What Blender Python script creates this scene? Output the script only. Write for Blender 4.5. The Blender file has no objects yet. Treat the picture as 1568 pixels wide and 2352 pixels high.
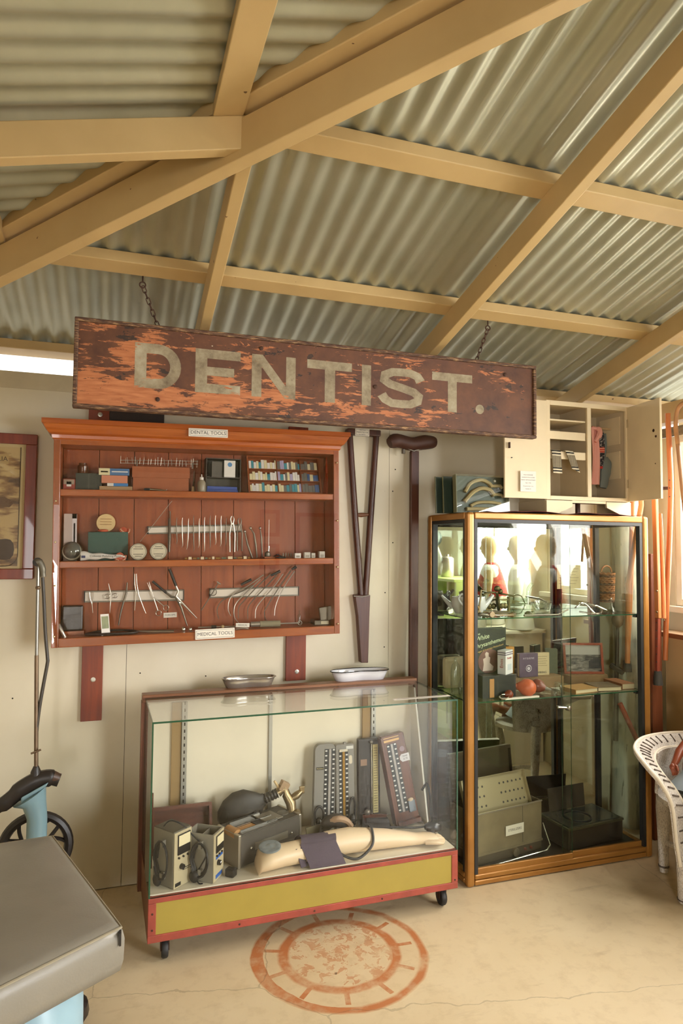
import bpy, bmesh, math, random
from mathutils import Vector as V, Matrix, Euler
random.seed(7)
S = bpy.context.scene
COL = S.collection

# ------------------------------------------------------------------ camera, world, lights, exposure
CF, CYAW, CPITCH, CROLL = 1552.7, .3228, .0501, .0086
CPOS = V((0, -3.3987, 1.6))
_F = V((math.sin(CYAW)*math.cos(CPITCH), math.cos(CYAW)*math.cos(CPITCH), math.sin(CPITCH)))
_R0 = V((math.cos(CYAW), -math.sin(CYAW), 0)); _U0 = _R0.cross(_F)
_R = _R0*math.cos(CROLL)+_U0*math.sin(CROLL); _U = -_R0*math.sin(CROLL)+_U0*math.cos(CROLL)
cam_data = bpy.data.cameras.new('camera'); cam = bpy.data.objects.new('camera', cam_data); COL.objects.link(cam)
cam_data.sensor_fit = 'HORIZONTAL'; cam_data.sensor_width = 36; cam_data.lens = CF/1568*36
cam_data.clip_start = .05; cam_data.clip_end = 200
_m = Matrix((( _R.x,_U.x,-_F.x,CPOS.x),(_R.y,_U.y,-_F.y,CPOS.y),(_R.z,_U.z,-_F.z,CPOS.z),(0,0,0,1)))
cam.matrix_world = _m
S.camera = cam
S.view_settings.view_transform = 'Standard'; S.view_settings.look = 'None'
S.view_settings.gamma = 1; S.view_settings.use_curve_mapping = False
S.view_settings.exposure = 0.31
S.cycles.use_denoising = True
S.cycles.max_bounces = 8; S.cycles.transparent_max_bounces = 20; S.cycles.diffuse_bounces = 4; S.cycles.glossy_bounces = 4
S.cycles.use_adaptive_sampling = True; S.cycles.adaptive_threshold = .08; S.cycles.adaptive_min_samples = 10; S.cycles.caustics_reflective = False; S.cycles.caustics_refractive = False
S.cycles.sample_clamp_indirect = 6

W = bpy.data.worlds.new('world'); S.world = W; W.use_nodes = True
W.node_tree.nodes['Background'].inputs[0].default_value = (1, .97, .92, 1)
W.node_tree.nodes['Background'].inputs[1].default_value = 1.8
def area(name, loc, size, rot, power, col):
    l = bpy.data.lights.new(name, 'AREA'); l.shape = 'RECTANGLE'; l.size, l.size_y = size; l.energy = power; l.color = col
    o = bpy.data.objects.new(name, l); COL.objects.link(o); o.location = loc; o.rotation_euler = rot
    return o
# daylight entering by the wide doorway and the two windows of the right wall (X = 3.1)
PI = math.pi
def tilt(d): return (PI/2-math.radians(d), 0, PI/2)
area('doorway_daylight', (4.20, -5.65, 1.62), (2.0, 2.3), V((-.46, .84, -.30)).to_track_quat('-Z', 'Z').to_euler(), 84, (.93, .96, 1)).data.spread = math.radians(92)
area('front_doorway_daylight', (-1.0, -6.45, 1.2), (.7, 1.9), V((.64, .78, -.06)).to_track_quat('-Z', 'Z').to_euler(), 74, (1, .98, .95)).data.spread = math.radians(84)
area('window_daylight', (3.16, -.72, 1.80), (.86, .85), tilt(30), 24, (1, .94, .84)).data.spread = math.radians(150)
area('window_daylight.001', (3.16, -1.95, 1.72), (1.0, 1.0), tilt(32), 44, (1, .95, .87)).data.spread = math.radians(150)

# ------------------------------------------------------------------ helpers
def ray(px, py): return _R*((px-784)/CF) - _U*((py-1176)/CF) + _F
def at(px, py, Y=None, X=None, Z=None, P=None, N=None):
    """point of the place seen at a photograph pixel, on a known plane of the room"""
    d = ray(px, py)
    if Y is not None: return CPOS + d*((Y-CPOS.y)/d.y)
    if X is not None: return CPOS + d*((X-CPOS.x)/d.x)
    if Z is not None: return CPOS + d*((Z-CPOS.z)/d.z)
    return CPOS + d*((V(P)-CPOS).dot(V(N))/d.dot(V(N)))
def lin(c):
    c = c/255.
    return c/12.92 if c <= .04045 else ((c+.055)/1.055)**2.4
def rgb(c): return (lin(c[0]), lin(c[1]), lin(c[2]), 1)

class NT:
    def __init__(s, name):
        s.m = bpy.data.materials.new(name); s.m.use_nodes = True; s.t = s.m.node_tree
        s.b = s.t.nodes['Principled BSDF']; s.out = s.t.nodes['Material Output']; s._tc = None
    def n(s, typ, **kw):
        nd = s.t.nodes.new(typ)
        for k, v in kw.items():
            if k.startswith('i_'): nd.inputs[int(k[2:]) if k[2:].isdigit() else k[2:].replace('_', ' ')].default_value = v
            else: setattr(nd, k, v)
        return nd
    def l(s, a, b): s.t.links.new(a, b)
    def tc(s, kind='Object', scale=(1,1,1), rot=(0,0,0), loc=(0,0,0)):
        if s._tc is None: s._tc = s.n('ShaderNodeTexCoord')
        mp = s.n('ShaderNodeMapping'); mp.inputs['Scale'].default_value = scale; mp.inputs['Rotation'].default_value = rot; mp.inputs['Location'].default_value = loc
        s.l(s._tc.outputs[kind], mp.inputs[0]); return mp.outputs[0]
    def noise(s, vec, scale, detail=4, rough=.55, dist=0):
        nd = s.n('ShaderNodeTexNoise'); nd.inputs['Scale'].default_value = scale; nd.inputs['Detail'].default_value = detail
        nd.inputs['Roughness'].default_value = rough; nd.inputs['Distortion'].default_value = dist
        s.l(vec, nd.inputs['Vector']); return nd.outputs['Fac']
    def ramp(s, fac, stops, interp='LINEAR'):
        nd = s.n('ShaderNodeValToRGB'); nd.color_ramp.interpolation = interp
        e = nd.color_ramp.elements
        while len(e) < len(stops): e.new(.5)
        for i, (p, c) in enumerate(stops):
            e[i].position = p; e[i].color = c if len(c) == 4 else (*c, 1)
        s.l(fac, nd.inputs[0]); return nd.outputs[0]
    def mix(s, fac, a, b, mode='MIX'):
        nd = s.n('ShaderNodeMix', data_type='RGBA', blend_type=mode)
        for sock, v in ((nd.inputs['Factor'], fac), (nd.inputs['A'], a), (nd.inputs['B'], b)):
            if hasattr(v, 'links') or isinstance(v, bpy.types.NodeSocket): s.l(v, sock)
            else: sock.default_value = v
        return nd.outputs['Result']
    def math(s, op, a, b=None, c=None):
        nd = s.n('ShaderNodeMath', operation=op)
        for i, v in enumerate((a, b, c)):
            if v is None: continue
            if isinstance(v, bpy.types.NodeSocket): s.l(v, nd.inputs[i])
            else: nd.inputs[i].default_value = v
        return nd.outputs[0]
    def bump(s, h, strength=.3, dist=.002):
        nd = s.n('ShaderNodeBump'); nd.inputs['Strength'].default_value = strength; nd.inputs['Distance'].default_value = dist
        s.l(h, nd.inputs['Height']); s.l(nd.outputs[0], s.b.inputs['Normal'])
    def base(s, v):
        if isinstance(v, bpy.types.NodeSocket): s.l(v, s.b.inputs['Base Color'])
        else: s.b.inputs['Base Color'].default_value = v

MATS = {}
def mat(name, col, rough=.5, metal=0, var=0., vs=8, bump=0, bs=60, stretch=(1,1,1), spec=.5, coat=0):
    """plain coloured material with some mottling; colours are sRGB 0-255"""
    if name in MATS: return MATS[name]
    t = NT(name); t.b.inputs['Roughness'].default_value = rough; t.b.inputs['Metallic'].default_value = metal
    t.b.inputs['Specular IOR Level'].default_value = spec; t.b.inputs['Coat Weight'].default_value = coat
    c = rgb(col)
    if var:
        f = t.noise(t.tc(scale=stretch), vs, 5)
        d = tuple(x*(1-var) for x in c[:3])+(1,); u = tuple(min(1, x*(1+var)) for x in c[:3])+(1,)
        t.base(t.ramp(f, [(.3, d), (.7, u)]))
    else: t.base(c)
    if bump: t.bump(t.noise(t.tc(scale=stretch), bs, 4), bump)
    MATS[name] = t.m; return t.m
def wood(name, dark, light, rough=.4, axis=0, scale=1., coat=0., bump=.1):
    """sawn or varnished wood, grain along the given axis"""
    if name in MATS: return MATS[name]
    t = NT(name); st = [14*scale]*3; st[axis] = .9*scale
    f = t.noise(t.tc(scale=st), 3, 6, .6, .6)
    g = t.noise(t.tc(scale=(2, 2, 2)), 1.5, 2)
    c = t.ramp(f, [(.3, rgb(dark)), (.68, rgb(light))])
    c = t.mix(t.math('MULTIPLY', g, .35), c, rgb(dark))
    t.base(c); t.b.inputs['Roughness'].default_value = rough; t.b.inputs['Coat Weight'].default_value = coat
    if bump: t.bump(f, bump)
    MATS[name] = t.m; return t.m
def glass_mat(name, tint=(.97,.985,.97), refl=.04, rough=0., add=0.):
    """thin clear sheet: transparent with a Schlick reflection"""
    if name in MATS: return MATS[name]
    t = NT(name); t.t.nodes.remove(t.b)
    lw = t.n('ShaderNodeLayerWeight'); lw.inputs[0].default_value = .5
    f = t.math('MULTIPLY_ADD', t.math('POWER', lw.outputs['Facing'], 5.), 1-refl, refl)
    tr = t.n('ShaderNodeBsdfTransparent'); tr.inputs[0].default_value = (*tint, 1)
    gl = t.n('ShaderNodeBsdfGlossy'); gl.inputs['Roughness'].default_value = rough
    mx = t.n('ShaderNodeMixShader'); t.l(f, mx.inputs[0]); t.l(tr.outputs[0], mx.inputs[1]); t.l(gl.outputs[0], mx.inputs[2])
    t.l(mx.outputs[0], t.out.inputs[0]); MATS[name] = t.m; return t.m

class B:
    """collects shapes in world coordinates; M is applied to what is added"""
    def __init__(s, M=None): s.v = []; s.f = []; s.mi = []; s.M = M or Matrix(); s.cur = 0
    def add(s, vs, fs):
        o = len(s.v); s.v += [s.M @ V(p) for p in vs]
        for f in fs: s.f.append([i+o for i in f]); s.mi.append(s.cur)
        return s
    def box(s, x0, x1, y0, y1, z0, z1):
        return s.add([(x0,y0,z0),(x1,y0,z0),(x1,y1,z0),(x0,y1,z0),(x0,y0,z1),(x1,y0,z1),(x1,y1,z1),(x0,y1,z1)],
            [(0,3,2,1),(4,5,6,7),(0,1,5,4),(1,2,6,5),(2,3,7,6),(3,0,4,7)])
    def cbox(s, c, sz): return s.box(c[0]-sz[0]/2, c[0]+sz[0]/2, c[1]-sz[1]/2, c[1]+sz[1]/2, c[2]-sz[2]/2, c[2]+sz[2]/2)
    def hexa(s, p8): return s.add(p8, [(0,3,2,1),(4,5,6,7),(0,1,5,4),(1,2,6,5),(2,3,7,6),(3,0,4,7)])
    def bar(s, p, q, w, h, up=(0,0,1)):
        """rectangular bar from p to q, w across, h along up"""
        p, q = V(p), V(q); d = (q-p).normalized(); sd = d.cross(V(up)).normalized(); u = sd.cross(d)
        a = [p-sd*w/2-u*h/2, p+sd*w/2-u*h/2, q+sd*w/2-u*h/2, q-sd*w/2-u*h/2]
        return s.hexa(a+[x+u*h for x in a])
    def rings(s, rings, caps=True, closed=False):
        n = len(rings[0]); vs = [p for r in rings for p in r]; fs = []
        m = len(rings)
        for i in range(m if closed else m-1):
            j = (i+1) % m
            for k in range(n): fs.append((i*n+k, i*n+(k+1)%n, j*n+(k+1)%n, j*n+k))
        if caps and not closed: fs += [tuple(range(n-1,-1,-1)), tuple((m-1)*n+k for k in range(n))]
        return s.add(vs, fs)
    def tube(s, pts, r, n=8, closed=False, flat=1., up=None, ell=None):
        pts = [V(p) for p in pts]; m = len(pts); rr = r if isinstance(r, (list, tuple)) else [r]*m
        T = []
        for i in range(m):
            a = pts[(i-1) % m if closed else max(i-1, 0)]; b = pts[(i+1) % m if closed else min(i+1, m-1)]
            t = b-a; T.append(t.normalized() if t.length > 1e-9 else V((0,0,1)))
        u = V(up) if up else (V((0,0,1)) if abs(T[0].z) < .9 else V((0,1,0)))
        rs = []
        for i in range(m):
            u = (u - T[i]*u.dot(T[i])); u = u.normalized() if u.length > 1e-6 else T[i].orthogonal().normalized()
            w = T[i].cross(u); e = flat
            rs.append([pts[i] + u*(rr[i]*e*math.cos(2*PI*k/n)) + w*(rr[i]*math.sin(2*PI*k/n)) for k in range(n)])
        return s.rings(rs, closed=closed)
    def cyl(s, p, q, r, r2=None, n=12): return s.tube([p, q], [r, r if r2 is None else r2], n)
    def lathe(s, prof, n=20, c=(0,0,0), axis=(0,0,1), scale=(1,1), xdir=None):
        """profile of (radius, height) round an axis through c"""
        a = V(axis).normalized(); x = V(xdir).normalized() if xdir else a.orthogonal().normalized(); y = a.cross(x); c = V(c)
        return s.rings([[c + a*h + x*(r*scale[0]*math.cos(2*PI*k/n)) + y*(r*scale[1]*math.sin(2*PI*k/n)) for k in range(n)] for r, h in prof])
    def ball(s, c, r, n=14, m=8, axis=(0,0,1)):
        rx, ry, rz = r if isinstance(r, (list, tuple)) else (r, r, r); c = V(c); vs = []; rs = []
        for i in range(m+1):
            ph = PI*(i/m) ; ph = min(max(ph, .06), PI-.06)
            rs.append([c + V((rx*math.sin(ph)*math.cos(2*PI*k/n), ry*math.sin(ph)*math.sin(2*PI*k/n), -rz*math.cos(ph))) for k in range(n)])
        return s.rings(rs)
    def prism(s, out, o, ux, uy, dep):
        """outline of 2D points on the plane o,ux,uy pushed along dep"""
        o, ux, uy, dep = V(o), V(ux), V(uy), V(dep); n = len(out)
        a = [o+ux*p[0]+uy*p[1] for p in out]
        if ux.cross(uy).dot(dep) < 0: a.reverse()
        return s.add(a+[p+dep for p in a], [tuple(range(n-1,-1,-1)), tuple(range(n,2*n))]+[(k,(k+1)%n,n+(k+1)%n,n+k) for k in range(n)])
    def grid(s, P, nu, nv, thick=None, closed_u=False):
        """surface P(u,v); with thick (vector function or number along normal approx) it becomes a slab"""
        vs = [V(P(i/(nu), j/(nv))) for j in range(nv+1) for i in range(nu+1)]; k = nu+1
        fs = [(j*k+i, j*k+i+1, (j+1)*k+i+1, (j+1)*k+i) for j in range(nv) for i in range(nu)]
        if thick is None: return s.add(vs, fs)
        nrm = [V() for _ in vs]
        for f in fs:
            nn = (vs[f[1]]-vs[f[0]]).cross(vs[f[3]]-vs[f[0]])
            for q in f: nrm[q] += nn
        o = len(vs); vs2 = [p - (nn.normalized() if nn.length > 0 else V((0,0,1)))*thick for p, nn in zip(vs, nrm)]
        fs2 = [tuple(x+o for x in reversed(f)) for f in fs]; rim = []
        edge = [i for i in range(k)]+[j*k+nu for j in range(1, nv+1)]+[nv*k+i for i in range(nu-1, -1, -1)]+[j*k for j in range(nv-1, 0, -1)]
        for a, b in zip(edge, edge[1:]+edge[:1]): rim.append((b, a, a+o, b+o))
        return s.add(vs+vs2, fs+fs2+rim)

def wm(o):
    m = o.matrix_basis.copy()
    return wm(o.parent) @ m if o.parent else m
def _finish(me, b, mats, smooth, angle):
    for i, p in enumerate(me.polygons): p.material_index = b.mi[i]
    for m in (mats if isinstance(mats, (list, tuple)) else [mats]): me.materials.append(m)
    if smooth:
        for p in me.polygons: p.use_smooth = True
        me.set_sharp_from_angle(angle=math.radians(angle))
    me.update()
def _mesh(name, b, inv, mats, smooth, angle):
    me = bpy.data.meshes.new(name); me.from_pydata([tuple(inv @ p) for p in b.v], [], b.f); _finish(me, b, mats, smooth, angle); return me
def _mods(o, bevel, sub):
    if sub:
        m = o.modifiers.new('subdivision', 'SUBSURF'); m.levels = m.render_levels = sub
    if bevel:
        m = o.modifiers.new('bevel', 'BEVEL'); m.width = bevel; m.segments = 2; m.limit_method = 'ANGLE'; m.angle_limit = math.radians(40)
def part(name, b, mats, parent, smooth=False, bevel=0, angle=40, label=None, kind=None, sub=0):
    o = bpy.data.objects.new(name, _mesh(name, b, wm(parent).inverted(), mats, smooth, angle)); COL.objects.link(o); o.parent = parent
    if label: o['label'] = label
    if kind: o['kind'] = kind
    _mods(o, bevel, sub); return o
def tag(o, label=None, cat=None, group=None, kind=None):
    if label: o['label'] = label
    if cat: o['category'] = cat
    if group: o['group'] = group
    if kind: o['kind'] = kind
    return o
def one(name, b, mats, label=None, cat=None, group=None, smooth=False, bevel=0, angle=40, kind=None, loc=None, sub=0):
    """a thing that is a single mesh; origin at its base"""
    if loc is None:
        xs = [p.x for p in b.v]; ys = [p.y for p in b.v]; zs = [p.z for p in b.v]
        loc = V(((min(xs)+max(xs))/2, (min(ys)+max(ys))/2, min(zs)))
    o = bpy.data.objects.new(name, _mesh(name, b, Matrix.Translation(loc).inverted(), mats, smooth, angle)); COL.objects.link(o); o.location = loc
    _mods(o, bevel, sub); return tag(o, label, cat, group, kind)
def thing(name, label, cat, loc=(0,0,0), rot=(0,0,0), group=None, kind=None):
    o = bpy.data.objects.new(name, None); COL.objects.link(o); o.location = loc; o.rotation_euler = rot; o.empty_display_size = .1
    return tag(o, label, cat, group, kind)
def dup(root, loc, rot=None, label=None):
    r = root.copy(); COL.objects.link(r); r.location = loc
    if rot is not None: r.rotation_euler = rot
    if label: r['label'] = label
    for ch in list(root.children):
        c = ch.copy(); COL.objects.link(c); c.parent = r
        for g in ch.children:
            d = g.copy(); COL.objects.link(d); d.parent = c
    return r
def text(name, s, parent, M, size, mt, align='CENTER', extrude=.0003, sx=1., spacing=1., bold=0.):
    """flat lettering as a mesh; M maps the text plane (x right, y up, z out) to the world"""
    cu = bpy.data.curves.new(name, 'FONT'); cu.body = s; cu.size = size; cu.align_x = align; cu.align_y = 'CENTER'; cu.extrude = extrude
    cu.space_character = spacing; cu.offset = bold; cu.resolution_u = 3
    tmp = bpy.data.objects.new(name+'_tmp', cu); COL.objects.link(tmp)
    dg = bpy.context.evaluated_depsgraph_get(); dg.update()
    me = bpy.data.meshes.new_from_object(tmp.evaluated_get(dg))
    bpy.data.objects.remove(tmp); bpy.data.curves.remove(cu)
    me.transform(wm(parent).inverted() @ M @ Matrix.Diagonal((sx, 1, 1, 1)))
    me.materials.clear(); me.materials.append(mt); me.name = name
    o = bpy.data.objects.new(name, me); COL.objects.link(o); o.parent = parent
    return o
def frame_m(o, ux, uy):
    ux, uy = V(ux).normalized(), V(uy).normalized(); n = ux.cross(uy)
    return Matrix(((ux.x,uy.x,n.x,o[0]),(ux.y,uy.y,n.y,o[1]),(ux.z,uy.z,n.z,o[2]),(0,0,0,1)))
def arc(c, r, a0, a1, n, ux=(1,0,0), uy=(0,0,1)):
    c, ux, uy = V(c), V(ux), V(uy)
    return [c+ux*(r*math.cos(math.radians(a0+(a1-a0)*i/n)))+uy*(r*math.sin(math.radians(a0+(a1-a0)*i/n))) for i in range(n+1)]
def spline(pts, k=6):
    """Catmull-Rom through the points"""
    P = [V(p) for p in pts]; P = [2*P[0]-P[1]]+P+[2*P[-1]-P[-2]]; out = []
    for i in range(1, len(P)-2):
        for j in range(k):
            t = j/k; a, b, c, d = P[i-1], P[i], P[i+1], P[i+2]
            out.append(.5*((2*b)+(c-a)*t+(2*a-5*b+4*c-d)*t*t+(-a+3*b-3*c+d)*t**3))
    out.append(P[-2]); return out
def Rz(a): return Matrix.Rotation(a, 4, 'Z')
def Ry(a): return Matrix.Rotation(a, 4, 'Y')
def Rx(a): return Matrix.Rotation(a, 4, 'X')
def T(*p): return Matrix.Translation(V(p) if len(p) == 3 else V(p[0]))

# ------------------------------------------------------------------ materials of the setting
# cream painted concrete floor with the rust print of a wheel
t = NT('floor_paint')
n1 = t.noise(t.tc(), 1.3, 5); n2 = t.noise(t.tc(), 14, 6, .65)
base = t.ramp(n1, [(.3, rgb((206,184,146))), (.7, rgb((222,203,168)))])
base = t.mix(t.ramp(n2, [(.5, (0,0,0)), (.75, (.35,.35,.35))]), base, rgb((168,142,106)))
sep = t.n('ShaderNodeSeparateXYZ'); t.l(t.tc(loc=(-.877, .80, 0)), sep.inputs[0])
X, Yc = sep.outputs[0], sep.outputs[1]
wob = t.math('MULTIPLY_ADD', t.noise(t.tc(), 9, 3), .02, -.01)
rad = t.math('ADD', t.math('SQRT', t.math('ADD', t.math('MULTIPLY', X, X), t.math('MULTIPLY', Yc, Yc))), wob)
def band(r0, w, soft=.006):
    d = t.math('ABSOLUTE', t.math('SUBTRACT', rad, r0))
    return t.math('SUBTRACT', 1., t.math('SMOOTH_MIN', t.math('MAXIMUM', t.math('DIVIDE', t.math('SUBTRACT', d, w), soft), 0.), 1., .2))
ang = t.math('ARCTAN2', Yc, X)
leftw = t.math('MULTIPLY_ADD', t.math('MAXIMUM', t.math('MULTIPLY', X, -1.), 0.), .045, .0)
o1 = t.math('MAXIMUM', band(.330, .009, .012), t.math('LESS_THAN', t.math('ABSOLUTE', t.math('SUBTRACT', rad, .320)), t.math('MULTIPLY', leftw, 1.7)))
sp = t.math('MULTIPLY', t.math('ABSOLUTE', t.math('SINE', t.math('MULTIPLY_ADD', ang, 5.5, .4))), t.math('MULTIPLY', rad, .19))
spk = t.math('MULTIPLY', t.math('LESS_THAN', sp, .010), t.math('MULTIPLY', t.math('GREATER_THAN', rad, .225), t.math('LESS_THAN', rad, .30)))
disc = t.math('MULTIPLY', t.math('LESS_THAN', rad, .225), t.math('GREATER_THAN', t.noise(t.tc(), 19, 4, .7, .6), .53))
ring = t.math('MAXIMUM', t.math('MAXIMUM', o1, band(.222, .013, .012)), t.math('MAXIMUM', spk, t.math('MULTIPLY', disc, .62)))
brk = t.ramp(t.noise(t.tc(), 11, 5, .65), [(.30, (.3,.3,.3)), (.55, (1,1,1))])
ring = t.math('MULTIPLY', ring, brk)
halo = t.math('MULTIPLY', t.math('LESS_THAN', rad, .35), .16)
base = t.mix(halo, base, rgb((196,150,96)))
base = t.mix(t.math('MULTIPLY', ring, .9), base, rgb((184,106,56)))
# dirty streaks near the show-case and hairline cracks
st = t.noise(t.tc(scale=(1.2, 5, 1), rot=(0,0,.5)), 2.2, 5, .6)
base = t.mix(t.ramp(st, [(.62, (0,0,0)), (.80, (.45,.45,.45))]), base, rgb((128,92,60)))
vor = t.n('ShaderNodeTexVoronoi', feature='DISTANCE_TO_EDGE'); vor.inputs['Scale'].default_value = .55
wv = t.n('ShaderNodeVectorMath', operation='ADD'); wn = t.n('ShaderNodeTexNoise'); wn.inputs['Scale'].default_value = 4; wn.inputs['Detail'].default_value = 6
t.l(t.tc(), wn.inputs['Vector']); ws = t.n('ShaderNodeVectorMath', operation='SCALE'); ws.inputs['Scale'].default_value = .12; t.l(wn.outputs['Color'], ws.inputs[0])
t.l(t.tc(loc=(.35,.15,0)), wv.inputs[0]); t.l(ws.outputs[0], wv.inputs[1]); t.l(wv.outputs[0], vor.inputs['Vector'])
base = t.mix(t.math('MULTIPLY', t.math('LESS_THAN', vor.outputs['Distance'], .0011), .3), base, rgb((96,80,60)))
spd = t.noise(t.tc(loc=(3,1,0)), 7, 1)
base = t.mix(t.math('MULTIPLY', t.math('GREATER_THAN', spd, .80), .7), base, rgb((90,66,46)))
t.base(base); t.b.inputs['Roughness'].default_value = .42; t.bump(n2, .12); FLOOR = t.m

t = NT('wall_paint'); n1 = t.noise(t.tc(), 2.2, 5); n2 = t.noise(t.tc(), 90, 3)
t.base(t.ramp(n1, [(.3, rgb((210,198,170))), (.7, rgb((221,211,187)))])); t.b.inputs['Roughness'].default_value = .55; t.bump(n2, .06); WALL = t.m
t = NT('corrugated_steel'); n1 = t.noise(t.tc(scale=(1,1,1)), 3, 5); n2 = t.noise(t.tc(scale=(1,.2,1)), 22, 4)
t.base(t.mix(t.math('MULTIPLY', n2, .4), t.ramp(n1, [(.3, rgb((172,172,148))), (.7, rgb((192,190,166)))]), rgb((152,148,122))))
t.b.inputs['Metallic'].default_value = .5; t.b.inputs['Roughness'].default_value = .4; STEEL = t.m
t = NT('timber_paint'); n1 = t.noise(t.tc(), 3, 5); n2 = t.noise(t.tc(), 40, 5, .7)
c = t.ramp(n1, [(.3, rgb((184,154,102))), (.7, rgb((198,168,115)))])
c = t.mix(t.math('GREATER_THAN', t.noise(t.tc(loc=(5,5,5)), 30, 2), .77), c, rgb((110,82,48)))
t.base(c); t.b.inputs['Roughness'].default_value = .5; t.bump(n2, .12); TIMBER = t.m
wood('raw_board', (110,98,80), (150,136,112), .8, 0)
DARKGAP = mat('dark_gap', (46,40,32), .9)

# ------------------------------------------------------------------ floor and walls
XL, XR, YF = -1.1285, 3.10, -6.0
ZW, SL = 2.39, .2393
fl = one('floor', B().box(XL-.1, XR+.1, YF-.1, .1, -.1, 0), FLOOR, kind='structure', loc=V((0,0,0)))
wb = one('wall_back', B().box(XL-.1, XR+.1, .009, .06, 0, ZW-.09), DARKGAP, kind='structure', loc=V((0,0,0)))
for x0, x1 in ((XL, .0652), (.0672, 1.4080), (1.4100, 2.752), (2.754, XR)):
    part('panel', B().box(x0, x1, 0, .009, .004, ZW-.075), WALL, wb)
part('top_plate', B().box(XL, XR+.1, -.004, .075, ZW-.078, ZW), mat('plate_paint', (198,184,154), .6, var=.1, bump=.15), wb)
nails = []
for x, z in ((.10,2.05),(1.445,2.02),(1.385,1.9),(1.43,1.9),(1.388,1.62),(1.432,1.62),(1.388,1.35),(1.43,1.35),(1.385,1.06),(1.432,1.05),(.13,.985),(.44,.955),(.09,.63),(1.45,2.1),(-.42,.9)):
    part('nail_head', B().cyl((x,.002,z), (x,-.0015,z), .0035, n=8), DARKGAP if random.random() < .4 else WALL, wb)
wl = one('wall_left', B().box(XL-.1, XL, YF-.1, 0, 0, ZW), WALL, kind='structure', loc=V((XL,0,0)))
# right wall: two windows with sills, a wide doorway, gap of sky under the top plate
wr = thing('wall_right', None, None, (XR,0,0), kind='structure')
b = B()
for y0, y1, z0, z1 in ((-.27,.1,0,2.26),(-1.18,-.27,0,1.27),(-1.40,-1.18,0,2.26),(-2.5,-1.40,0,1.15),(-3.4,-2.5,0,2.26),(-3.4,-1.18,2.26,2.27),(-6.1,-5.5,0,2.26)):
    b.box(XR, XR+.1, y0, y1, z0, z1)
part('wall_lining', b, WALL, wr)
part('weathered_board', B().box(XR-.012, XR+.02, -3.4, 0, 2.265, 2.315), MATS['raw_board'], wr)
part('top_plate', B().box(XR-.03, XR+.06, -6, 0, 2.345, 2.46), TIMBER, wr)
FRAMEW = mat('window_white', (236,228,208), .45, var=.04)
for k, (y0, y1, z0, z1) in enumerate(((-1.18,-.27,1.27,2.26), (-2.5,-1.40,1.15,2.26))):
    w = thing('window_%d' % (k+1), None, None, (XR, (y0+y1)/2, z0), kind='structure')
    for q in ((y0,y0+.04,z0,z1), (y1-.04,y1,z0,z1), (y0+.04,y1-.04,z0,z0+.04), (y0+.04,y1-.04,z1-.04,z1), ((y0+y1)/2-.015,(y0+y1)/2+.015,z0+.04,z1-.04)):
        part('window_frame', B().box(XR+.005, XR+.06, *q), FRAMEW, w, bevel=.002)
    for q in ((y0+.04,(y0+y1)/2-.015), ((y0+y1)/2+.015,y1-.04)):
        part('pane', B().box(XR+.03, XR+.034, q[0], q[1], z0+.04, z1-.04), glass_mat('window_glass', (.99,.99,.98)), w)
    part('window_sill', B().box(XR-.05, XR+.03, y0-.04, y1+.04, z0-.035, z0), FRAMEW, w, bevel=.003)
wf = one('wall_front', B().box(-.66, XR+.1, YF-.1, YF, 0, ZW+.14).box(XL-.1, -1.08, YF-.1, YF, 0, ZW+.14).box(-1.08, -.66, YF-.1, YF, 2.08, ZW+.14), WALL, kind='structure', loc=V((0,YF,0)))

# ------------------------------------------------------------------ hipped roof: rafters, purlins, corrugated sheets
ceil = thing('ceiling', None, None, (0,0,ZW), kind='structure')
YR = YF/2                      # ridge line in plan
def zb(y): return ZW+SL*(-y)   # underside of the rafters of the back slope
RH, RW = .10, .043             # rafter depth and width
PH, PW = .042, .075            # purlin depth and width
for x in (.319, 1.397, 2.487, 3.57):
    y1 = max(-(x+RW/2-XL)+.02, YR)
    a, c = .16, y1
    b = B().hexa([(x,c,zb(c)),(x+RW,c,zb(c)),(x+RW,a,zb(a)),(x,a,zb(a)),(x,c,zb(c)+RH),(x+RW,c,zb(c)+RH),(x+RW,a,zb(a)+RH),(x,a,zb(a)+RH)])
    part('rafter', b, TIMBER, ceil, bevel=.003)
def zl(x): return ZW+SL*(x-XL)
for y in (-1.516, -2.60):      # jack rafters of the left slope
    x1 = min(-(y+RW/2)+XL-.02, 1.8); a = XL-.16
    b = B().hexa([(a,y,zl(a)),(x1,y,zl(x1)),(x1,y+RW,zl(x1)),(a,y+RW,zl(a)),(a,y,zl(a)+RH),(x1,y,zl(x1)+RH),(x1,y+RW,zl(x1)+RH),(a,y+RW,zl(a)+RH)])
    part('rafter', b, TIMBER, ceil, bevel=.003)
# hip rafter with the hip batten above it
hp = lambda d, o, z: V((XL+d+o*.7071, -d+o*.7071, ZW+SL*d+z))
hb = []
for z0, z1, w, nm, sh in ((-.035, .085, .05, 'hip_rafter', -.025), (.10, .148, .10, 'hip_batten', -.045)):
    ps = [hp(d, o+sh, z) for z in (z0, z1) for d, o in ((-.2,-w/2),(3.0,-w/2),(3.0,w/2),(-.2,w/2))]
    part(nm, B().hexa(ps), TIMBER, ceil, bevel=.003)
for y0 in (.055, -.675, -1.410, -2.145, -2.88):   # purlins of the back slope
    y1 = y0-PW; xa = XL-y0+.05 if y0 < 0 else XL-.2
    z = lambda y: zb(y)+RH
    part('purlin', B().hexa([(xa,y1,z(y1)),(4.2,y1,z(y1)),(4.2,y0,z(y0)),(xa,y0,z(y0)),(xa,y1,z(y1)+PH),(4.2,y1,z(y1)+PH),(4.2,y0,z(y0)+PH),(xa,y0,z(y0)+PH)]), TIMBER, ceil, bevel=.003)
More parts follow.
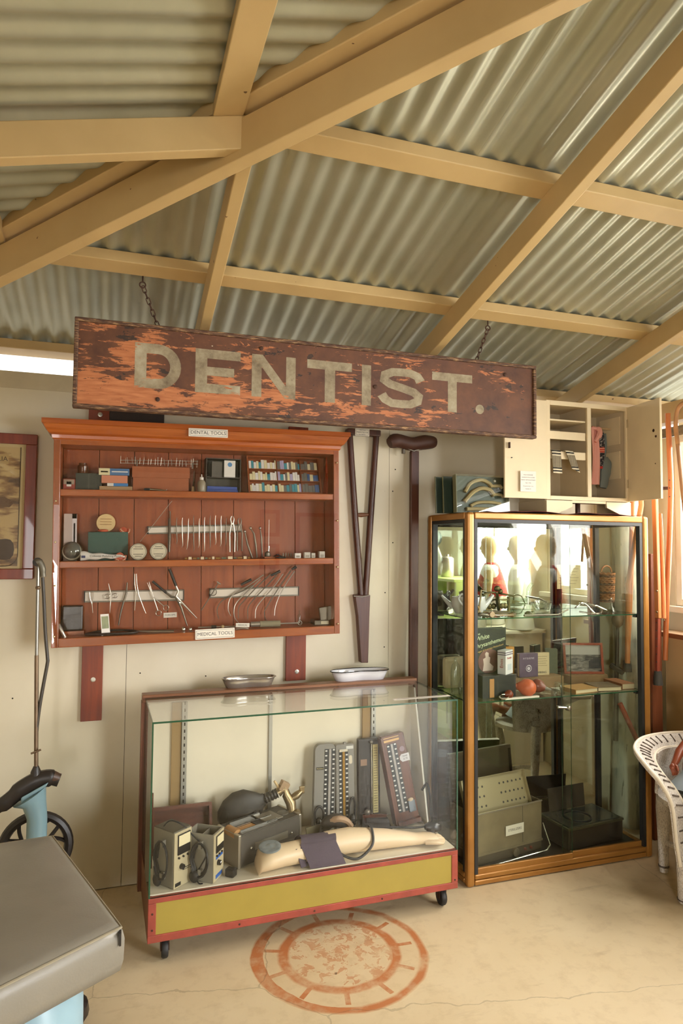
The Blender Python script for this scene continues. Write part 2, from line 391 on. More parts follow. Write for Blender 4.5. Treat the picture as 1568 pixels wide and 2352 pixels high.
for x0 in (-1.18, -.48, .236, .95, 1.66):   # purlins of the left slope
    x1 = x0+PW+.012; ya = -(x0-XL)-.07 if x0 > XL else .0; yb = -6-ya
    z = lambda x: zl(x)+RH
    part('purlin', B().hexa([(x0,yb,z(x0)),(x1,yb,z(x1)),(x1,ya,z(x1)),(x0,ya,z(x0)),(x0,yb,z(x0)+PH),(x1,yb,z(x1)+PH),(x1,ya,z(x1)+PH),(x0,ya,z(x0)+PH)]), TIMBER, ceil, bevel=.003)
PITCH, AMP = .082, .0078
def wave(u): return AMP+AMP*math.cos(2*PI*u/PITCH)
def sheet(u0, u1, f):
    """corrugated sheet; f(u) gives the two ends (lower, upper) of the line at u, without the wave"""
    n = max(2, int(round((u1-u0)/PITCH*10))); b = B(); vs = []; fs = []
    for i in range(n+1):
        u = u0+(u1-u0)*i/n; p, q = f(u); w = V((0,0,wave(u)))
        vs += [V(p)+w, V(q)+w]
    for i in range(n): fs.append((2*i, 2*i+2, 2*i+3, 2*i+1))
    b.add(vs, fs); return b
OFF = RH+PH
SW = PITCH*10
EV = .09; k = 0; x = XL-.25
while x < 4.2:
    def fb(u):
        d = u-XL; top = YR if d > -YR else min(-d, EV)
        return (u, EV, zb(EV)+OFF), (u, top, zb(top)+OFF)
    part('corrugated_sheet', sheet(x, x+SW+.02, fb), STEEL, ceil, smooth=True, angle=80); x += SW
y = .1
while y > -6.1:
    def fl_(u):
        d = min(-u, 6+u); d = max(d, -.26)
        return (XL-.26, u, zl(XL-.26)+OFF), (XL+d, u, zl(XL+d)+OFF)
    part('corrugated_sheet', sheet(y-SW-.02, y, fl_), STEEL, ceil, smooth=True, angle=80); y -= SW
x = XL-.25
while x < 4.2:
    def ff(u):
        d = u-XL; top = YR if d > -YR else max(-6+d, -6.26)
        return (u, top, zb(-6-top)+OFF), (u, -6.26, zb(.26)+OFF)
    part('corrugated_sheet', sheet(x, x+SW+.02, ff), STEEL, ceil, smooth=True, angle=80); x += SW
# half-round gutter outside the back eave
part('gutter', B().tube([(XL-.2,.135,2.535),(4.2,.135,2.535)], .035, 10), mat('gutter_grey', (120,116,104), .5, .4), ceil, smooth=True)

# ------------------------------------------------------------------ sign
YS = -.6327
SX0, SX1, SZ0, SZ1 = -.167, 1.9079, 2.1225, 2.4757
sg = thing('hanging_sign', 'long weathered brown board lettered DENTIST, hung from the purlin on two chains', 'sign', ((SX0+SX1)/2, YS, SZ0))
def sign_nodes(t, top):
    v = t.tc('Object')
    sep = t.n('ShaderNodeSeparateXYZ'); t.l(v, sep.inputs[0]); x, z = sep.outputs[0], sep.outputs[2]
    fx = t.noise(t.tc('Object', scale=(3.0,1,15)), 2.6, 10, .74, .5)
    big = t.noise(t.tc('Object', scale=(1.6,1,3), loc=(2,0,1.3)), 1.7, 3)
    bias = t.math('MULTIPLY', x, -.085)                       # flaked more toward the left end
    bias = t.math('ADD', bias, t.math('MULTIPLY', t.math('SUBTRACT', .17, z), .16))
    w = t.math('ADD', t.math('ADD', fx, t.math('MULTIPLY', t.math('SUBTRACT', big, .5), .75)), bias)
    flake = t.math('GREATER_THAN', w, .586)
    mott = t.noise(t.tc('Object'), 7, 6, .65)
    brown = t.ramp(mott, [(.3, rgb((72,41,25))), (.7, rgb((112,69,42)))])
    orange = t.ramp(t.noise(t.tc('Object', scale=(4,1,30)), 3, 5), [(.3, rgb((160,90,50))), (.7, rgb((196,126,78)))])
    dark = t.math('GREATER_THAN', t.noise(t.tc('Object', scale=(1.5,1,2.6), loc=(7,0,2)), 4.6, 6, .66), .61)
    col = t.mix(t.math('MULTIPLY', dark, .8), brown, rgb((40,34,28)))
    if top:
        grey = t.ramp(t.noise(t.tc('Object'), 7, 7, .75), [(.32, rgb((104,86,62))), (.52, rgb((152,138,110))), (.72, rgb((178,168,142)))])
        col = t.mix(t.math('MULTIPLY', t.math('GREATER_THAN', t.noise(t.tc('Object', loc=(1,2,3)), 38, 3), .72), .7), grey, rgb((90,70,50)))
        flake = t.math('GREATER_THAN', w, .70)
    col = t.mix(flake, col, orange)
    chip = t.math('GREATER_THAN', t.noise(t.tc('Object', loc=(9,1,4)), 42, 2), .775)
    col = t.mix(t.math('MULTIPLY', chip, .7), col, rgb((214,196,164)))
    t.base(col); t.b.inputs['Roughness'].default_value = .6; t.bump(t.math('SUBTRACT', mott, flake), .25, .001)
t = NT('sign_board_paint'); sign_nodes(t, False); SIGNB = t.m
t = NT('sign_letter_paint'); sign_nodes(t, True); SIGNL = t.m
t = NT('sign_moulding'); m1 = t.noise(t.tc('Object', scale=(6,6,40)), 4, 6, .7)
t.base(t.ramp(m1, [(.42, rgb((70,44,30))), (.55, rgb((110,78,54))), (.66, rgb((176,140,96)))])); t.b.inputs['Roughness'].default_value = .7; t.bump(m1, .4); SIGNM = t.m
part('board', B().box(SX0+.006, SX1-.006, YS+.004, YS+.022, SZ0+.006, SZ1-.006), SIGNB, sg)
MW = .016
for q in ((SX0,SX1,SZ1-MW,SZ1), (SX0,SX1,SZ0,SZ0+MW), (SX0,SX0+MW,SZ0+MW,SZ1-MW), (SX1-MW,SX1,SZ0+MW,SZ1-MW)):
    part('moulding', B().box(q[0], q[1], YS-.008, YS+.03, q[2], q[3]), SIGNM, sg, bevel=.004)
# painted letters of the sign
LZ0, LZ1 = 2.2205, 2.4005
LY = YS+.0035
def letter(x0, x1, quads):
    """quads: lists of outlines in the unit box of the letter"""
    b = B()
    for q in quads: b.prism(q, (x0, LY, LZ0), (x1-x0, 0, 0), (0, 0, LZ1-LZ0), (0, .0006, 0))
    part('painted_letter', b, SIGNL, sg)
def bandq(outer, inner): return [[outer[i], outer[i+1], inner[i+1], inner[i]] for i in range(len(outer)-1)]
sw = .25
half = lambda cx, cy, rx, ry, a0, a1, n: [(cx+rx*math.cos(math.radians(a0+(a1-a0)*i/n)), cy+ry*math.sin(math.radians(a0+(a1-a0)*i/n))) for i in range(n+1)]
R_ = lambda a, b, c, d: [(a,c),(b,c),(b,d),(a,d)]
ob = [(.25,0),(.5,0)]+half(.5,.5,.5,.5,-90,90,14)[1:]+[(.25,1)]
ib = [(.25,.22),(.5,.22)]+half(.5,.5,.26,.28,-90,90,14)[1:]+[(.25,.78)]
letter(.058, .2375, [R_(0,sw,0,1)]+bandq(ob, ib))
letter(.294, .478, [R_(0,.26,0,1), R_(.26,1,.79,1), R_(.26,.86,.40,.60), R_(.26,1,0,.21)])
letter(.526, .7145, [R_(0,.22,0,1), R_(.78,1,0,1), [(.22,.7105),(.76,0),(.78,0),(.78,.289),(.24,1),(.22,1)]])
letter(.766, .969, [R_(0,1,.79,1), R_(.39,.62,0,.79)])
letter(1.016, 1.059, [R_(0,1,0,1)])
cl = [(.93,.70),(.86,.83),(.70,.895),(.5,.90),(.30,.89),(.13,.80),(.11,.68),(.25,.58),(.5,.51),(.78,.42),(.89,.32),(.87,.20),(.70,.11),(.5,.10),(.28,.11),(.14,.19),(.06,.31)]
so, si = [], []
for i, p in enumerate(cl):
    a = cl[max(i-1,0)]; c_ = cl[min(i+1,len(cl)-1)]; d = V((c_[0]-a[0], c_[1]-a[1])); d = V((d.x*1.2, d.y)); d.normalize(); n_ = V((-d.y, d.x))
    so.append((p[0]+n_.x*.115, p[1]+n_.y*.10)); si.append((p[0]-n_.x*.115, p[1]-n_.y*.10))
letter(1.097, 1.3146, bandq(so, si))
letter(1.3578, 1.564, [R_(0,1,.79,1), R_(.39,.61,0,.79)])
letter(1.582, 1.627, [half(.5,.13,.5,.125,0,360,16)[:-1]])
for px, py in ((362,917),(862,888),(1160,860),(600,800)):
    p = at(px, py, Y=YS); part('bolt', B().lathe([(.009,0),(.009,.004),(.004,.006)], 10, (p.x, YS+.004, p.z), (0,-1,0)), mat('rusty_iron', (72,46,32), .7, .3, var=.3, vs=30), sg)
# chains: each an eye screw and a run of links
RUST = MATS['rusty_iron']
def chain(p, q, label, screw):
    t = thing('chain', label, 'chain', p, group='chains of the hanging sign')
    p, q = V(p), V(q)
    part('eye_screw', B().tube(arc(p+V((0,0,.002)), .0115, 0, 360, 16)[:-1], .0028, 6, closed=True).cyl(p+V((0,0,.013)), p+V((0,0,.05)), .0028), RUST, t, smooth=True)
    d = (q-p); L = d.length; d.normalize(); n = max(3, int(round(L/.0235))); st = L/n
    s1 = d.cross(V((0,1,0))).normalized(); s2 = d.cross(s1)
    for i in range(n):
        c = p+d*(st*(i+.5)+.004); sd = s1 if i % 2 == 0 else s2; hl = st*.62; r = .0068
        pts = [c+d*(hl-r)+d*(r*math.sin(a))+sd*(r*math.cos(a)) for a in [PI*k/6 for k in range(7)]]
        pts += [c-d*(hl-r)-d*(r*math.sin(a))-sd*(r*math.cos(a)) for a in [PI*k/6 for k in range(7)]]
        part('link', B().tube(pts, .0021, 6, closed=True), RUST, t, smooth=True)
ya = -.655
zp = lambda y: ZW+SL*(-y)+RH
a = at(328, 632, Y=ya); c_ = at(363, 738, Y=YS+.01); chain((a.x, ya, zp(ya)-.024), (c_.x, YS+.012, SZ1), 'rusty chain holding the left end of the dentist sign', 1)
a = at(1120, 738, Y=ya); c_ = at(1094, 822, Y=YS+.01); chain((a.x, ya, zp(ya)-.024), (c_.x, YS+.012, SZ1), 'rusty chain holding the right end of the dentist sign', 1)

# ------------------------------------------------------------------ wall cabinet of dental and medical tools
RED = wood('cedar_varnish', (138,63,20), (184,100,38), .3, 0, 1., .3)
REDV = wood('cedar_varnish_upright', (134,62,21), (178,97,38), .3, 2, 1., .3)
REDB = wood('cedar_back', (130,58,19), (164,82,31), .45, 2, .8)
CLEAT = wood('cleat_wood', (110,43,16), (142,62,25), .4, 2, .8, .15)
WX0, WZ0, WYF, WA = -.2512, 1.1457, -.20, -.0151
WW, WH = 1.3202, .9221
wc = thing('wall_cabinet', 'orange cedar wall cabinet of dental and medical tools behind a glass front', 'cabinet', (WX0, 0, WZ0), (0, WA, 0))
WM = wm(wc)
def wp(name, b, m, parent=None, **k): return part(name, b, m, parent or wc, **k)
yb_ = -.022
for x0, x1 in ((0,.028), (WW-.028,WW)):
    wp('side_board', B(WM).box(x0, x1, WYF+.006, yb_, 0, WH), REDV, bevel=.002)
wp('bottom_board', B(WM).box(.028, WW-.028, WYF+.006, yb_, 0, .04), RED, bevel=.003)
wp('top_board', B(WM).box(.028, WW-.028, WYF+.006, yb_, WH-.03, WH), RED)
nb = 8; bw = (WW-.056)/nb
for i in range(nb): wp('back_board', B(WM).box(.028+i*bw+.0012, .028+(i+1)*bw-.0012, yb_-.012, yb_, .04, WH-.03), REDB, bevel=.0015)
wp('back_panel', B(WM).box(.028, WW-.028, yb_-.002, yb_+.001, .04, WH-.03), DARKGAP)
SH1, SH2, SHT = .664, .345, .030     # undersides of the two shelves
for z in (SH1, SH2): wp('shelf', B(WM).box(.028, WW-.028, WYF+.012, yb_-.012, z, z+SHT), RED, bevel=.003)
rg = []
for o, z in ((0,-.010),(.006,-.004),(.008,.010),(.020,.018),(.032,.036),(.040,.052),(.046,.056),(.046,.076)):
    rg.append([(-o, WYF-o, WH+z), (WW+o, WYF-o, WH+z), (WW+o, yb_, WH+z), (-o, yb_, WH+z)])
wp('cornice', B(WM).rings(rg), RED)
wp('glass_front', B(WM).box(.004, WW-.004, WYF, WYF+.004, .004, WH-.012), glass_mat('cabinet_glass', (.975,.975,.965), .042))
for x, z in ((.012,.05),(.012,.27),(.012,.46),(.012,.64),(WW-.012,.05),(WW-.012,.33),(WW-.012,.56),(WW-.012,.85)):
    wp('screw', B(WM).lathe([(.0045,0),(.0045,.002),(.002,.0035)], 8, (x, WYF, z), (0,-1,0)), mat('screw_brass', (190,170,130), .3, .9))
def plaque(name, s, M, w, h, label, tsize, paper=(226,218,202), th=.0025, border=True):
    """small printed card: local x right, y up, z out"""
    t = thing(name, label, 'label', M.to_translation(), M.to_euler())
    part('card', B(M).box(-w/2, w/2, -h/2, h/2, 0, th), mat('card_%d_%d_%d' % paper, paper, .5), t, bevel=.0006)
    ink = mat('ink', (58,54,50), .6)
    if border:
        for q in ((-w/2+.005,w/2-.005,h/2-.0062,h/2-.005),(-w/2+.005,w/2-.005,-h/2+.005,-h/2+.0062),(-w/2+.005,-w/2+.0062,-h/2+.0062,h/2-.0062),(w/2-.0062,w/2-.005,-h/2+.0062,h/2-.0062)):
            part('border_line', B(M).box(*q, th, th+.0002), ink, t)
    for i, (line, dy) in enumerate(s): text('lettering', line, t, M @ T(0, dy, th+.0002), tsize, ink, extrude=.0001, sx=1.)
    return t
p = at(478, 995, Y=-.242)
plaque('label_card', [('DENTAL TOOLS', 0)], T(p.x, -.2465, p.z) @ Ry(WA) @ Rx(PI/2), .180, .038, 'white card reading DENTAL TOOLS on the cedar cornice', .0225)
p = at(494, 1455.5, Y=-.205)
plaque('label_card', [('MEDICAL TOOLS', 0)], T(p.x, -.2005, p.z) @ Ry(WA-.012) @ Rx(PI/2), .182, .046, 'white card reading MEDICAL TOOLS on the cabinet bottom rail', .0215)
# cleats on the wall the cabinet hangs from, and a dark board behind it
for nm, x0, x1, z0, z1, lb in (('mounting_cleat', -.131, -.0385, .7795, 2.262, 'left red-brown mounting board bolted to the wall behind the cabinet'),
                               ('mounting_cleat', .8395, .944, .912, 2.215, 'right red-brown mounting board bolted to the wall behind the cabinet')):
    t = thing(nm, lb, 'board', ((x0+x1)/2, 0, z0))
    part('plank', B().box(x0, x1, -.0215, -.001, z0, z1), CLEAT, t, bevel=.002)
    for z in ((z0+.19 if z0 < .85 else z0+.045), z1-.05):
        part('bolt', B().lathe([(.011,0),(.011,.002),(.006,.003),(.006,.007)], 10, ((x0+x1)/2+.005, -.0215, z), (0,-1,0)), mat('zinc', (190,186,172), .35, .8), t, smooth=True)
one('dark_panel', B().box(-.035, .214, -.019, -.001, 2.08, 2.262), mat('dark_panel', (50,38,30), .7, var=.2), 'dark brown panel on the wall above the cabinet cornice', 'panel')

# ------------------------------------------------------------------ glass show-case on castors
CM = T(.1447, -.2321, 0) @ Rz(.0181)
CL, CD, CB0, CB1, CT = 1.3234, .4461, .092, .2578, .918
sc = thing('display_case', 'low glass display case on castors with olive panel and red edging', 'display case', (.1447, -.2321, 0), (0, 0, .0181))
OL = mat('olive_paint', (156,136,58), .42, var=.06, vs=5)
RE = mat('red_edging', (150,66,50), .5, var=.18, vs=16, bump=.15, bs=40)
BRN = wood('case_wood', (92,50,30), (132,80,50), .45, 2, .9)
BRNX = wood('case_wood_long', (112,68,42), (152,104,68), .42, 0, .9)
WHITE = mat('case_white', (222,212,188), .55, var=.04, vs=4)
GEDGE = mat('glass_edge', (28,74,50), .15, 0, spec=.8)
CG = [glass_mat('case_glass', (.982,.99,.98), .03), GEDGE]
def cp(name, b, m, **k): return part(name, b, m, sc, **k)
def pane(M, x0, x1, y0, y1, z0, z1):
    """sheet of glass with green edges: the two largest faces are clear"""
    b = B(M); b.box(x0, x1, y0, y1, z0, z1); d = (x1-x0, y1-y0, z1-z0); k = d.index(min(d))
    big = {0: (3, 5), 1: (2, 4), 2: (0, 1)}[k]
    for i in range(6): b.mi[i] = 0 if i in big else 1
    return b
cp('base_back', B(CM).box(0, CL, -.03, 0, CB0, CB1), BRN)
cp('base_side', B(CM).box(0, .015, -CD+.016, -.03, CB0, CB1), BRN, bevel=.002)
cp('base_side', B(CM).box(CL-.015, CL, -CD+.016, -.03, CB0, CB1), BRN, bevel=.002)
cp('olive_panel', B(CM).box(.018, CL-.018, -CD+.004, -CD+.016, CB0+.018, CB1-.012), OL)
for q in ((0,CL,CB0,CB0+.028), (0,CL,CB1-.02,CB1), (0,.03,CB0+.028,CB1-.02), (CL-.03,CL,CB0+.028,CB1-.02)):
    cp('edging', B(CM).box(q[0], q[1], -CD, -CD+.02, q[2], q[3]), RE, bevel=.002)
for x, z in ((.016,.14),(.016,.2),(.35,.105),(.66,.105),(.96,.105),(CL-.015,.13)):
    cp('screw', B(CM).lathe([(.004,0),(.004,.0015),(.0015,.002)], 8, (x,-CD,z), (0,-1,0)), RUST)
cp('base_floor', B(CM).box(.006, CL-.006, -CD+.022, -.0, CB1-.006, CB1+.004), WHITE)
cp('glass_top', pane(CM, 0, CL, -CD, -.012, CT-.007, CT), CG)
cp('glass_front', pane(CM, .006, CL-.006, -CD, -CD+.006, CB1, CT-.007), CG)
cp('glass_side', pane(CM, 0, .006, -CD, -.012, CB1, CT-.007), CG)
cp('glass_side', pane(CM, CL-.006, CL, -CD, -.012, CB1, CT-.007), CG)
cp('back_rail', B(CM).box(-.012, CL+.008, -.012, .05, CT-.02, CT+.012), BRNX, bevel=.002)
cp('back_stile', B(CM).box(-.014, .004, -.01, .05, CB0-.01, CT-.02), BRN)
cp('back_stile', B(CM).box(CL-.004, CL+.008, -.01, .05, CB0-.01, CT-.02), BRN)
xm = .578
cp('back_sheet', B(CM).box(.004, xm, .005, .018, CB1, CT-.02), WHITE)
cp('back_sheet', B(CM).box(xm, CL-.004, .010, .022, CB1, CT-.02), WHITE)
ALU = mat('aluminium', (170,168,158), .4, .7)
for x in (.173, 1.093):
    cp('post_board', B(CM).box(x-.055, x-.012, -.006, .005, CB1, CT-.03), mat('post_tan', (150,122,78), .6), bevel=.001)
    s_ = cp('shelf_standard', B(CM).box(x-.011, x+.013, -.014, .004, CB1, CT-.03), ALU, bevel=.001)
    for k in range(20): part('slot', B(CM).box(x-.002, x+.004, -.0146, -.0135, CB1+.03+k*.031, CB1+.044+k*.031), DARKGAP, s_)
cp('centre_strip', B(CM).box(xm-.012, xm+.004, -.004, .006, CB1, CT-.03), ALU)
for x, w0, w1 in ((CL-.020, .035, .19), (.010, .03, .05)):
    cp('end_panel', B(CM).hexa([(x,-w1,CB1+.004),(x+.008,-w1,CB1+.004),(x+.008,-.002,CB1+.004),(x,-.002,CB1+.004),(x,-w0,CT-.03),(x+.008,-w0,CT-.03),(x+.008,-.002,CT-.03),(x,-.002,CT-.03)]), mat('end_white', (216,210,194), .5))
BLK = mat('black_rubber', (34,32,31), .55, var=.15)
for x, y in ((.07,-CD+.06),(CL-.05,-CD+.06),(.06,-.06),(CL-.06,-.06)):
    c = CM @ V((x, y, 0))
    cs = part('castor', B().box(c.x-.024, c.x+.024, c.y-.024, c.y+.024, CB0-.006, CB0).hexa([(c.x-.017,c.y-.012,.03),(c.x-.013,c.y-.012,.03),(c.x-.013,c.y+.012,.03),(c.x-.017,c.y+.012,.03),(c.x-.017,c.y-.018,CB0-.005),(c.x-.013,c.y-.018,CB0-.005),(c.x-.013,c.y+.018,CB0-.005),(c.x-.017,c.y+.018,CB0-.005)]).hexa([(c.x+.013,c.y-.012,.03),(c.x+.017,c.y-.012,.03),(c.x+.017,c.y+.012,.03),(c.x+.013,c.y+.012,.03),(c.x+.013,c.y-.018,CB0-.005),(c.x+.017,c.y-.018,CB0-.005),(c.x+.017,c.y+.018,CB0-.005),(c.x+.013,c.y+.018,CB0-.005)]), RUST, sc)
    part('wheel', B().lathe([(.012,-.012),(.034,-.012),(.038,-.007),(.038,.007),(.034,.012),(.012,.012)], 18, (c.x, c.y, .038), (1,0,0)), BLK, cs, smooth=True)

# ------------------------------------------------------------------ tall glass cabinet with mirror back
tx0, tx1, tyf, tyb, th = 1.6076, 2.6918, -.506, -.0656, 1.7698
tc_ = thing('glass_cabinet', 'tall gold framed glass cabinet with sliding doors and a mirrored back', 'cabinet', ((tx0+tx1)/2, (tyf+tyb)/2, 0))
t = NT('gold_anodised'); t.base(t.ramp(t.noise(t.tc(scale=(3,3,3)), 2, 3), [(.3, rgb((156,106,46))), (.7, rgb((178,126,62)))])); t.b.inputs['Metallic'].default_value = .35; t.b.inputs['Roughness'].default_value = .3; GOLD = t.m
BLKL = mat('black_liner', (36,35,34), .5)
def tp(name, b, m, **k): return part(name, b, m, tc_, **k)
pw = .040
for x in (tx0, tx1-pw):
    for y in (tyf, tyb-pw): tp('post', B().box(x, x+pw, y, y+pw, 0, th), GOLD, bevel=.012)
TR = .034; BR = .056
for z0, z1 in ((th-TR, th), (.004, .029), (.031, BR)):
    for y in (tyf, tyb-pw): tp('rail', B().box(tx0+pw, tx1-pw, y+(.002 if z0 < .1 else 0), y+pw-.004, z0, z1), GOLD, bevel=.006)
    for x in (tx0, tx1-pw): tp('rail', B().box(x+.002, x+pw-.004, tyf+pw, tyb-pw, z0, z1), GOLD, bevel=.006)
lw = .017
for y in (tyf+.004, tyb-pw+.004):
    for q in ((tx0+pw,tx0+pw+lw,BR,th-TR),(tx1-pw-lw,tx1-pw,BR,th-TR),(tx0+pw+lw,tx1-pw-lw,th-TR-lw,th-TR)): tp('liner', B().box(q[0],q[1],y,y+.028,q[2],q[3]), BLKL)
for x in (tx0+.006, tx1-pw+.006):
    for q in ((tyf+pw,tyf+pw+lw,BR,th-TR),(tyb-pw-lw,tyb-pw,BR,th-TR),(tyf+pw+lw,tyb-pw-lw,th-TR-lw,th-TR)): tp('liner', B().box(x,x+.028,q[0],q[1],q[2],q[3]), BLKL)
    tp('glass_side', B().box(x+.012, x+.017, tyf+pw, tyb-pw, BR, th-TR), glass_mat('tall_glass', (.965,.99,.96), .04))
tp('top_panel', B().box(tx0+pw, tx1-pw, tyf+pw, tyb-pw, th-.03, th-.008), mat('cabinet_top', (150,130,96), .5))
tp('base_deck', B().box(tx0+pw, tx1-pw, tyf+pw, tyb-pw, BR-.02, BR), mat('deck_dark', (52,48,44), .35), bevel=.001)
t = NT('mirror_silver'); t.base((.80,.85,.78,1)); t.b.inputs['Metallic'].default_value = 1; t.b.inputs['Roughness'].default_value = .02; MIRROR = t.m
tp('mirror_back', B().box(tx0+pw, tx1-pw, tyb-pw-.006, tyb-pw, BR, th-TR-.02), MIRROR)
xdl = at(1309, 1600, Y=tyf+.02).x; xdr = at(1289, 1600, Y=tyf+.03).x
TG = [glass_mat('door_glass', (.96,.985,.96), .035), GEDGE]
tp('sliding_door', pane(Matrix(), tx0+pw+.01, xdl, tyf+.012, tyf+.017, BR, th-TR), TG)
tp('sliding_door', pane(Matrix(), xdr, tx1-pw-.01, tyf+.026, tyf+.031, BR, th-TR), TG)
tp('door_track', B().box(tx0+pw+.01, xdl, tyf+.006, tyf+.022, BR-.002, BR+.026), GOLD, bevel=.003)
tp('door_track', B().box(xdl, tx1-pw-.01, tyf+.02, tyf+.036, BR-.002, BR+.026), GOLD, bevel=.003)
p = at(1300, 1626, Y=tyf)
lk = tp('lock', B().cyl((p.x-.045, tyf+.004, p.z+.004), (p.x+.01, tyf+.004, p.z-.002), .006), mat('chrome', (210,210,205), .15, 1), smooth=True)
part('lock_barrel', B().lathe([(.013,0),(.013,.02),(.006,.024)], 14, (p.x+.012, tyf+.012, p.z-.003), (.3,-1,0)), MATS['chrome'], lk, smooth=True)
TSH = (1.2475, .846)
for z in TSH:
    tp('glass_shelf', pane(Matrix(), tx0+.03, tx1-.03, -.475, -.122, z, z+.006), [glass_mat('shelf_glass', (.93,.975,.94), .06), GEDGE])
    for x in (tx0+pw+.006, tx1-pw-.006):
        for y in (-.455, -.135): tp('shelf_clip', B().box(x-.012, x+.012, y-.012, y+.012, z-.014, z-.0005), BLKL)
ORD = ['first','second','third','fourth','fifth','sixth','seventh','eighth','ninth','tenth','eleventh','twelfth']

# ------------------------------------------------------------------ contents of the wall cabinet
CHR = MATS['chrome']; INK = mat('ink', (58,54,50), .6)
STL = mat('instrument_steel', (186,178,166), .28, .75, var=.1)
DST = mat('dull_steel', (116,108,96), .4, .7, var=.15)
def shz(X, zl_): return WZ0+zl_+(X-WX0)*.0151
S1, S2, S0 = SH1+SHT+.0004, SH2+SHT+.0004, .0404      # tops of the shelves and the bottom board (cabinet heights)
WT = Ry(WA)
def span(px0, px1, py, Y): return at(px0, py, Y=Y).x, at(px1, py, Y=Y).x
def pz(px, py, Y): return at(px, py, Y=Y).z
def carton(name, label, cat, px0, px1, pyt, Y, dep, shelf, m, zb_=None, faces=(), bevel=.001, group=None, lid=None):
    """box standing on a shelf, its front at Y; faces: (u0,u1,v0,v1,material) printed on the front"""
    pm = (px0+px1)/2; x0, x1 = span(px0, px1, pyt+10, Y); z0 = shz((x0+x1)/2, shelf) if zb_ is None else zb_; z1 = pz(pm, pyt, Y)
    M = T((x0+x1)/2, Y, z0) @ WT; w, h = x1-x0, z1-z0
    t = thing(name, label, cat, (M.to_translation()), (0, WA, 0), group)
    part('carton', B(M).box(-w/2, w/2, 0, dep, 0, h), m, t, bevel=bevel)
    for u0, u1, v0, v1, fm in faces: part('printed_panel', B(M).box(-w/2+u0*w, -w/2+u1*w, -.0006, 0, v0*h, v1*h), fm, t)
    if lid: part('lid', B(M).box(-w/2-.004, w/2+.004, -.004, dep+.002, h*lid, h+.001), m, t, bevel=bevel)
    t['_top'] = z1; t['_w'] = w; return t
blue = mat('print_blue', (70,108,150), .5); cream = mat('print_cream', (216,204,160), .5); pink = mat('print_pink', (204,128,96), .6, var=.05)
sky = mat('print_sky', (52,120,178), .5); white = mat('print_white', (220,214,204), .5); dgrn = mat('box_dark_green', (58,60,50), .6, var=.1)
teal = mat('box_teal', (52,84,74), .6, var=.08); card = mat('cardboard', (158,88,52), .75, var=.08, vs=20); red = mat('print_red', (150,52,34), .5)
tan = mat('print_tan', (178,140,96), .6)
carton('matchbox', 'small red and cream printed box in the top left corner of the cabinet', 'box', 145, 172, 1100, -.15, .03, S1, red, faces=[(.05,.95,.5,.95,mat('print_dun',(150,130,110),.6)), (.3,.7,.3,.75,white)])
t = carton('storage_box', 'dark green box at the back of the top shelf', 'box', 174, 234, 1087, -.12, .07, S1, dgrn, faces=[(.48,.52,0,1,mat('box_edge', (80,80,68), .6))])
one('glass_jar', B().lathe([(.0,0),(.022,0),(.024,.004),(.024,.035),(.018,.040),(.018,.048),(.0,.048)], 14, (at(190,1085,Y=-.09).x, -.085, t['_top']+.0005)), mat('brown_jar', (96,54,32), .15), 'squat brown jar on top of the dark green box', 'jar', smooth=True)
a = carton('flat_box', 'beige flat box under the stack of dental cartons', 'box', 228, 304, 1117, -.13, .06, S1, tan)
b1 = carton('blue_box', 'bright blue and white carton near the bottom of the stack', 'box', 246, 294, 1110, -.136, .055, S1, sky, zb_=a['_top']+.0005, faces=[(0,.3,0,1,white)])
b2 = carton('pink_box', 'plain salmon pink carton in the middle of the stack', 'box', 233, 293, 1092, -.13, .06, S1, pink, zb_=b1['_top']+.0005)
carton('blue_cream_box', 'long slate blue and cream carton on top of the stack', 'box', 227, 297, 1076, -.135, .06, S1, blue, zb_=b2['_top']+.0005, faces=[(0,.36,0,1,cream), (.06,.3,.4,.6,INK), (.42,.95,.45,.6,white)])
cb = carton('cardboard_box', 'brown cardboard box with a lid on the top shelf', 'box', 306, 434, 1073, -.125, .08, S1, card, lid=.56)
# rack of dental burs on the cardboard box
zt = cb['_top']+.0015
x0, x1 = span(276, 455, 1060, -.11); tr = thing('bur_rack', 'wire rack of slender dental burs on the cardboard box', 'rack', ((x0+x1)/2, -.10, zt))
for dz in (.012, .026): part('rail', B().cyl((x0, -.1, zt+dz), (x1, -.1, zt+dz+.012), .0013, n=6), STL, tr)
for x in (x0+.075, x1-.025): part('rack_foot', B().box(x-.003, x+.003, -.104, -.096, zt, zt+.03), DST, tr)
for i in range(22):
    x = x0+.004+(x1-x0-.008)*(i+random.uniform(-.3,.3))/21; l = random.uniform(.018,.032)
    part('bur', B().cyl((x, -.102, zt+.013-l*.25+random.uniform(0,.004)), (x+random.uniform(-.004,.004), -.102, zt+.018+l), random.uniform(.0007,.0013), n=6), STL, tr)
def rod(name, label, cat, pts, r, m, n=8, group=None): return one(name, B().tube(pts, r, n), m, label, cat, group, smooth=True)
p, q = at(331, 1118, Y=-.155), at(383, 1124, Y=-.155)
t = thing('handpiece', 'black and chrome dental handpiece lying before the cardboard box', 'dental tool', (p.x, -.155, shz(p.x, S1)))
part('sleeve', B().tube([(p.x,-.155,shz(p.x,S1)+.007),(p.x+.026,-.158,shz(p.x,S1)+.008)], [.006,.0065], 10), BLK, t, smooth=True)
part('barrel', B().tube([(p.x+.026,-.158,shz(p.x,S1)+.008),(p.x+.07,-.16,shz(p.x,S1)+.006),(q.x-.006,-.163,shz(p.x,S1)+.004),(q.x,-.163,shz(p.x,S1)+.01)], [.0065,.006,.003,.002], 10), CHR, t, smooth=True)
p = at(443, 1123, Y=-.10); z = shz(p.x, S1)
t = thing('brush', 'thin brush standing upright on its pale wooden handle', 'brush', (p.x, -.10, z))
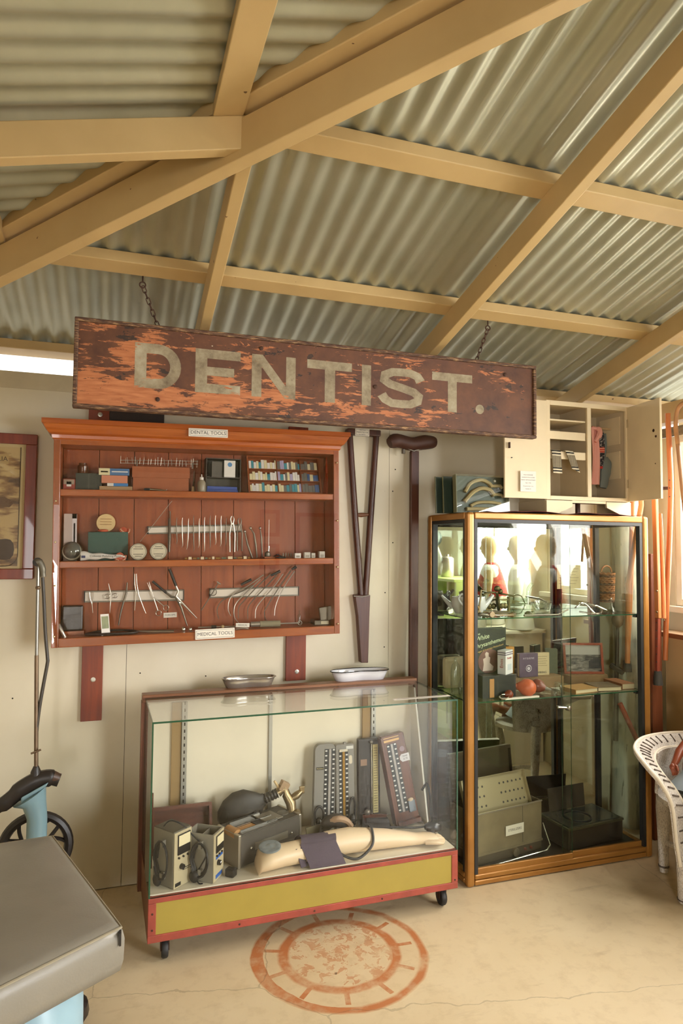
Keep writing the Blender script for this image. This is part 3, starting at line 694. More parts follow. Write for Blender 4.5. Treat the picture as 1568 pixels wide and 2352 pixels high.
part('handle', B().lathe([(.0085,0),(.0085,.002),(.006,.018),(.006,.03)], 12, (p.x,-.10,z)), mat('pale_wood', (206,172,120), .5), t, smooth=True)
part('stem', B().cyl((p.x,-.10,z+.03), (p.x+.004,-.10,z+.105), .0035, .002), mat('dark_bristle', (90,70,52), .8), t, smooth=True)
p = at(463, 1125, Y=-.14); z = shz(p.x, S1)
t = thing('dropper_bottle', 'small cloudy plastic bottle with a white nozzle cap', 'bottle', (p.x, -.13, z))
part('body', B().lathe([(.0,0),(.018,0),(.0195,.003),(.0195,.046),(.014,.056),(.009,.06),(.0,.06)], 16, (p.x,-.13,z)), mat('cloudy_plastic', (150,138,116), .35), t, smooth=True)
part('cap', B().lathe([(.0095,.058),(.0095,.072),(.003,.074),(.0015,.086)], 12, (p.x,-.13,z)), white, t, smooth=True)
# glazed box with a booklet above and blue cases below
x0, x1 = span(473, 553, 1090, -.12); z0 = shz(x0, S1); z1 = pz(513, 1053, -.12); zm = z0+(z1-z0)*.44
t = thing('instrument_chest', 'dark two-tier chest with a white emblem booklet above blue cases', 'chest', ((x0+x1)/2, -.09, z0))
for q in ((x0,x1,z0,z0+.004),(x0,x1,zm,zm+.004),(x0,x1,z1-.004,z1),(x0,x0+.004,z0+.004,z1-.004),(x1-.004,x1,z0+.004,z1-.004)):
    part('frame', B().box(q[0],q[1],-.12,-.045,q[2],q[3]), mat('chest_dark', (66,58,48), .5), t)
part('back', B().box(x0+.004,x1-.004,-.05,-.046,z0+.004,z1-.004), mat('chest_back', (72,66,54), .6), t)
one('booklet', B().box(x0+.088, x0+.142, -.112, -.106, zm+.0045, z1-.008), white, 'white booklet with a round blue emblem in the dark chest', 'booklet')
e = bpy.data.objects['booklet']; part('emblem', B().lathe([(.0,0),(.011,0),(.011,.0004),(.0,.0004)], 20, (x0+.115,-.112,z1-.028), (0,-1,0)), mat('emblem_blue', (84,132,176), .5), e)
one('grey_packet', B().box(x0+.03, x0+.08, -.10, -.08, zm+.0045, z1-.014), mat('packet_grey', (96,90,80), .6), 'grey packet beside the booklet in the dark chest', 'packet')
one('blue_case', B().box(x0+.006, x1-.012, -.116, -.055, z0+.0045, z0+.019), mat('case_blue', (36,66,140), .45), 'lower flat blue case in the dark chest', 'case', bevel=.001)
one('blue_case', B().box(x0+.008, x1-.016, -.112, -.055, z0+.0196, z0+.033), mat('case_blue2', (44,74,150), .45), 'upper flat blue case in the dark chest', 'case', bevel=.001)
# leaning tray of little cartons
x0, x1 = span(570, 738, 1090, -.11); z0 = shz((x0+x1)/2, S1); z1 = pz(650, 1050, -.08)
tw, thh = x1-x0, (z1-z0)/math.cos(.3)+.004
TM = T((x0+x1)/2, -.125, z0+.002) @ WT @ Rx(-.32)
ty = thing('sample_tray', 'shallow wooden tray divided into compartments of tiny cartons', 'tray', TM.to_translation(), TM.to_euler())
TW = wood('tray_wood', (120,58,28), (160,90,48), .4, 0)
part('tray_back', B(TM).box(-tw/2, tw/2, .022, .027, 0, thh), TW, ty)
for q in ((-tw/2,tw/2,0,.008),(-tw/2,tw/2,thh-.008,thh),(-tw/2,-tw/2+.008,.008,thh-.008),(tw/2-.008,tw/2,.008,thh-.008)): part('rim', B(TM).box(q[0],q[1],-.004,.022,q[2],q[3]), TW, ty)
rows = [(.008+(thh-.016)*k/3) for k in range(4)]
for z in rows[1:3]: part('divider', B(TM).box(-tw/2+.008, tw/2-.008, .002, .022, z-.0015, z+.0015), TW, ty)
cols = (-tw/2+.008, -tw/2+.008+(tw-.016)*.40, -tw/2+.008+(tw-.016)*.74, tw/2-.008)
for x in cols[1:3]: part('divider', B(TM).box(x-.0015, x+.0015, .002, .022, .008, thh-.008), TW, ty)
cm = [white, cream, mat('mini_teal', (70,140,150), .5), mat('mini_blue', (70,96,140), .5), mat('mini_grey', (110,106,98), .5), mat('mini_lilac', (170,160,190), .5), red]
k = 0
for r in range(3):
    for c in range(3):
        xa, xb_ = cols[c]+.003, cols[c+1]-.003; x = xa; kc = 0
        while x < xb_-.006:
            w = random.uniform(.009, .016) if c < 2 else random.uniform(.012,.022); w = min(w, xb_-x); h = (rows[r+1]-rows[r])*random.uniform(.5,.8)
            m = random.choice([white,cream,white,cream,cm[2]] if c == 0 else ([cream,cm[2],cm[4],cm[5],white] if c == 1 else [cm[3],cm[4],cm[4],cream]))
            if w > .004: one('mini_carton', B(TM).box(x, x+w-.001, .004, .0215, rows[r]+.0017, rows[r]+.0017+h), m, 'tiny %s carton, %s in the %s %s compartment of the wooden tray' % ('pale' if m in (white,cream) else 'coloured', ORD[kc] if kc < 12 else 'last', ('bottom','middle','top')[r], ('left','centre','right')[c]), 'carton', 'tiny cartons in the wooden tray')
            x += w; k += 1; kc += 1
# crumpled orange bag in the corner
bx_ = at(757, 1098, Y=-.09); z = shz(bx_.x, S1); zt = pz(757, 1040, -.09)
def bagp(u, v):
    a = u*2*PI; r = (.026+.006*math.sin(3*a+5*v)+.004*math.sin(7*a+9*v))*(1-.55*v**2)
    return (bx_.x+r*math.cos(a), -.075+r*.8*math.sin(a), z+(zt-z)*v+.004*math.sin(5*a))
b = B(); b.rings([[V(bagp(i/18, v/8)) for i in range(18)] for v in range(9)]); 
for p in b.v: p.z = max(p.z, z+.0005)
one('plastic_bag', b, mat('orange_plastic', (170,62,26), .25), 'crumpled orange plastic bag in the upper right corner', 'bag', smooth=True)

# middle shelf
t = carton('paste_box', 'tall pale lilac carton standing behind the round glass tin', 'carton', 148, 178, 1180, -.105, .03, S2, mat('lilac_card', (188,172,162), .55), faces=[(.66,.99,.0,1.,mat('lilac_side',(206,198,198),.5)), (.66,.99,.9,1,mat('navy',(44,50,96),.5)), (.76,.88,.2,.8,INK)])
def disc_tin(name, label, px, py, pr, Y, m, lidm, tilt=.12, lines=True):
    c = at(px, py, Y=Y); r = at(px+pr, py, Y=Y).x-c.x; z = shz(c.x, S2)
    M = T(c.x, Y, z) @ Rx(-tilt); t = thing(name, label, 'tin', M.to_translation(), M.to_euler())
    part('tin', B(M).lathe([(r*.97,0),(r,.002),(r,.012),(r*.97,.014)], 28, (0,.0,r), (0,1,0)), m, t, smooth=True)
    part('lid_print', B(M).lathe([(r*.9,0),(r*.9,.0006)], 28, (0,-.0006,r), (0,1,0)), lidm, t)
    if lines:
        for q, w in ((.55,.8),(.32,1.1),(-.3,1.1),(-.55,.8)): part('print_line', B(M).box(-r*w*.5, r*w*.5, -.0009, -.0006, r+q*r-.0012, r+q*r+.0012), INK, t)
        part('print_ring', B(M).tube([V((r*.82*math.cos(2*PI*k/24), -.0008, r+r*.82*math.sin(2*PI*k/24))) for k in range(24)], .0006, 4, closed=True), INK, t)
    return t
TINM = mat('tin_metal', (150,140,122), .35, .7); LIDP = mat('lid_print', (206,194,168), .5, var=.08, vs=60)
disc_tin('round_tin', 'left of the two round printed tins facing the glass', 317.5, 1266, 20.5, -.155, TINM, LIDP)
disc_tin('round_tin', 'right of the two round printed tins facing the glass', 364, 1266, 20.5, -.155, TINM, LIDP)
t = disc_tin('glass_tin', 'round tin with a clear bulging lens in the left corner', 165, 1263, 24, -.13, mat('dark_tin', (88,74,56), .4, .5), mat('tin_cream', (186,176,152), .5), lines=False)
M = wm(t); part('lens', B(M).lathe([(.037,0),(.034,.006),(.024,.014),(.010,.018),(.001,.019)], 20, (0,-.001,.047), (0,-1,0)), mat('lens_grey', (112,112,104), .08, .3), t, smooth=True)
gb = carton('green_box', 'dark green cloth-covered box on the middle shelf', 'box', 203, 295, 1222, -.105, .07, S2, teal, lid=None)
x0, x1 = span(203, 295, 1240, -.105); zt = gb['_top']
disc = at(243, 1203, Y=-.07); r = at(265, 1203, Y=-.07).x-disc.x
t = thing('powder_tin', 'round cream powder tin standing on edge on the green box', 'tin', (disc.x, -.07, zt))
part('tin', B().lathe([(r*.96,0),(r,.002),(r,.016),(r*.96,.018)], 26, (disc.x,-.075,zt+r+.0005), (0,1,.12)), mat('powder_cream', (212,182,128), .5, var=.08, vs=40), t, smooth=True)
for q in (.4, .1, -.2): part('print_line', B().box(disc.x-r*.6, disc.x+r*.6, -.0785, -.0755, zt+r+q*r, zt+r+q*r+.003), mat('print_ochre', (170,130,80), .6), t)
GUM = mat('denture_pink', (190,92,66), .3, var=.1, vs=20); TOOTH = mat('tooth', (226,206,170), .3)
def denture(label, c, R, z, rx=0., rz=0., teeth=True, name='denture'):
    M = T(c.x, c.y, z) @ Rz(rz) @ Rx(rx); t = thing(name, label, 'denture', M.to_translation(), M.to_euler())
    pts = [V((R*math.cos(a), -R*1.1*math.sin(a), R*.32)) for a in [PI*k/12 for k in range(13)]]
    part('gum', B(M).tube(pts, [R*.26+R*.06*math.sin(PI*k/12) for k in range(13)], 8).lathe([(R*.1,R*.30),(R*.75,R*.2),(R*.8,R*.05)], 14, (0,-R*.2,R*.05)), GUM, t, smooth=True)
    if teeth:
        for k in range(10):
            a = PI*(k+.9)/10.8; c_ = V((R*1.06*math.cos(a), -R*1.16*math.sin(a), R*.60)); part('tooth', B(M).ball(c_, (R*.13,R*.11,R*.17), 8, 5), TOOTH, t, smooth=True)
    return t
c = at(284, 1210, Y=-.08); denture('pink denture leaning beside the powder tin on the green box', V((c.x,-.07,0)), .022, zt+.012, 1.0, .5)
c = at(236, 1219, Y=-.095); denture('flat pale pink denture lying on the green box', V((c.x,-.085,0)), .019, zt+.0002, 0, .2, False)
c = at(275, 1280, Y=-.16); denture('pink denture standing upright behind the end of the paste tube', V((c.x,-.128,0)), .024, shz(c.x,S2)+.022, 1.35, .2)
# paste tube
p, q = at(185, 1276, Y=-.165), at(282, 1277, Y=-.165); z = shz(p.x, S2)
t = thing('paste_tube', 'crumpled white tube of polishing paste lying on the middle shelf', 'tube', ((p.x+q.x)/2, -.165, z))
n = 14; rs = []
for i in range(n+1):
    u = i/n; x = p.x+(q.x-p.x)*u; hh = (.020*(1-u*.72)*(1+.12*math.sin(u*19)))*(.55 if u > .93 else 1); dd = .004+.011*math.sin(PI*min(1,.1+u))
    rs.append([V((x, -.163+dd*math.cos(2*PI*k/12), z+.0215+.002*math.sin(u*15)+hh*math.sin(2*PI*k/12))) for k in range(12)])
b = B().rings(rs)
for v in b.v: v.z = max(v.z, z+.0004)
part('tube_body', b, mat('tube_white', (222,216,208), .35), t, smooth=True)
part('cap', B().cyl((q.x,-.163,z+.02),(q.x+.010,-.163,z+.02),.004), white, t)
part('stripe', B().box(p.x+.004, p.x+.020, -.1795, -.174, z+.014, z+.024), mat('navy', (44,50,96), .5), t)
text('lettering', 'Colloidal Polishing Paste', t, T(p.x+.105, -.1795, z+.022) @ Rx(PI/2), .0135, INK, extrude=.0001)
# magnetic strips with instruments
def strip(label, px0, py0, px1, py1, hp_):
    a, c = at(px0, py0, Y=-.05), at(px1, py1, Y=-.05); d = (c-a); L = d.length; an = math.atan2(d.z, d.x)
    M = T(a.x, -.034, a.z) @ Ry(-an); t = thing('magnetic_strip', label, 'tool rack', M.to_translation(), M.to_euler()); h = .0019*hp_
    part('strip_face', B(M).box(.004, L-.004, -.008, 0, -h/2+.006, h/2-.006), mat('strip_white', (222,210,194), .4), t)
    for s_ in (-1, 1): part('strip_rail', B(M).box(0, L, -.011, 0, s_*(h/2-.003)-.0035, s_*(h/2-.003)+.0035), DST, t, bevel=.001)
    for x in (0, L-.004): part('end_cap', B(M).box(x, x+.004, -.012, 0, -h/2, h/2), BLK, t)
    return t
strip('white magnetic strip of probes on the middle shelf back', 339, 1218, 556, 1213, 20)
strip('left white magnetic strip of scissors and forceps on the cabinet back', 193, 1371, 423, 1367, 28)
strip('right white magnetic strip of curved sounds on the cabinet back', 481, 1363, 687, 1358, 25)
YI = -.052
def P_(px, py, Y=YI): 
    v = at(px, py, Y=Y); return v
def inst(name, label, pts, r, m=STL, group=None, cat='dental tool', n=8, Y=YI):
    w = [P_(x, y, Y) for x, y in pts]; return one(name, B().tube(w, r, n), m, label, cat, group, smooth=True)
inst('dental_syringe', 'grey metal syringe body clipped to the strip', [(390,1174),(390,1190),(389,1192),(389,1226),(389,1228),(388,1268)], [.0035,.0035,.0065,.0065,.0085,.0055], DST, n=10)
inst('long_probe', 'long thin probe slanting across the left end of the strip', [(322,1244),(392,1154),(395,1151)], [.0012,.0012,.0016], STL)
gp = 'dental probes on the magnetic strip'
xs = [405,418,432,444,457,469,482,494,507,519]
for i, x in enumerate(xs):
    y0 = 1187+random.uniform(-4,5); y1 = 1262+random.uniform(-14,8); k = random.uniform(-2,3)
    inst('dental_probe', ORD[i]+' slender dental probe from the left on the middle magnetic strip', [(x+1,y0),(x,y0+10),(x,y0+26),(x-k*.3,y1-24),(x-k,y1-6),(x-k-2,y1)], [.0011,.0016,.0028,.0028,.0016,.0009], STL if i % 3 else DST, gp)
def pliers(label, px, py0, py1, spread, jaw, lean=0, m=STL, cat='pliers', Y=YI-.006):
    t = thing('dental_pliers', label, cat, P_(px, py1, Y)); pc = py0+jaw
    for s_ in (-1, 1):
        part('handle', B().tube([P_(px+s_*2,pc-2,Y), P_(px+s_*spread+lean*.3,(pc+py1)/2-10,Y), P_(px+s_*spread*.9+lean,py1,Y)], [.004,.0036,.003], 8), m, t, smooth=True)
        part('jaw', B().tube([P_(px+s_*2,pc,Y), P_(px+s_*4,py0+jaw*.4,Y), P_(px+s_*1.5,py0,Y)], [.004,.0032,.0018], 8), m, t, smooth=True)
    part('rivet', B().cyl(P_(px,pc,Y-.006), P_(px,pc,Y+.004), .0042), m, t)
pliers('steel pliers hung at the right end of the probe strip', 533, 1185, 1268, 6, 18)
pliers('dark extraction pliers hung past the end of the probe strip', 550, 1190, 1266, 6, 16, 0, DST)
for lb, pts in (('dark handled tool leaning left against the cabinet back', [(562,1221),(568,1250),(579,1277)]), ('tool with a round mirror head leaning in the middle shelf', [(575,1213),(583,1226),(587,1250),(590,1277)]), ('straight round-headed tool leaning nearest the drill parts', [(597,1213),(600,1235),(602,1276)])):
    w = [P_(*q, YI-.03) for q in pts]; w[-1].z = shz(w[-1].x, S2)+.003; t = thing('hand_tool', lb, 'dental tool', w[-1])
    part('shaft', B().tube(w, [.0022]+[.0045]*(len(w)-2)+[.004], 8), DST, t, smooth=True); part('head', B().ball(w[0], .007, 10, 6), STL, t, smooth=True)
p = P_(617, 1278, -.12); z = shz(p.x, S2)
t = thing('dental_drill', 'old dental drill with a tall thin needle on a tan block', 'dental drill', (p.x,-.11,z))
part('block', B().box(p.x-.024, p.x+.026, -.135, -.095, z, z+.008), card, t, bevel=.001)
part('motor', B().lathe([(.0,0),(.013,.001),(.015,.006),(.013,.02),(.006,.026),(.0,.026)], 14, (p.x-.005,-.115,z+.0082)), DST, t, smooth=True)
part('needle', B().cyl((p.x,-.115,z+.034), (p.x,-.115,z+.19), .0012), STL, t); part('grip', B().tube([(p.x,-.115,z+.03),(p.x+.001,-.115,z+.06)], [.0035,.0045], 10), CHR, t, smooth=True)
p = P_(636, 1278, -.13); z = shz(p.x, S2)
rod('drill_cable', 'small coil of black drill cable on the middle shelf', 'cable', spline([(p.x-.02,-.12,z+.004),(p.x,-.14,z+.018),(p.x+.02,-.12,z+.01),(p.x+.04,-.13,z+.004),(p.x+.03,-.15,z+.004),(p.x-.01,-.15,z+.004)]), .0032, BLK)
for i in range(4): inst('hand_screw', ORD[i]+' dark screw post from the left beside the coil of cable', [(650+6*i,1278),(650+6*i,1270)], [.0032,.002], DST, 'dark screw posts on the middle shelf', Y=-.13)
# row of small false teeth cards and vials along the shelf front
x = 424; i = 0
while x < 572:
    w = random.choice((6,8,12)); c = P_(x+w/2, 1279, -.16); z = shz(c.x, S2); dx = w*.0018/2
    if i % 3 == 1: one('tooth_row', B().box(c.x-dx, c.x+dx, -.17, -.155, z, z+.006).tube([(c.x-dx,-.165,z+.009),(c.x+dx,-.165,z+.009)], .004, 6), TOOTH, ORD[i//3]+' row of cream false teeth from the left along the middle shelf front', 'false teeth', 'false teeth along the middle shelf')
    else: one('sample_vial', B().cyl((c.x-dx,-.165,z+.0052),(c.x+dx,-.165,z+.0052), .005, n=10), [mat('vial_amber',(150,112,60),.2), mat('vial_green',(110,112,90),.2)][i % 2], ORD[i-(i+1)//3]+' tiny %s glass vial from the left along the middle shelf front' % ('amber','green')[i % 2], 'vial', 'vials along the middle shelf', smooth=True)
    x += w+2; i += 1
PLA = mat('clear_plastic_box', (196,188,176), .15)
for px, w, h, m, lb in ((683.5,16,13,white,'white printed cube box on the middle shelf'),(705,16,15,PLA,'clear plastic cube box right of the white printed one'),(719,10,13,PLA,'narrow clear plastic box between two cube boxes'),(739,15,17,PLA,'clear plastic box at the right end of the middle shelf')):
    c = P_(px, 1278, -.16); z = shz(c.x, S2); dx = w*.0019/2
    t = thing('cube_box', lb, 'box', (c.x,-.15,z)); part('box', B().box(c.x-dx,c.x+dx,-.165,-.165+2*dx,z,z+h*.0019), m, t, bevel=.001)
    part('insert', B().box(c.x-dx*.6,c.x+dx*.6,-.1662,-.165,z+.004,z+h*.001), mat('insert_grey',(150,140,124),.5), t)

# bottom compartment
one('leather_case', B().box(*span(142,190,1420,-.08), -.08, -.04, shz(-.2,S0)+.018, pz(165,1391,-.08)), mat('black_leather', (44,32,28), .25, bump=.5, bs=25), 'glossy black leather case leaning in the lower left corner', 'case', bevel=.006)
one('step_block', B().box(*span(140,192,1460,-.10), -.10, -.036, shz(-.2,S0), shz(-.2,S0)+.0175), RED, 'low cedar block under the leather case', 'block')
a, c = P_(134,1434,-.15), P_(151,1469,-.15)
one('metal_flask', B().tube([a, a+(c-a)*.04, c+(a-c)*.04, c], [.007,.0085,.0085,.007], 14), STL, 'small steel cylinder leaning in the lower left corner', 'flask', smooth=True)
def scissors(label, pivot, tips, rings_, m=STL, rr=.010, name='scissors', r=.0022, Y=YI-.004):
    t = thing(name, label, name, P_(*pivot, Y)); pv = P_(*pivot, Y)
    for tip, rg_ in zip(tips, rings_):
        tw_ = P_(*tip, Y); rw = P_(*rg_, Y); d = (rw-pv).normalized()
        part('blade', B().tube([pv, (pv+tw_)/2, tw_], [r*1.3, r*1.2, r*.4], 6, flat=.5), m, t, smooth=True)
        part('shank', B().tube([pv, rw-d*rr], [r*1.2, r], 6), m, t, smooth=True)
        part('finger_ring', B().tube(arc(rw, rr, 0, 360, 16)[:-1], r*.8, 6, closed=True), m, t, smooth=True)
    part('rivet', B().cyl(pv+V((0,-.004,0)), pv+V((0,.003,0)), .003), m, t)
w = thing('clamp', 'small steel clamp hung at the left end of the lower left strip', 'clamp', P_(211,1385))
for s_ in (-1,1): part('arm', B().tube([P_(210+s_*5,1360), P_(210+s_*3,1376), P_(211,1388), P_(213,1408)], [.002,.0024,.0026,.0012], 6), STL, w, smooth=True)
scissors('long handled scissors hung point up on the lower left strip', (255,1366), [(249,1340),(252,1408)], [(246,1370),(264,1368)], STL, .0105)
inst('catheter', 'grey curved metal catheter hung on the lower left strip', [(292,1338),(290,1362),(282,1388),(276,1412),(272,1436)], [.0032,.0045,.0045,.004,.003], DST, cat='medical tool')
w = thing('tongs', 'steel tongs with spread arms hung on the lower left strip', 'tongs', P_(311,1350))
for q in ([(309,1318),(309,1340),(312,1360),(309,1402)], [(313,1318),(314,1342),(318,1366),(330,1398),(335,1409)]): part('arm', B().tube([P_(*x_) for x_ in q], [.0016,.0026,.0026,.0018][:len(q)] if len(q) == 4 else [.0016,.0024,.0026,.0024,.0012], 6), STL, w, smooth=True)
scissors('slanting steel scissors with rings at the lower end', (352,1372), [(338,1338),(342,1336)], [(364,1408),(381,1396)], STL, .0125)
w = thing('forceps', 'large crossed forceps with black handles on the lower left strip', 'forceps', P_(408,1378))
FY = YI-.012
part('grip', B().tube([P_(389,1307,FY), P_(404,1346,FY)], .0068, 10), BLK, w, smooth=True); part('grip', B().tube([P_(350,1335,FY), P_(382,1362,FY)], .0058, 10), BLK, w, smooth=True)
part('arm', B().tube([P_(404,1346,FY),P_(409,1358,FY),P_(404,1370,FY),P_(418,1385,FY),P_(452,1420,FY)], [.0052,.006,.0062,.006,.002], 8), STL, w, smooth=True)
part('arm', B().tube([P_(382,1362,FY),P_(394,1371,FY),P_(404,1372,FY),P_(416,1395,FY),P_(430,1438,FY)], [.005,.0056,.006,.0052,.0026], 8), DST, w, smooth=True)
part('joint', B().lathe([(.0075,0),(.006,.012),(.0,.013)], 12, P_(414,1384,FY), (0,-1,0)), CHR, w, smooth=True)
p = P_(391, 1413, -.045); plaque('label_card', [('FORCEPS',0)], T(p.x, -.0345, p.z) @ Ry(-.03) @ Rx(PI/2), .062, .024, 'tiny white card reading FORCEPS on the cabinet back', .012, border=False)
# stethoscope coil, leaning card, cylinders
p = P_(255, 1455, -.13); z = shz(p.x, S0)
rod('stethoscope', 'coiled black stethoscope tubing on the cabinet bottom', 'stethoscope', spline([(p.x-.10,-.14,z+.006),(p.x-.04,-.10,z+.012),(p.x+.04,-.09,z+.012),(p.x+.11,-.11,z+.008),(p.x+.10,-.15,z+.006),(p.x+.02,-.165,z+.006),(p.x-.06,-.165,z+.006),(p.x-.11,-.15,z+.006)]), .006, mat('tubing_black', (44,30,26), .4), 8)
p = P_(250, 1462, -.17)
M = T(p.x-.02, -.165, z) @ Rz(.55) @ Rx(-.18); t = thing('leaflet', 'folded glossy leaflet standing open near the glass', 'leaflet', M.to_translation(), M.to_euler())
part('page', B(M).box(-.012, .03, 0, .0012, 0, .095), mat('leaflet_white', (198,186,176), .25), t); part('picture', B(M).box(-.008, .026, -.0004, 0, .03, .085), mat('leaflet_green', (126,132,84), .4, var=.3, vs=40), t)
w = thing('hemostat', 'long steel clamp lying on the cabinet bottom', 'clamp', (P_(345,1455,-.15).x,-.15,shz(.1,S0)))
zz = shz(.15, S0)
part('arm', B().tube([(P_(297,1440,-.1).x,-.08,zz+.004),(P_(345,1452,-.13).x,-.125,zz+.006),(P_(400,1460,-.15).x,-.15,zz+.008)], [.003,.005,.003], 8), DST, w, smooth=True)
part('arm', B().tube([(P_(310,1446,-.1).x,-.10,zz+.004),(P_(350,1458,-.13).x,-.14,zz+.004),(P_(398,1464,-.15).x,-.165,zz+.005)], [.003,.005,.003], 8), STL, w, smooth=True)
for px, r in ((421,.011),(437,.009)):
    c = P_(px, 1455, -.14); one('steel_ball', B().lathe([(.0,0),(r*.8,.001),(r,r*.9),(r*.7,r*1.7),(.003,r*2)], 14, (c.x,-.14,shz(c.x,S0))), CHR, 'polished steel %s bulb end on the cabinet bottom' % ('larger' if r > .01 else 'smaller'), 'medical tool', smooth=True)
# curved sounds on the right strip
SY = YI-.004
gp = 'curved steel sounds on the right magnetic strip'
snd = [[(580,1344),(560,1356),(515,1376),(500,1394),(499,1408),(502,1421)], [(605,1320),(570,1345),(540,1362),(527,1378),(524,1400),(530,1415)], [(622,1318),(590,1348),(560,1380),(548,1396),(547,1420)], [(636,1320),(606,1352),(578,1382),(569,1398),(569,1422)],
       [(650,1318),(630,1346),(600,1380),(588,1398),(586,1420)], [(668,1310),(640,1350),(616,1388),(607,1406),(610,1422),(617,1429)], [(676,1312),(655,1344),(640,1372),(632,1396),(630,1414)], [(598,1330),(560,1366),(540,1390),(538,1416),(548,1431)]]
snd.sort(key=lambda q: q[-1][0])
for i, q in enumerate(snd):
    w = spline([P_(*x_, SY-.002*(i % 3)) for x_ in q], 5); m = len(w)
    one('curved_sound', B().tube(w, [.0032-.0016*k/m for k in range(m)], 7), STL if i % 2 else DST, ORD[i]+' curved steel sound on the right magnetic strip, counted from the left', 'medical tool', gp, smooth=True)
for lb, a, c in (('upper black tool handle slanting above the right strip', (622,1322),(643,1312)), ('lower black tool handle slanting above the right strip', (553,1343),(577,1331)), ('black knob end of the longest sounds at upper right', (670,1308),(680,1302))):
    one('tool_handle', B().tube([P_(*a,SY-.01), P_(*c,SY-.01)], [.0055,.0075], 10), BLK, lb, 'tool handle', smooth=True)
w = thing('speculum', 'dark ring-handled hook tool at the left end of the right strip', 'medical tool', P_(490,1370))
part('ring', B().tube(arc(P_(489,1360,SY), .017, 0, 360, 16)[:-1], .0022, 6, closed=True), DST, w, smooth=True); part('rod', B().tube([P_(502,1338,SY),P_(488,1362,SY),P_(462,1402,SY)], .0026, 6), DST, w, smooth=True); part('thumb_rest', B().tube([P_(498,1336,SY),P_(506,1342,SY)], .004, 8), STL, w, smooth=True)
# syringe, MEDICAL tag, glass-sided metal box, bits in front
p, q = P_(576,1440,-.15), P_(676,1440,-.15); z = shz((p.x+q.x)/2, S0)+.0165
t = thing('large_syringe', 'large metal and glass syringe lying across the cabinet bottom', 'syringe', ((p.x+q.x)/2,-.14,z-.0165))
part('sleeve', B().cyl((p.x,-.14,z),(p.x+.045,-.14,z), .013, n=14), STL, t, smooth=True); part('barrel', B().cyl((p.x+.045,-.14,z),(p.x+.145,-.14,z), .0155, n=16), mat('smoky_glass', (140,132,108), .12), t, smooth=True)
part('plunger', B().cyl((p.x+.145,-.14,z),(q.x+.02,-.14,z), .004), STL, t); part('thumb_ring', B().tube(arc((q.x+.03,-.14,z), .010, 0, 360, 14)[:-1], .002, 6, closed=True), STL, t, smooth=True); part('nozzle', B().cyl((p.x-.02,-.14,z),(p.x,-.14,z), .003,.006), STL, t)
p = P_(557, 1436, -.16); plaque('label_card', [('MEDICAL',0)], T(p.x, -.158, p.z) @ Ry(.03) @ Rx(PI/2-.1), .066, .020, 'tiny white card reading MEDICAL before the large syringe', .011, border=False)
p, q = P_(455,1440,-.11), P_(540,1436,-.11); z = shz((p.x+q.x)/2, S0)
t = thing('trocar', 'thin steel trocar with a black collar lying behind the label', 'medical tool', ((p.x+q.x)/2,-.11,z))
part('rod', B().cyl((p.x,-.11,z+.009),(q.x,-.11,z+.009), .004), STL, t, smooth=True); part('collar', B().cyl((p.x+.062,-.11,z+.009),(p.x+.085,-.11,z+.009), .009), BLK, t, smooth=True); part('bead', B().ball((p.x+.115,-.112,z+.0092), .009, 10, 6), mat('bone', (206,178,130), .4), t, smooth=True)
p = P_(560, 1450, -.17); rod('finger_clamp', 'bent steel clamp lying at the front of the cabinet bottom', 'clamp', spline([(p.x-.04,-.17,z+.003),(p.x-.01,-.175,z+.008),(p.x+.02,-.17,z+.004),(p.x+.01,-.16,z+.004)]), .003, STL)
c = P_(738, 1446, -.12); z = shz(c.x, S0)
t = thing('instrument_box', 'nickel plated box with an open hinged lid at lower right', 'instrument box', (c.x,-.10,z)); NK = mat('nickel_box', (120,112,98), .22, .9, var=.2, vs=20)
part('tray', B().box(c.x-.045,c.x+.03,-.15,-.07,z,z+.024), NK, t, bevel=.003); part('lid', B(T(c.x+.02,-.08,z+.02) @ Ry(-.15)).box(-.03,.035,-.06,-.045,0,.07), NK, t, bevel=.003)
part('edge', B().box(c.x-.012,c.x+.028,-.152,-.149,z+.004,z+.020), mat('ivory_edge', (186,172,136), .4), t)
c = P_(688, 1445, -.13); one('glass_ampoule', B().lathe([(.0,0),(.007,0),(.008,.004),(.008,.05),(.003,.058),(.003,.075),(.0,.075)], 12, (c.x,-.12,shz(c.x,S0))), glass_mat('ampoule_glass', (.85,.86,.82), .08), 'clear glass ampoule standing near the nickel box', 'ampoule', smooth=True)

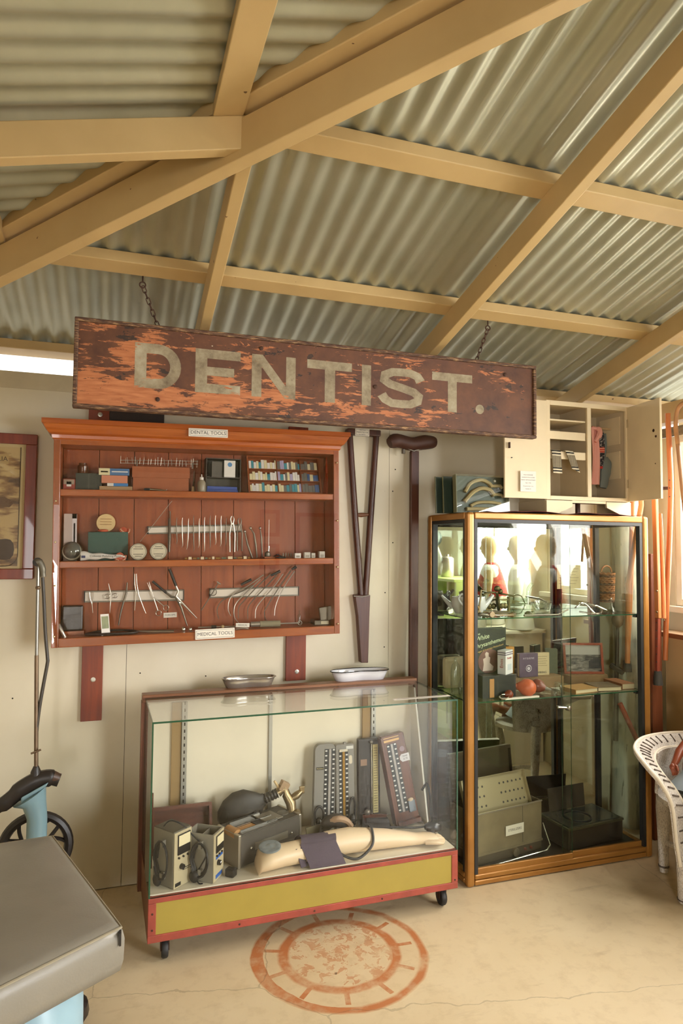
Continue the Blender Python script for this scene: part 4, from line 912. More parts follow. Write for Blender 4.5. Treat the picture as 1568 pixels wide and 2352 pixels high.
# ------------------------------------------------------------------ contents of the low display case
ZF = CB1+.0045
GRY = mat('enamel_grey', (132,126,112), .4, var=.05); PANEL = mat('panel_cream', (184,170,136), .45, var=.06); BAK = mat('bakelite_black', (28,27,26), .3)
def meter(label, A, ang, w, d, h, kind):
    M = T(A[0], A[1], ZF) @ Rz(math.radians(ang)); t = thing('test_meter', label, 'medical device', (A[0], A[1], ZF), (0,0,math.radians(ang)))
    # local x runs along the front panel, y along the side
    if kind == 0:
        part('housing', B(M).box(0, w, .004, d, 0, h), GRY, t, bevel=.004); part('top_cover', B(M).box(.002, w-.002, .006, d-.004, h, h+.003), mat('meter_top', (86,80,66), .6), t)
    else:
        for q in ((0,w,.004,d,0,.006),(0,.004,.004,d,.006,h),(w-.004,w,.004,d,.006,h),(.004,w-.004,d-.004,d,.006,h),(.004,w-.004,.004,.008,.006,h),(.004,w-.004,d*.5,d*.5+.003,.006,h-.01)): part('housing', B(M).box(*q), GRY, t)
    part('front_panel', B(M).box(.001, w-.001, 0, .004, .001, h-.001), PANEL, t, bevel=.001)
    g = part('dial', B(M).box(w*.18, w*.9, -.004, 0, h*.58, h*.95), BAK, t, bevel=.002)
    part('scale', B(M).box(w*.22, w*.86, -.0048, -.004, h*.74, h*.93), mat('dial_white', (222,208,168), .4), g)
    for k in range(3): part('terminal', B(M).cyl((w*(.25+.25*k),-.006,h*.53), (w*(.25+.25*k),0,h*.53), .004, n=8), BAK, t)
    part('knob', B(M).lathe([(.011,0),(.010,.012),(.004,.013)], 12, (w*.42,0,h*.36), (0,-1,0)), BAK, t, smooth=True)
    if kind == 1:
        BL = mat('badge_blue', (44,92,164), .5); part('badge', B(M).box(w*.2,w*.9,-.0006,0,h*.45,h*.52), BL, t); part('badge', B(M).box(w*.2,w*.85,-.0006,0,h*.05,h*.13), BL, t); part('chrome_knob', B(M).ball((w*.45,-.008,h*.36), .008, 10, 6), CHR, t, smooth=True)
    else:
        part('badge', B(M).box(w*.08,w*.4,-.0006,0,.006,.02), BAK, t); part('print_line', B(M).box(w*.4,w*.95,-.0005,0,h*.30,h*.315), INK, t); part('print_line', B(M).box(w*.5,w*.9,-.0005,0,h*.27,h*.28), INK, t)
    # cable wound on two cleats of the side
    for z in (h*.14, h*.72): part('cable_cleat', B(M).box(-.020, 0, d*.38, d*.5, z, z+.028), GRY, t, bevel=.002)
    cb = []
    for k in range(60):
        a = 2*PI*k/15; o = (k//15)*.0035
        cb.append((-.012-o, d*.44+(.028+o)*math.cos(a), h*.5+(h*.30+o)*math.sin(a)))
    part('cable', B(M).tube(cb, .0036, 6), BLK, t, smooth=True)
    part('plug', B(M).ball((-.018, d*.62, .026), (.012,.022,.024), 10, 6), BLK, t, smooth=True)
    return t
meter('grey test meter with a covered top nearest the left glass', (.248,-.646), 38.1, .092, .120, .213, 0)
meter('grey test meter with an open top and blue badges', (.402,-.643), 56, .09, .122, .186, 1)
rod('meter_lead', 'black lead looped over both grey test meters', 'cable', spline([(.200,-.560,.46),(.235,-.575,.50),(.285,-.60,.486),(.325,-.60,.44),(.37,-.655,.40),(.352,-.63,.33),(.335,-.60,.29),(.345,-.63,.268),(.36,-.64,.268)]), .0028, BLK)
one('plug', B(T(.478,-.60,ZF+.016) @ Rz(.9)).box(-.016,.016,-.02,.02,-.0155,.0155), BAK, 'black plug lying beside the open grey meter', 'plug', bevel=.004)
DW = wood('dark_box_wood', (72,36,24), (104,58,38), .4, 0)
t = thing('wooden_tray', 'dark wooden tray tilted up behind the grey meters', 'tray', (.30,-.36,ZF)); M = T(.302,-.36,ZF) @ Rx(-.3)
part('bottom', B(M).box(-.125,.13,-.012,-.0,0.02,.205), DW, t)
for q in ((-.125,.13,-.05,-.012,.19,.205),(-.125,-.113,-.05,-.012,.02,.19),(.118,.13,-.05,-.012,.02,.19)): part('rim', B(M).box(*q), DW, t)
one('upright_strip', B().box(.166,.178,-.44,-.425,ZF,.565), DW, 'narrow dark upright slat at the left end of the glass case', 'strip')
# portable recorder
RA = math.radians(26); M = T(.515,-.56,ZF) @ Rz(RA); L, D_, H_ = .345, .16, .137
t = thing('chart_recorder', 'black and silver portable chart recorder with a paper roll', 'medical device', (.515,-.56,ZF), (0,0,RA))
part('body', B(M).box(.012, L-.012, .006, D_, .004, H_-.004), mat('recorder_black', (62,58,52), .5, var=.1, bump=.2, bs=120), t, bevel=.003)
for x in (0, L-.014): part('end_bezel', B(M).box(x, x+.014, 0, D_, 0, H_), mat('satin_silver', (176,168,152), .3, .8), t, bevel=.004)
part('front_panel', B(M).box(.014, L-.014, .002, .006, .006, H_-.006), mat('recorder_front', (70,65,58), .5), t)
pl = part('name_plate', B(M).box(.085, .265, 0, .002, .055, .085), mat('plate_silver', (152,146,132), .35, .7), t)
for x in (.065, .285): part('stud', B(M).ball((x,0,.07), .006, 8, 5), CHR, t, smooth=True)
for y in (.03, .075): part('top_rail', B(M).box(.03, .23, y, y+.005, H_-.004, H_+.004), CHR, t)
part('paper_roll', B(M).cyl((.02,.105,H_-.012),(.02,.035,H_-.012), .022, n=14).box(.02,.16,.037,.073,H_-.003,H_), mat('tan_paper', (176,128,76), .6), t, smooth=True)
part('deck', B(M).box(.17, .26, .03, .12, H_-.002, H_+.002), mat('deck_grey', (120,112,98), .4), t); part('window', B(M).box(.12,.16,.037,.073,H_,H_+.003), BAK, t)
part('control_dial', B(M).lathe([(.026,0),(.026,.004),(.018,.006)], 18, (.292,.07,H_-.004)), mat('dial_dark', (86,80,70), .4), t, smooth=True)
for x in (.19,.215): part('knob', B(M).cyl((x,.135,H_-.004),(x,.135,H_+.010), .006), BAK, t)
part('pen_arm', B(M).box(.04,.2,.12,.132,H_-.004,H_+.008), CHR, t)
# breathing bag with ribbed neck, brass valves
BAG = mat('bag_rubber', (48,44,38), .55, var=.1)
t = thing('breathing_bag', 'black rubber breathing bag with a ribbed neck behind the recorder', 'rubber bag', (.62,-.33,ZF))
ax = V((.93,-.06,.35)).normalized(); c0 = V((.465,-.305,.37)); b = B(); rs = []
prof = [(0,.004),(.012,.03),(.05,.058),(.10,.072),(.15,.066),(.19,.042),(.215,.024),(.225,.022)]
b.lathe([(r,h) for h,r in prof], 18, c0, ax, (1.25,.55), xdir=(-.35,0,.93)); part('bag', b, BAG, t, smooth=True)
nk = [(.023 if k % 2 else .019, .222+.007*k) for k in range(10)]; part('neck', B().lathe(nk, 14, c0, ax), BAG, t, smooth=True, angle=10)
BRS = mat('tarnished_brass', (146,128,96), .35, .85, var=.25, vs=30)
e = c0+ax*.29
t = thing('anaesthetic_valve', 'tarnished metal valve assembly joined to the breathing bag', 'valve', e)
part('elbow', B().tube([e, e+V((.03,-.005,.02)), e+V((.035,-.01,-.01)), e+V((.055,-.02,-.045)), e+V((.06,-.03,-.09))], [.022,.022,.02,.024,.02], 12), BRS, t, smooth=True)
part('spout', B().cyl(e+V((.01,0,.01)), e+V((-.02,-.005,.055)), .008, .005), mat('bone', (206,178,130), .4), t, smooth=True)
part('block', B(T(e+V((.02,-.006,.02))) @ Ry(.5)).box(-.02,.02,-.018,.018,-.012,.03), mat('valve_tan', (160,132,100), .5), t, bevel=.003)
part('tap', B().tube([e+V((.05,-.02,-.03)), e+V((.08,-.02,-.015)), e+V((.105,-.015,0))], [.012,.018,.012], 10), BRS, t, smooth=True)
part('wing_nut', B().box(e.x+.095,e.x+.12,e.y-.02,e.y-.01,e.z-.01,e.z+.022), BRS, t, bevel=.003)
part('flange', B().lathe([(.032,0),(.034,.004),(.034,.014),(.02,.02),(.012,.04)], 14, e+V((.06,-.035,-.10)), (.5,-.4,.6)), BRS, t, smooth=True)
one('steel_prop', B(T(.862,-.42,ZF+.002) @ Rz(.3) @ Rx(-.25)).box(-.012,.10,0,.004,0,.07), mat('prop_olive', (104,96,62), .5), 'olive metal plate leaning behind the dummy arm cuff', 'plate')
# four sphygmomanometers leaning on the back
TICKW = mat('scale_white', (206,204,196), .5); TUBEG = mat('tube_grey', (158,152,146), .25); BLKS = mat('scale_black', (26,30,32), .4)
def gauge(label, M, w, h, th_, bm, xs, tubem, sw_, top=.94, bot=.06, rnd=.02, name='blood_pressure_gauge', n=16):
    t = thing(name, label, 'blood pressure gauge', M.to_translation(), M.to_euler())
    o = [(-w/2,0),(w/2,0)]+[(w/2-rnd+rnd*math.cos(a), h-rnd+rnd*math.sin(a)) for a in [PI/2*k/5 for k in range(6)]]+[(-w/2+rnd-rnd*math.sin(a), h-rnd+rnd*math.cos(a)) for a in [PI/2*k/5 for k in range(6)]]
    part('casing', B(M).prism(o, (0,0,0), (1,0,0), (0,0,1), (0,th_,0)), bm, t, bevel=.002)
    part('scale_plate', B(M).box(xs-sw_/2, xs+sw_/2, -.002, 0, h*bot, h*top), BLKS, t)
    part('mercury_tube', B(M).box(xs-.006, xs+.006, -.0045, -.002, h*bot, h*top), tubem, t, bevel=.001)
    for k in range(n):
        z = h*(bot+.02+(top-bot-.05)*k/(n-1))
        for s_, xo in ((-1,.7),(1,.78)): part('scale_mark', B(M).box(xs+s_*sw_*.36-.0055, xs+s_*sw_*.36+.0045, -.0026, -.002, z+(.004 if s_ > 0 else 0), z+.0065+(.004 if s_ > 0 else 0)), TICKW, t)
    return t
GB = mat('gauge_grey', (128,124,116), .4)
g = gauge('grey enamel pressure gauge with a domed top, leftmost of four', T(.962,-.30,ZF+.003) @ Ry(.035) @ Rx(-.06), .105, .393, .028, GB, .022, TUBEG, .052, rnd=.03)
M = wm(g); part('name_badge', B(M).box(-.045,-.008,-.001,0,.275,.288), mat('badge_black', (40,36,24), .4), g); text('lettering', 'Accoson', g, M @ T(-.0265,-.0012,.2815) @ Rx(PI/2), .009, mat('badge_gold', (190,176,120), .4), extrude=.0001)
part('tube_loop', B(M).tube(spline([(-.045,-.01,.03),(-.05,-.014,.09),(-.03,-.016,.115),(-.008,-.014,.09),(-.01,-.014,.03)]), .006, 8), BLK, g, smooth=True)
part('bulb_valve', B(M).ball((-.032,-.022,.045), (.018,.018,.022), 12, 7), mat('bulb_black', (30,29,28), .25), g, smooth=True)
g = gauge('grey pressure gauge with an amber tube and white maker plate', T(1.070,-.305,ZF+.003) @ Rx(-.06), .092, .385, .03, GB, -.008, mat('tube_amber', (150,112,40), .25), .045, rnd=.008)
M = wm(g); part('maker_plate', B(M).box(.006,.042,-.001,0,.362,.376), TICKW, g); part('clip', B(M).box(-.03,.012,-.006,0,.352,.364), CHR, g); part('hook', B(M).box(-.006,.006,.0,.012,.385,.394), GB, g)
part('paper_label', B(M).prism([(-.008+.008*math.cos(a), (.012 if math.sin(a) > 0 else -.012)+.008*math.sin(a)) for a in [2*PI*k/16 for k in range(16)]], (.036,-.0008,.312), (1,0,0), (0,0,1), (0,.0008,0)), mat('label_oval', (204,192,168), .5), g)
part('tube_loop', B(M).tube(spline([(.012,-.012,.03),(.014,-.016,.11),(.03,-.016,.14),(.042,-.014,.11),(.038,-.014,.03)]), .006, 8), BLK, g, smooth=True)
part('bulb_valve', B(M).ball((.028,-.024,.04), (.014,.016,.03), 12, 7), mat('bulb_black', (30,29,28), .25), g, smooth=True)
BLKW = wood('black_case', (34,30,28), (52,46,42), .4, 2, .6)
g = thing('blood_pressure_gauge', 'black lidded pressure gauge with a long cream scale, lid standing open', 'blood pressure gauge', (1.21,-.28,ZF)); M = T(1.196,-.292,ZF+.002) @ Rx(-.04)
part('lid', B(M).box(-.056,.056,0,.028,.0,.400), BLKW, g, bevel=.004)
part('scale_plate', B(M).box(.018,.044,-.003,0,.05,.372), mat('scale_cream', (186,170,110), .5), g); part('mercury_tube', B(M).cyl((.010,-.005,.04),(.010,-.005,.385), .004), CHR, g, smooth=True); part('tube_knob', B(M).ball((.008,-.008,.385), .009, 10, 6), mat('knob_grey', (130,124,116), .3, .6), g, smooth=True)
for k in range(26): part('scale_mark', B(M).box(.022,.040,-.0036,-.003,.058+.0118*k,.0605+.0118*k), mat('mark_brown', (90,76,44), .5), g)
part('paper_label', B(M).box(-.045,-.012,-.0008,0,.275,.305), mat('worn_paper', (140,112,92), .7), g); part('valve', B(M).ball((-.015,-.012,.06), (.016,.012,.014), 10, 6), mat('valve_grey', (120,112,100), .35, .6), g, smooth=True)
BXM = T(1.222,-.305,ZF+.0) @ Rz(-.22)
part('case_wall', B(BXM).box(-.064,.052,-.012,-.002,0,.052), wood('reddish_case', (84,38,24), (116,62,40), .4, 0), g)
for x in (-.066,.048): part('case_wall', B(BXM).box(x,x+.007,-.19,-.012,0,.038), BLKW, g)
part('case_floor', B(BXM).box(-.059,.048,-.19,-.012,0,.006), BLKW, g)
part('cuff_roll', B(BXM).tube([(-.055,-.06,.034),(.045,-.06,.034)], .024, 12, flat=.9).tube([(-.05,-.11,.030),(.046,-.11,.030)], .022, 12).tube([(-.045,-.155,.028),(.046,-.155,.028)], .02, 12), mat('cuff_dark', (48,44,46), .85, bump=.4, bs=200), g, smooth=True)
g = gauge('tall brown wooden pressure gauge with a white tag, leaning at right', T(1.368,-.365,ZF+.017) @ Rz(.0) @ Ry(-.16) @ Rx(-.13), .118, .415, .045, wood('walnut_case', (74,40,22), (114,66,40), .35, 2), -.014, TUBEG, .05, top=.9, bot=.13, rnd=.006, n=14)
M = wm(g)
part('brass_plate', B(M).box(-.05,.03,-.0015,0,.384,.394), mat('plate_brass', (176,140,90), .4, .5), g); part('brass_strip', B(M).box(-.05,.03,-.0015,0,.401,.405), MATS['plate_brass'], g)
part('round_label', B(M).lathe([(.0,0),(.013,0),(.013,.0008),(.0,.0008)], 18, (.036,0,.338), (0,-1,0)), mat('label_mauve', (140,118,124), .5), g)
tg = part('price_tag', B(M).prism([(-.024,-.006),(-.014,-.018),(.026,-.018),(.026,.018),(-.014,.018),(-.024,.008)], (.040,-.002,.296), (1,0,0), (0,0,1), (0,.0012,0)), mat('tag_white', (206,204,208), .5), g)
text('lettering', 'TEMP', tg, M @ T(.042,-.0022,.302) @ Rx(PI/2), .012, INK, extrude=.0001); text('lettering', '# 70', tg, M @ T(.044,-.0022,.290) @ Rx(PI/2), .012, INK, extrude=.0001)
part('reservoir', B(M).box(.012,.048,-.012,0,.045,.098), mat('reservoir_grey', (116,124,132), .4, .3), g, bevel=.003); part('reservoir_cap', B(M).ball((.028,-.006,.10), (.016,.008,.010), 10, 6), mat('cap_cream', (206,186,158), .4), g, smooth=True)
part('case_lip', B(M).box(-.059,.059,-.022,0,-.004,.016), MATS['walnut_case'], g, bevel=.002); part('side_rim', B(M).box(-.066,-.0592,-.012,.045,0,.41), MATS['walnut_case'], g, bevel=.001)
# dummy arm, cuff, tubing, squeeze bulb
SKN = mat('dummy_skin', (220,194,158), .42, var=.04, vs=6)
arm = thing('training_arm', 'pale plastic training arm lying along the front of the glass case', 'dummy arm', (1.0,-.575,ZF))
ctr = [((.585,-.585),.006,.05,.03),((.598,-.585),.036,.065,.038),((.64,-.583),.046,.072,.044),((.70,-.582),.046,.05,.044),((.80,-.572),.048,.05,.047),((.90,-.560),.055,.055,.052),((1.0,-.552),.056,.055,.052),((1.08,-.552),.05,.05,.047),((1.18,-.556),.042,.042,.040),((1.27,-.563),.033,.034,.030),((1.32,-.568),.028,.032,.024),((1.35,-.57),.030,.038,.022),((1.385,-.572),.030,.040,.019),((1.405,-.573),.027,.037,.014)]
rs = []
for (x, y), zc, ry, rz_ in ctr: rs.append([V((x, y+ry*math.cos(2*PI*k/20), ZF+.0005+max(0., zc+rz_*math.sin(2*PI*k/20)))) for k in range(20)])
part('forearm', B().rings(rs), SKN, arm, smooth=True, angle=70)
part('shoulder_socket', B().lathe([(.0,0),(.046,0),(.046,.006),(.034,.010),(.026,.007),(.012,.009),(.0,.014)], 22, (.640,-.588,ZF+.087), (-.05,-.12,1)), mat('socket_grey', (124,132,134), .4, var=.3, vs=40), arm, smooth=True)
for k, (dy, l, dz, cz) in enumerate(((-.028,.050,.0,.016),(-.010,.062,.004,.018),(.008,.060,.006,.018),(.024,.048,.004,.016))):
    part('finger', B().tube(spline([(1.392,-.573+dy,ZF+.022),(1.392+l*.4,-.573+dy*1.05,ZF+.022+dz),(1.392+l*.72,-.573+dy*1.0,ZF+.018+dz*.5),(1.392+l*.86,-.572+dy*.9,ZF+.010)], 3), [.0095,.0095,.009,.009,.0088,.0085,.008,.0075,.007,.006], 8), SKN, arm, smooth=True)
part('thumb', B().tube(spline([(1.345,-.600,ZF+.024),(1.37,-.617,ZF+.026),(1.40,-.624,ZF+.024),(1.42,-.622,ZF+.018)], 3), [.012,.0115,.011,.0105,.010,.010,.0095,.009,.008,.006], 8), SKN, arm, smooth=True)
CUF = mat('cuff_purple', (82,70,82), .9, var=.08, bump=.3, bs=260)
cf = thing('pressure_cuff', 'dark purple cloth pressure cuff wrapped round the training arm', 'cuff', (.84,-.57,ZF))
rs = []
for i in range(7):
    x = .755+.155*i/6; rs.append([V((x+.02*math.sin(2*PI*k/20), -.565+.0565*math.cos(2*PI*k/20), ZF+.051+.0555*math.sin(2*PI*k/20))) for k in range(20)])
b = B(); b.rings([[V((p.x,p.y,max(p.z,ZF+.0006))) for p in r] for r in rs], caps=False); part('band', b, CUF, cf, smooth=True)
def flap(u, v):
    x = .765+.155*u+.035*v; y = -.604-.030*math.sin(PI*.5*v)-.006*v; z = ZF+.088-.086*v+.006*math.sin(u*4)*v*(1-v)
    return (x, y, z)
part('flap', B().grid(flap, 10, 8, .005), CUF, cf, smooth=True)
part('cuff_end', B().grid(lambda u, v: (.742+.03*u+.02*v, -.612-.02*v+.01*u, ZF+.076-.070*v), 3, 6, .005), CUF, cf, smooth=True)
rod('rubber_tubing', 'black rubber tube curving from the cuff over the training arm', 'tubing', spline([(.905,-.59,ZF+.055),(.96,-.622,ZF+.022),(1.01,-.632,ZF+.010),(1.06,-.622,ZF+.03),(1.09,-.61,ZF+.062),(1.10,-.56,ZF+.104),(1.10,-.50,ZF+.09),(1.12,-.46,ZF+.05)]), .0058, BLK)
rod('rubber_tubing', 'black rubber tube looping from the brown gauge to the squeeze bulb', 'tubing', spline([(1.428,-.385,ZF+.17),(1.436,-.42,ZF+.21),(1.440,-.445,ZF+.17),(1.440,-.455,ZF+.10),(1.43,-.48,ZF+.03),(1.36,-.50,ZF+.008),(1.27,-.49,ZF+.010),(1.22,-.48,ZF+.03)]), .0055, BLK)
t = thing('squeeze_bulb', 'black rubber squeeze bulb resting on the open dummy hand', 'rubber bulb', (1.41,-.548,ZF+.04))
bc = V((1.408,-.55,ZF+.062)); part('bulb', B().lathe([(.003,-.045),(.012,-.042),(.022,-.022),(.025,0),(.022,.02),(.012,.034),(.004,.037)], 16, bc, (1,-.1,-.12)), mat('bulb_black', (30,29,28), .25), t, smooth=True)
part('hose', B().tube(spline([bc+V((-.044,.005,.005)), bc+V((-.09,.02,.0)), bc+V((-.14,.03,.004)), bc+V((-.20,.06,.0))]), .005, 8), BLK, t, smooth=True)
t = thing('cloth_bundle', 'crumpled cuff with metal fittings heaped before the grey gauges', 'cuff bundle', (.99,-.40,ZF))
part('bladder', B().tube(spline([(.93,-.40,ZF+.05),(.95,-.42,ZF+.09),(1.0,-.43,ZF+.092),(1.04,-.42,ZF+.06),(1.05,-.42,ZF+.02)],4), [.02,.022,.026,.028,.028,.028,.03,.03,.03,.028,.026,.025,.024,.022,.022,.02,.02], 10), mat('bundle_dark', (50,44,38), .7, bump=.4), t, smooth=True)
part('fold', B().tube(spline([(.955,-.435,ZF+.10),(.985,-.455,ZF+.112),(1.02,-.455,ZF+.10),(1.045,-.45,ZF+.07)],4), .014, 8), mat('bundle_tan', (166,134,104), .7), t, smooth=True); part('fitting', B().ball((1.035,-.462,ZF+.055), (.018,.012,.02), 10, 6), BRS, t, smooth=True)
part('strap', B().tube(spline([(.93,-.40,ZF+.08),(.90,-.44,ZF+.04),(.92,-.48,ZF+.02),(.95,-.49,ZF+.02)],4), .008, 8), mat('bundle_dark', (50,44,38), .7), t, smooth=True)
part('base_roll', B().tube([(.94,-.41,ZF+.022),(1.05,-.40,ZF+.022)], .021, 10), mat('bundle_dark', (50,44,38), .7), t, smooth=True)

# kidney dishes on the glass top
def kidney(name, label, px, py, w, d, h, m, rimm, zrot=.0):
    """shallow bean-shaped dish, waist toward the room"""
    z = CT+.0006; c = at(px, py, Z=z); M = T(c.x, c.y, z) @ Rz(zrot); t = thing(name, label, 'kidney dish', (c.x, c.y, z), (0,0,zrot)); N = 40
    def ol(s_, dz):
        r = []
        for k in range(N):
            a = 2*PI*k/N; x = w/2*s_*math.cos(a); y = d/2*s_*math.sin(a)*(.95+.12*math.cos(2*a)); y += (.26*d*math.exp(-(x/(w*.24))**2) if math.sin(a) < 0 else .06*d*math.exp(-(x/(w*.3))**2))*.75
            r.append((x, y, dz))
        return r
    part('dish', B(M).rings([ol(.72,.0), ol(.80,.002), ol(.92,h*.7), ol(.97,h-.001), ol(1.0,h), ol(.985,h+.001), ol(.95,h-.002), ol(.90,h*.7), ol(.78,.004), ol(.6,.0032)]), m, t, smooth=True, angle=60)
    part('rim', B(M).tube(ol(.995,h), .0024, 6, closed=True), rimm, t, smooth=True)
STN = mat('stainless', (186,178,166), .2, .7, var=.12, vs=12); ENA = mat('white_enamel', (226,226,232), .12, coat=.4)
kidney('kidney_dish', 'stainless steel kidney dish on the glass top of the case', 571, 1582, .262, .112, .054, STN, STN, .02)
kidney('kidney_dish', 'white enamel kidney dish with a black rim on the glass top', 826, 1566, .31, .135, .058, ENA, mat('enamel_black', (24,24,28), .2), .0)
c = at(968, 1602, Z=CT+.001); one('paper_strip', B(T(c.x,c.y,CT+.0006) @ Rz(.02)).box(-.14,.14,-.012,.012,0,.0012), mat('paper_white', (222,214,200), .6), 'narrow printed paper strip at the front right of the glass top', 'paper')
part('print_line', B(T(c.x,c.y,CT+.0006) @ Rz(.02)).box(-.125,.125,-.004,.001,.0012,.0014), mat('ink_grey', (120,112,104), .6), bpy.data.objects['paper_strip'])

# ------------------------------------------------------------------ on top of the tall cabinet: cloth, doll wardrobe, plaster board
TZ = th+.0006
CLOTH = mat('maroon_cloth', (96,30,30), .9, var=.15, vs=20, bump=.3, bs=150)
def clothp(u, v):
    x = 1.72+.945*u; y = -.495+.30*v
    return (x, y, TZ+.0022+(.0035*(1+math.sin(x*31))*(1-v)+.010*math.exp(-((x-1.99)/.06)**2)*(1-v)+.006*math.exp(-((x-2.36)/.07)**2))*(.2+.8*(1-v)))
one('table_cloth', B().grid(clothp, 60, 8, .0018), CLOTH, 'maroon cloth spread under the white doll wardrobe', 'cloth', smooth=True)
WCR = mat('wardrobe_cream', (222,202,164), .5, var=.05, vs=6, bump=.05); WIN = mat('wardrobe_inside', (196,178,146), .6, var=.06, vs=8)
wx0, wx1, wyf, wyb, wz0, wz1 = 2.097, 2.62, -.45, -.20, 1.848, 2.364
wd = thing('doll_wardrobe', 'small cream doll wardrobe with both doors open on the glass cabinet', 'wardrobe', ((wx0+wx1)/2, (wyf+wyb)/2, TZ+.004))
wq = lambda n, b, m=WCR, **k: part(n, b, m, wd, **k)
tb = .016
wq('side', B().box(wx0, wx0+tb, wyf+.012, wyb, wz0, wz1), bevel=.001); wq('side', B().box(wx1-tb, wx1, wyf+.012, wyb, wz0, wz1), WIN)
wq('back', B().box(wx0+tb, wx1-tb, wyb-.008, wyb, wz0, wz1-tb), WIN); wq('top', B().box(wx0, wx1, wyf+.012, wyb, wz1-tb, wz1)); wq('bottom', B().box(wx0+tb, wx1-tb, wyf+.012, wyb, wz0, wz0+tb), WIN)
xm_ = 2.362
for q in ((wx0,wx0+.022,wz0,wz1),(wx1-.022,wx1,wz0,wz1),(xm_-.012,xm_+.012,wz0+.02,wz1-.024)): wq('face_frame', B().box(q[0],q[1],wyf,wyf+.0118,q[2],q[3]), bevel=.001)
wq('face_frame', B().box(wx0+.022,wx1-.022,wyf,wyf+.0118,wz1-.024,wz1), bevel=.001); wq('face_frame', B().box(wx0+.022,wx1-.022,wyf,wyf+.0118,wz0,wz0+.020), bevel=.001)
wq('partition', B().box(xm_-.005, xm_+.005, wyf+.012, wyb-.008, wz0+tb, wz1-tb), WIN)
for z, h in ((2.262,.008),(2.165,.042),(2.062,.040)):
    wq('shelf', B().box(wx0+tb, xm_-.013, wyf+.014, wyb-.008, z+h-.008, z+h))
    if h > .02: wq('drawer_front', B().box(wx0+.024, xm_-.014, wyf+.012, wyf+.02, z, z+h), bevel=.001)
for zz in (2.08, 2.27): wq('inner_panel', B().box(wx1-tb-.003, wx1-tb, wyf+.05, wyb-.04, zz-.10, zz+.05), WCR)
wq('hanging_rail', B().cyl((xm_+.006,-.33,2.262),(wx1-tb,-.33,2.262), .005), mat('rail_tan',(190,160,120),.5))
foot = lambda s_: [(0,0),(.055,0),(.075,.018),(.155,.038),(.16,.052),(.16,.068),(0,.068)] if s_ else None
zf = TZ+.0045; hf = wz0-zf
wq('plinth', B().prism([(0,0),(.06,0),(.155,hf*.52),(.16,hf*.95),(0,hf*.95)], (wx0-.004,wyf-.003,zf), (1,0,0), (0,0,1), (0,.014,0))); wq('plinth', B().prism([(0,0),(-.06,0),(-.155,hf*.52),(-.16,hf*.95),(0,hf*.95)], (wx1+.004,wyf-.003,zf), (1,0,0), (0,0,1), (0,.014,0)))
wq('plinth_rail', B().box(wx0+.156, wx1-.156, wyf, wyf+.010, wz0-.014, wz0-.001))
for x in (wx0-.004, wx1-.010): wq('plinth_side', B().box(x, x+.014, wyf+.0115, wyb, zf, wz0-.001))
wq('leg', B().box(2.40,2.418,-.30,-.28,zf,wz0-.001), DW)
HNG = mat('hinge_cream', (196,176,140), .4, .2)
def wdoor(hx, ang, w, left):
    M = T(hx, wyf-.001, 0) @ Rz(ang); d = part('door', B(M).box(0, w, -.013, 0, wz0+.002, wz1-.004), WCR, wd, bevel=.0015)
    for z in (wz0+.075, wz1-.115): part('hinge', B(M).box(-.006, .014, -.0155, -.013, z, z+.045).cyl((0,-.0155,z),(0,-.0155,z+.045), .003), HNG, d)
    return M, d
M, d = wdoor(wx0, PI-.04, .243, True)      # swung right round to the left: its inner face looks at the room
M2 = T(wx0, wyf-.001, 0) @ Rz(PI-.04)
f = lambda x, z: V((wx0-x, wyf+.0005-x*.04, z))   # point on the visible face of the left door
part('lock_plate', B().box(f(.222,0).x-.003, f(.222,0).x+.003, wyf-.0125+.004, wyf+.003, 2.10, 2.13), RUST, d); part('lock_hole', B().cyl(f(.212,2.052)+V((0,-.003,0)), f(.212,2.052)+V((0,.004,0)), .003), INK, d)
c = f(.115, 1.935); Mn = T(c.x, c.y-.0012, c.z) @ Rz(-.0) @ Rx(PI/2)
nt = plaque('notice_sheet', [('DOLLS WARDROBE',.033),('COMPLETE WITH CLOTHES',.020),('MADE BY ARTHUR EDWARDS',.007),('May 21 1952',-.008),('Donated by Mrs G. Fox',-.024),('Accession 41',-.038)], Mn, .092, .105, 'printed notice in a plastic sleeve on the left wardrobe door', .0062, paper=(214,206,194), th=.0008, border=False)
an = -math.radians(96); M, d = wdoor(wx1, an, .262, False)
for x, z, r in ((.215,2.20,.008),(.232,2.168,.006),(.226,2.03,.003)): part('lock_plate', B(M).cyl((x,-.0145,z),(x,-.012,z), r), RUST, d)
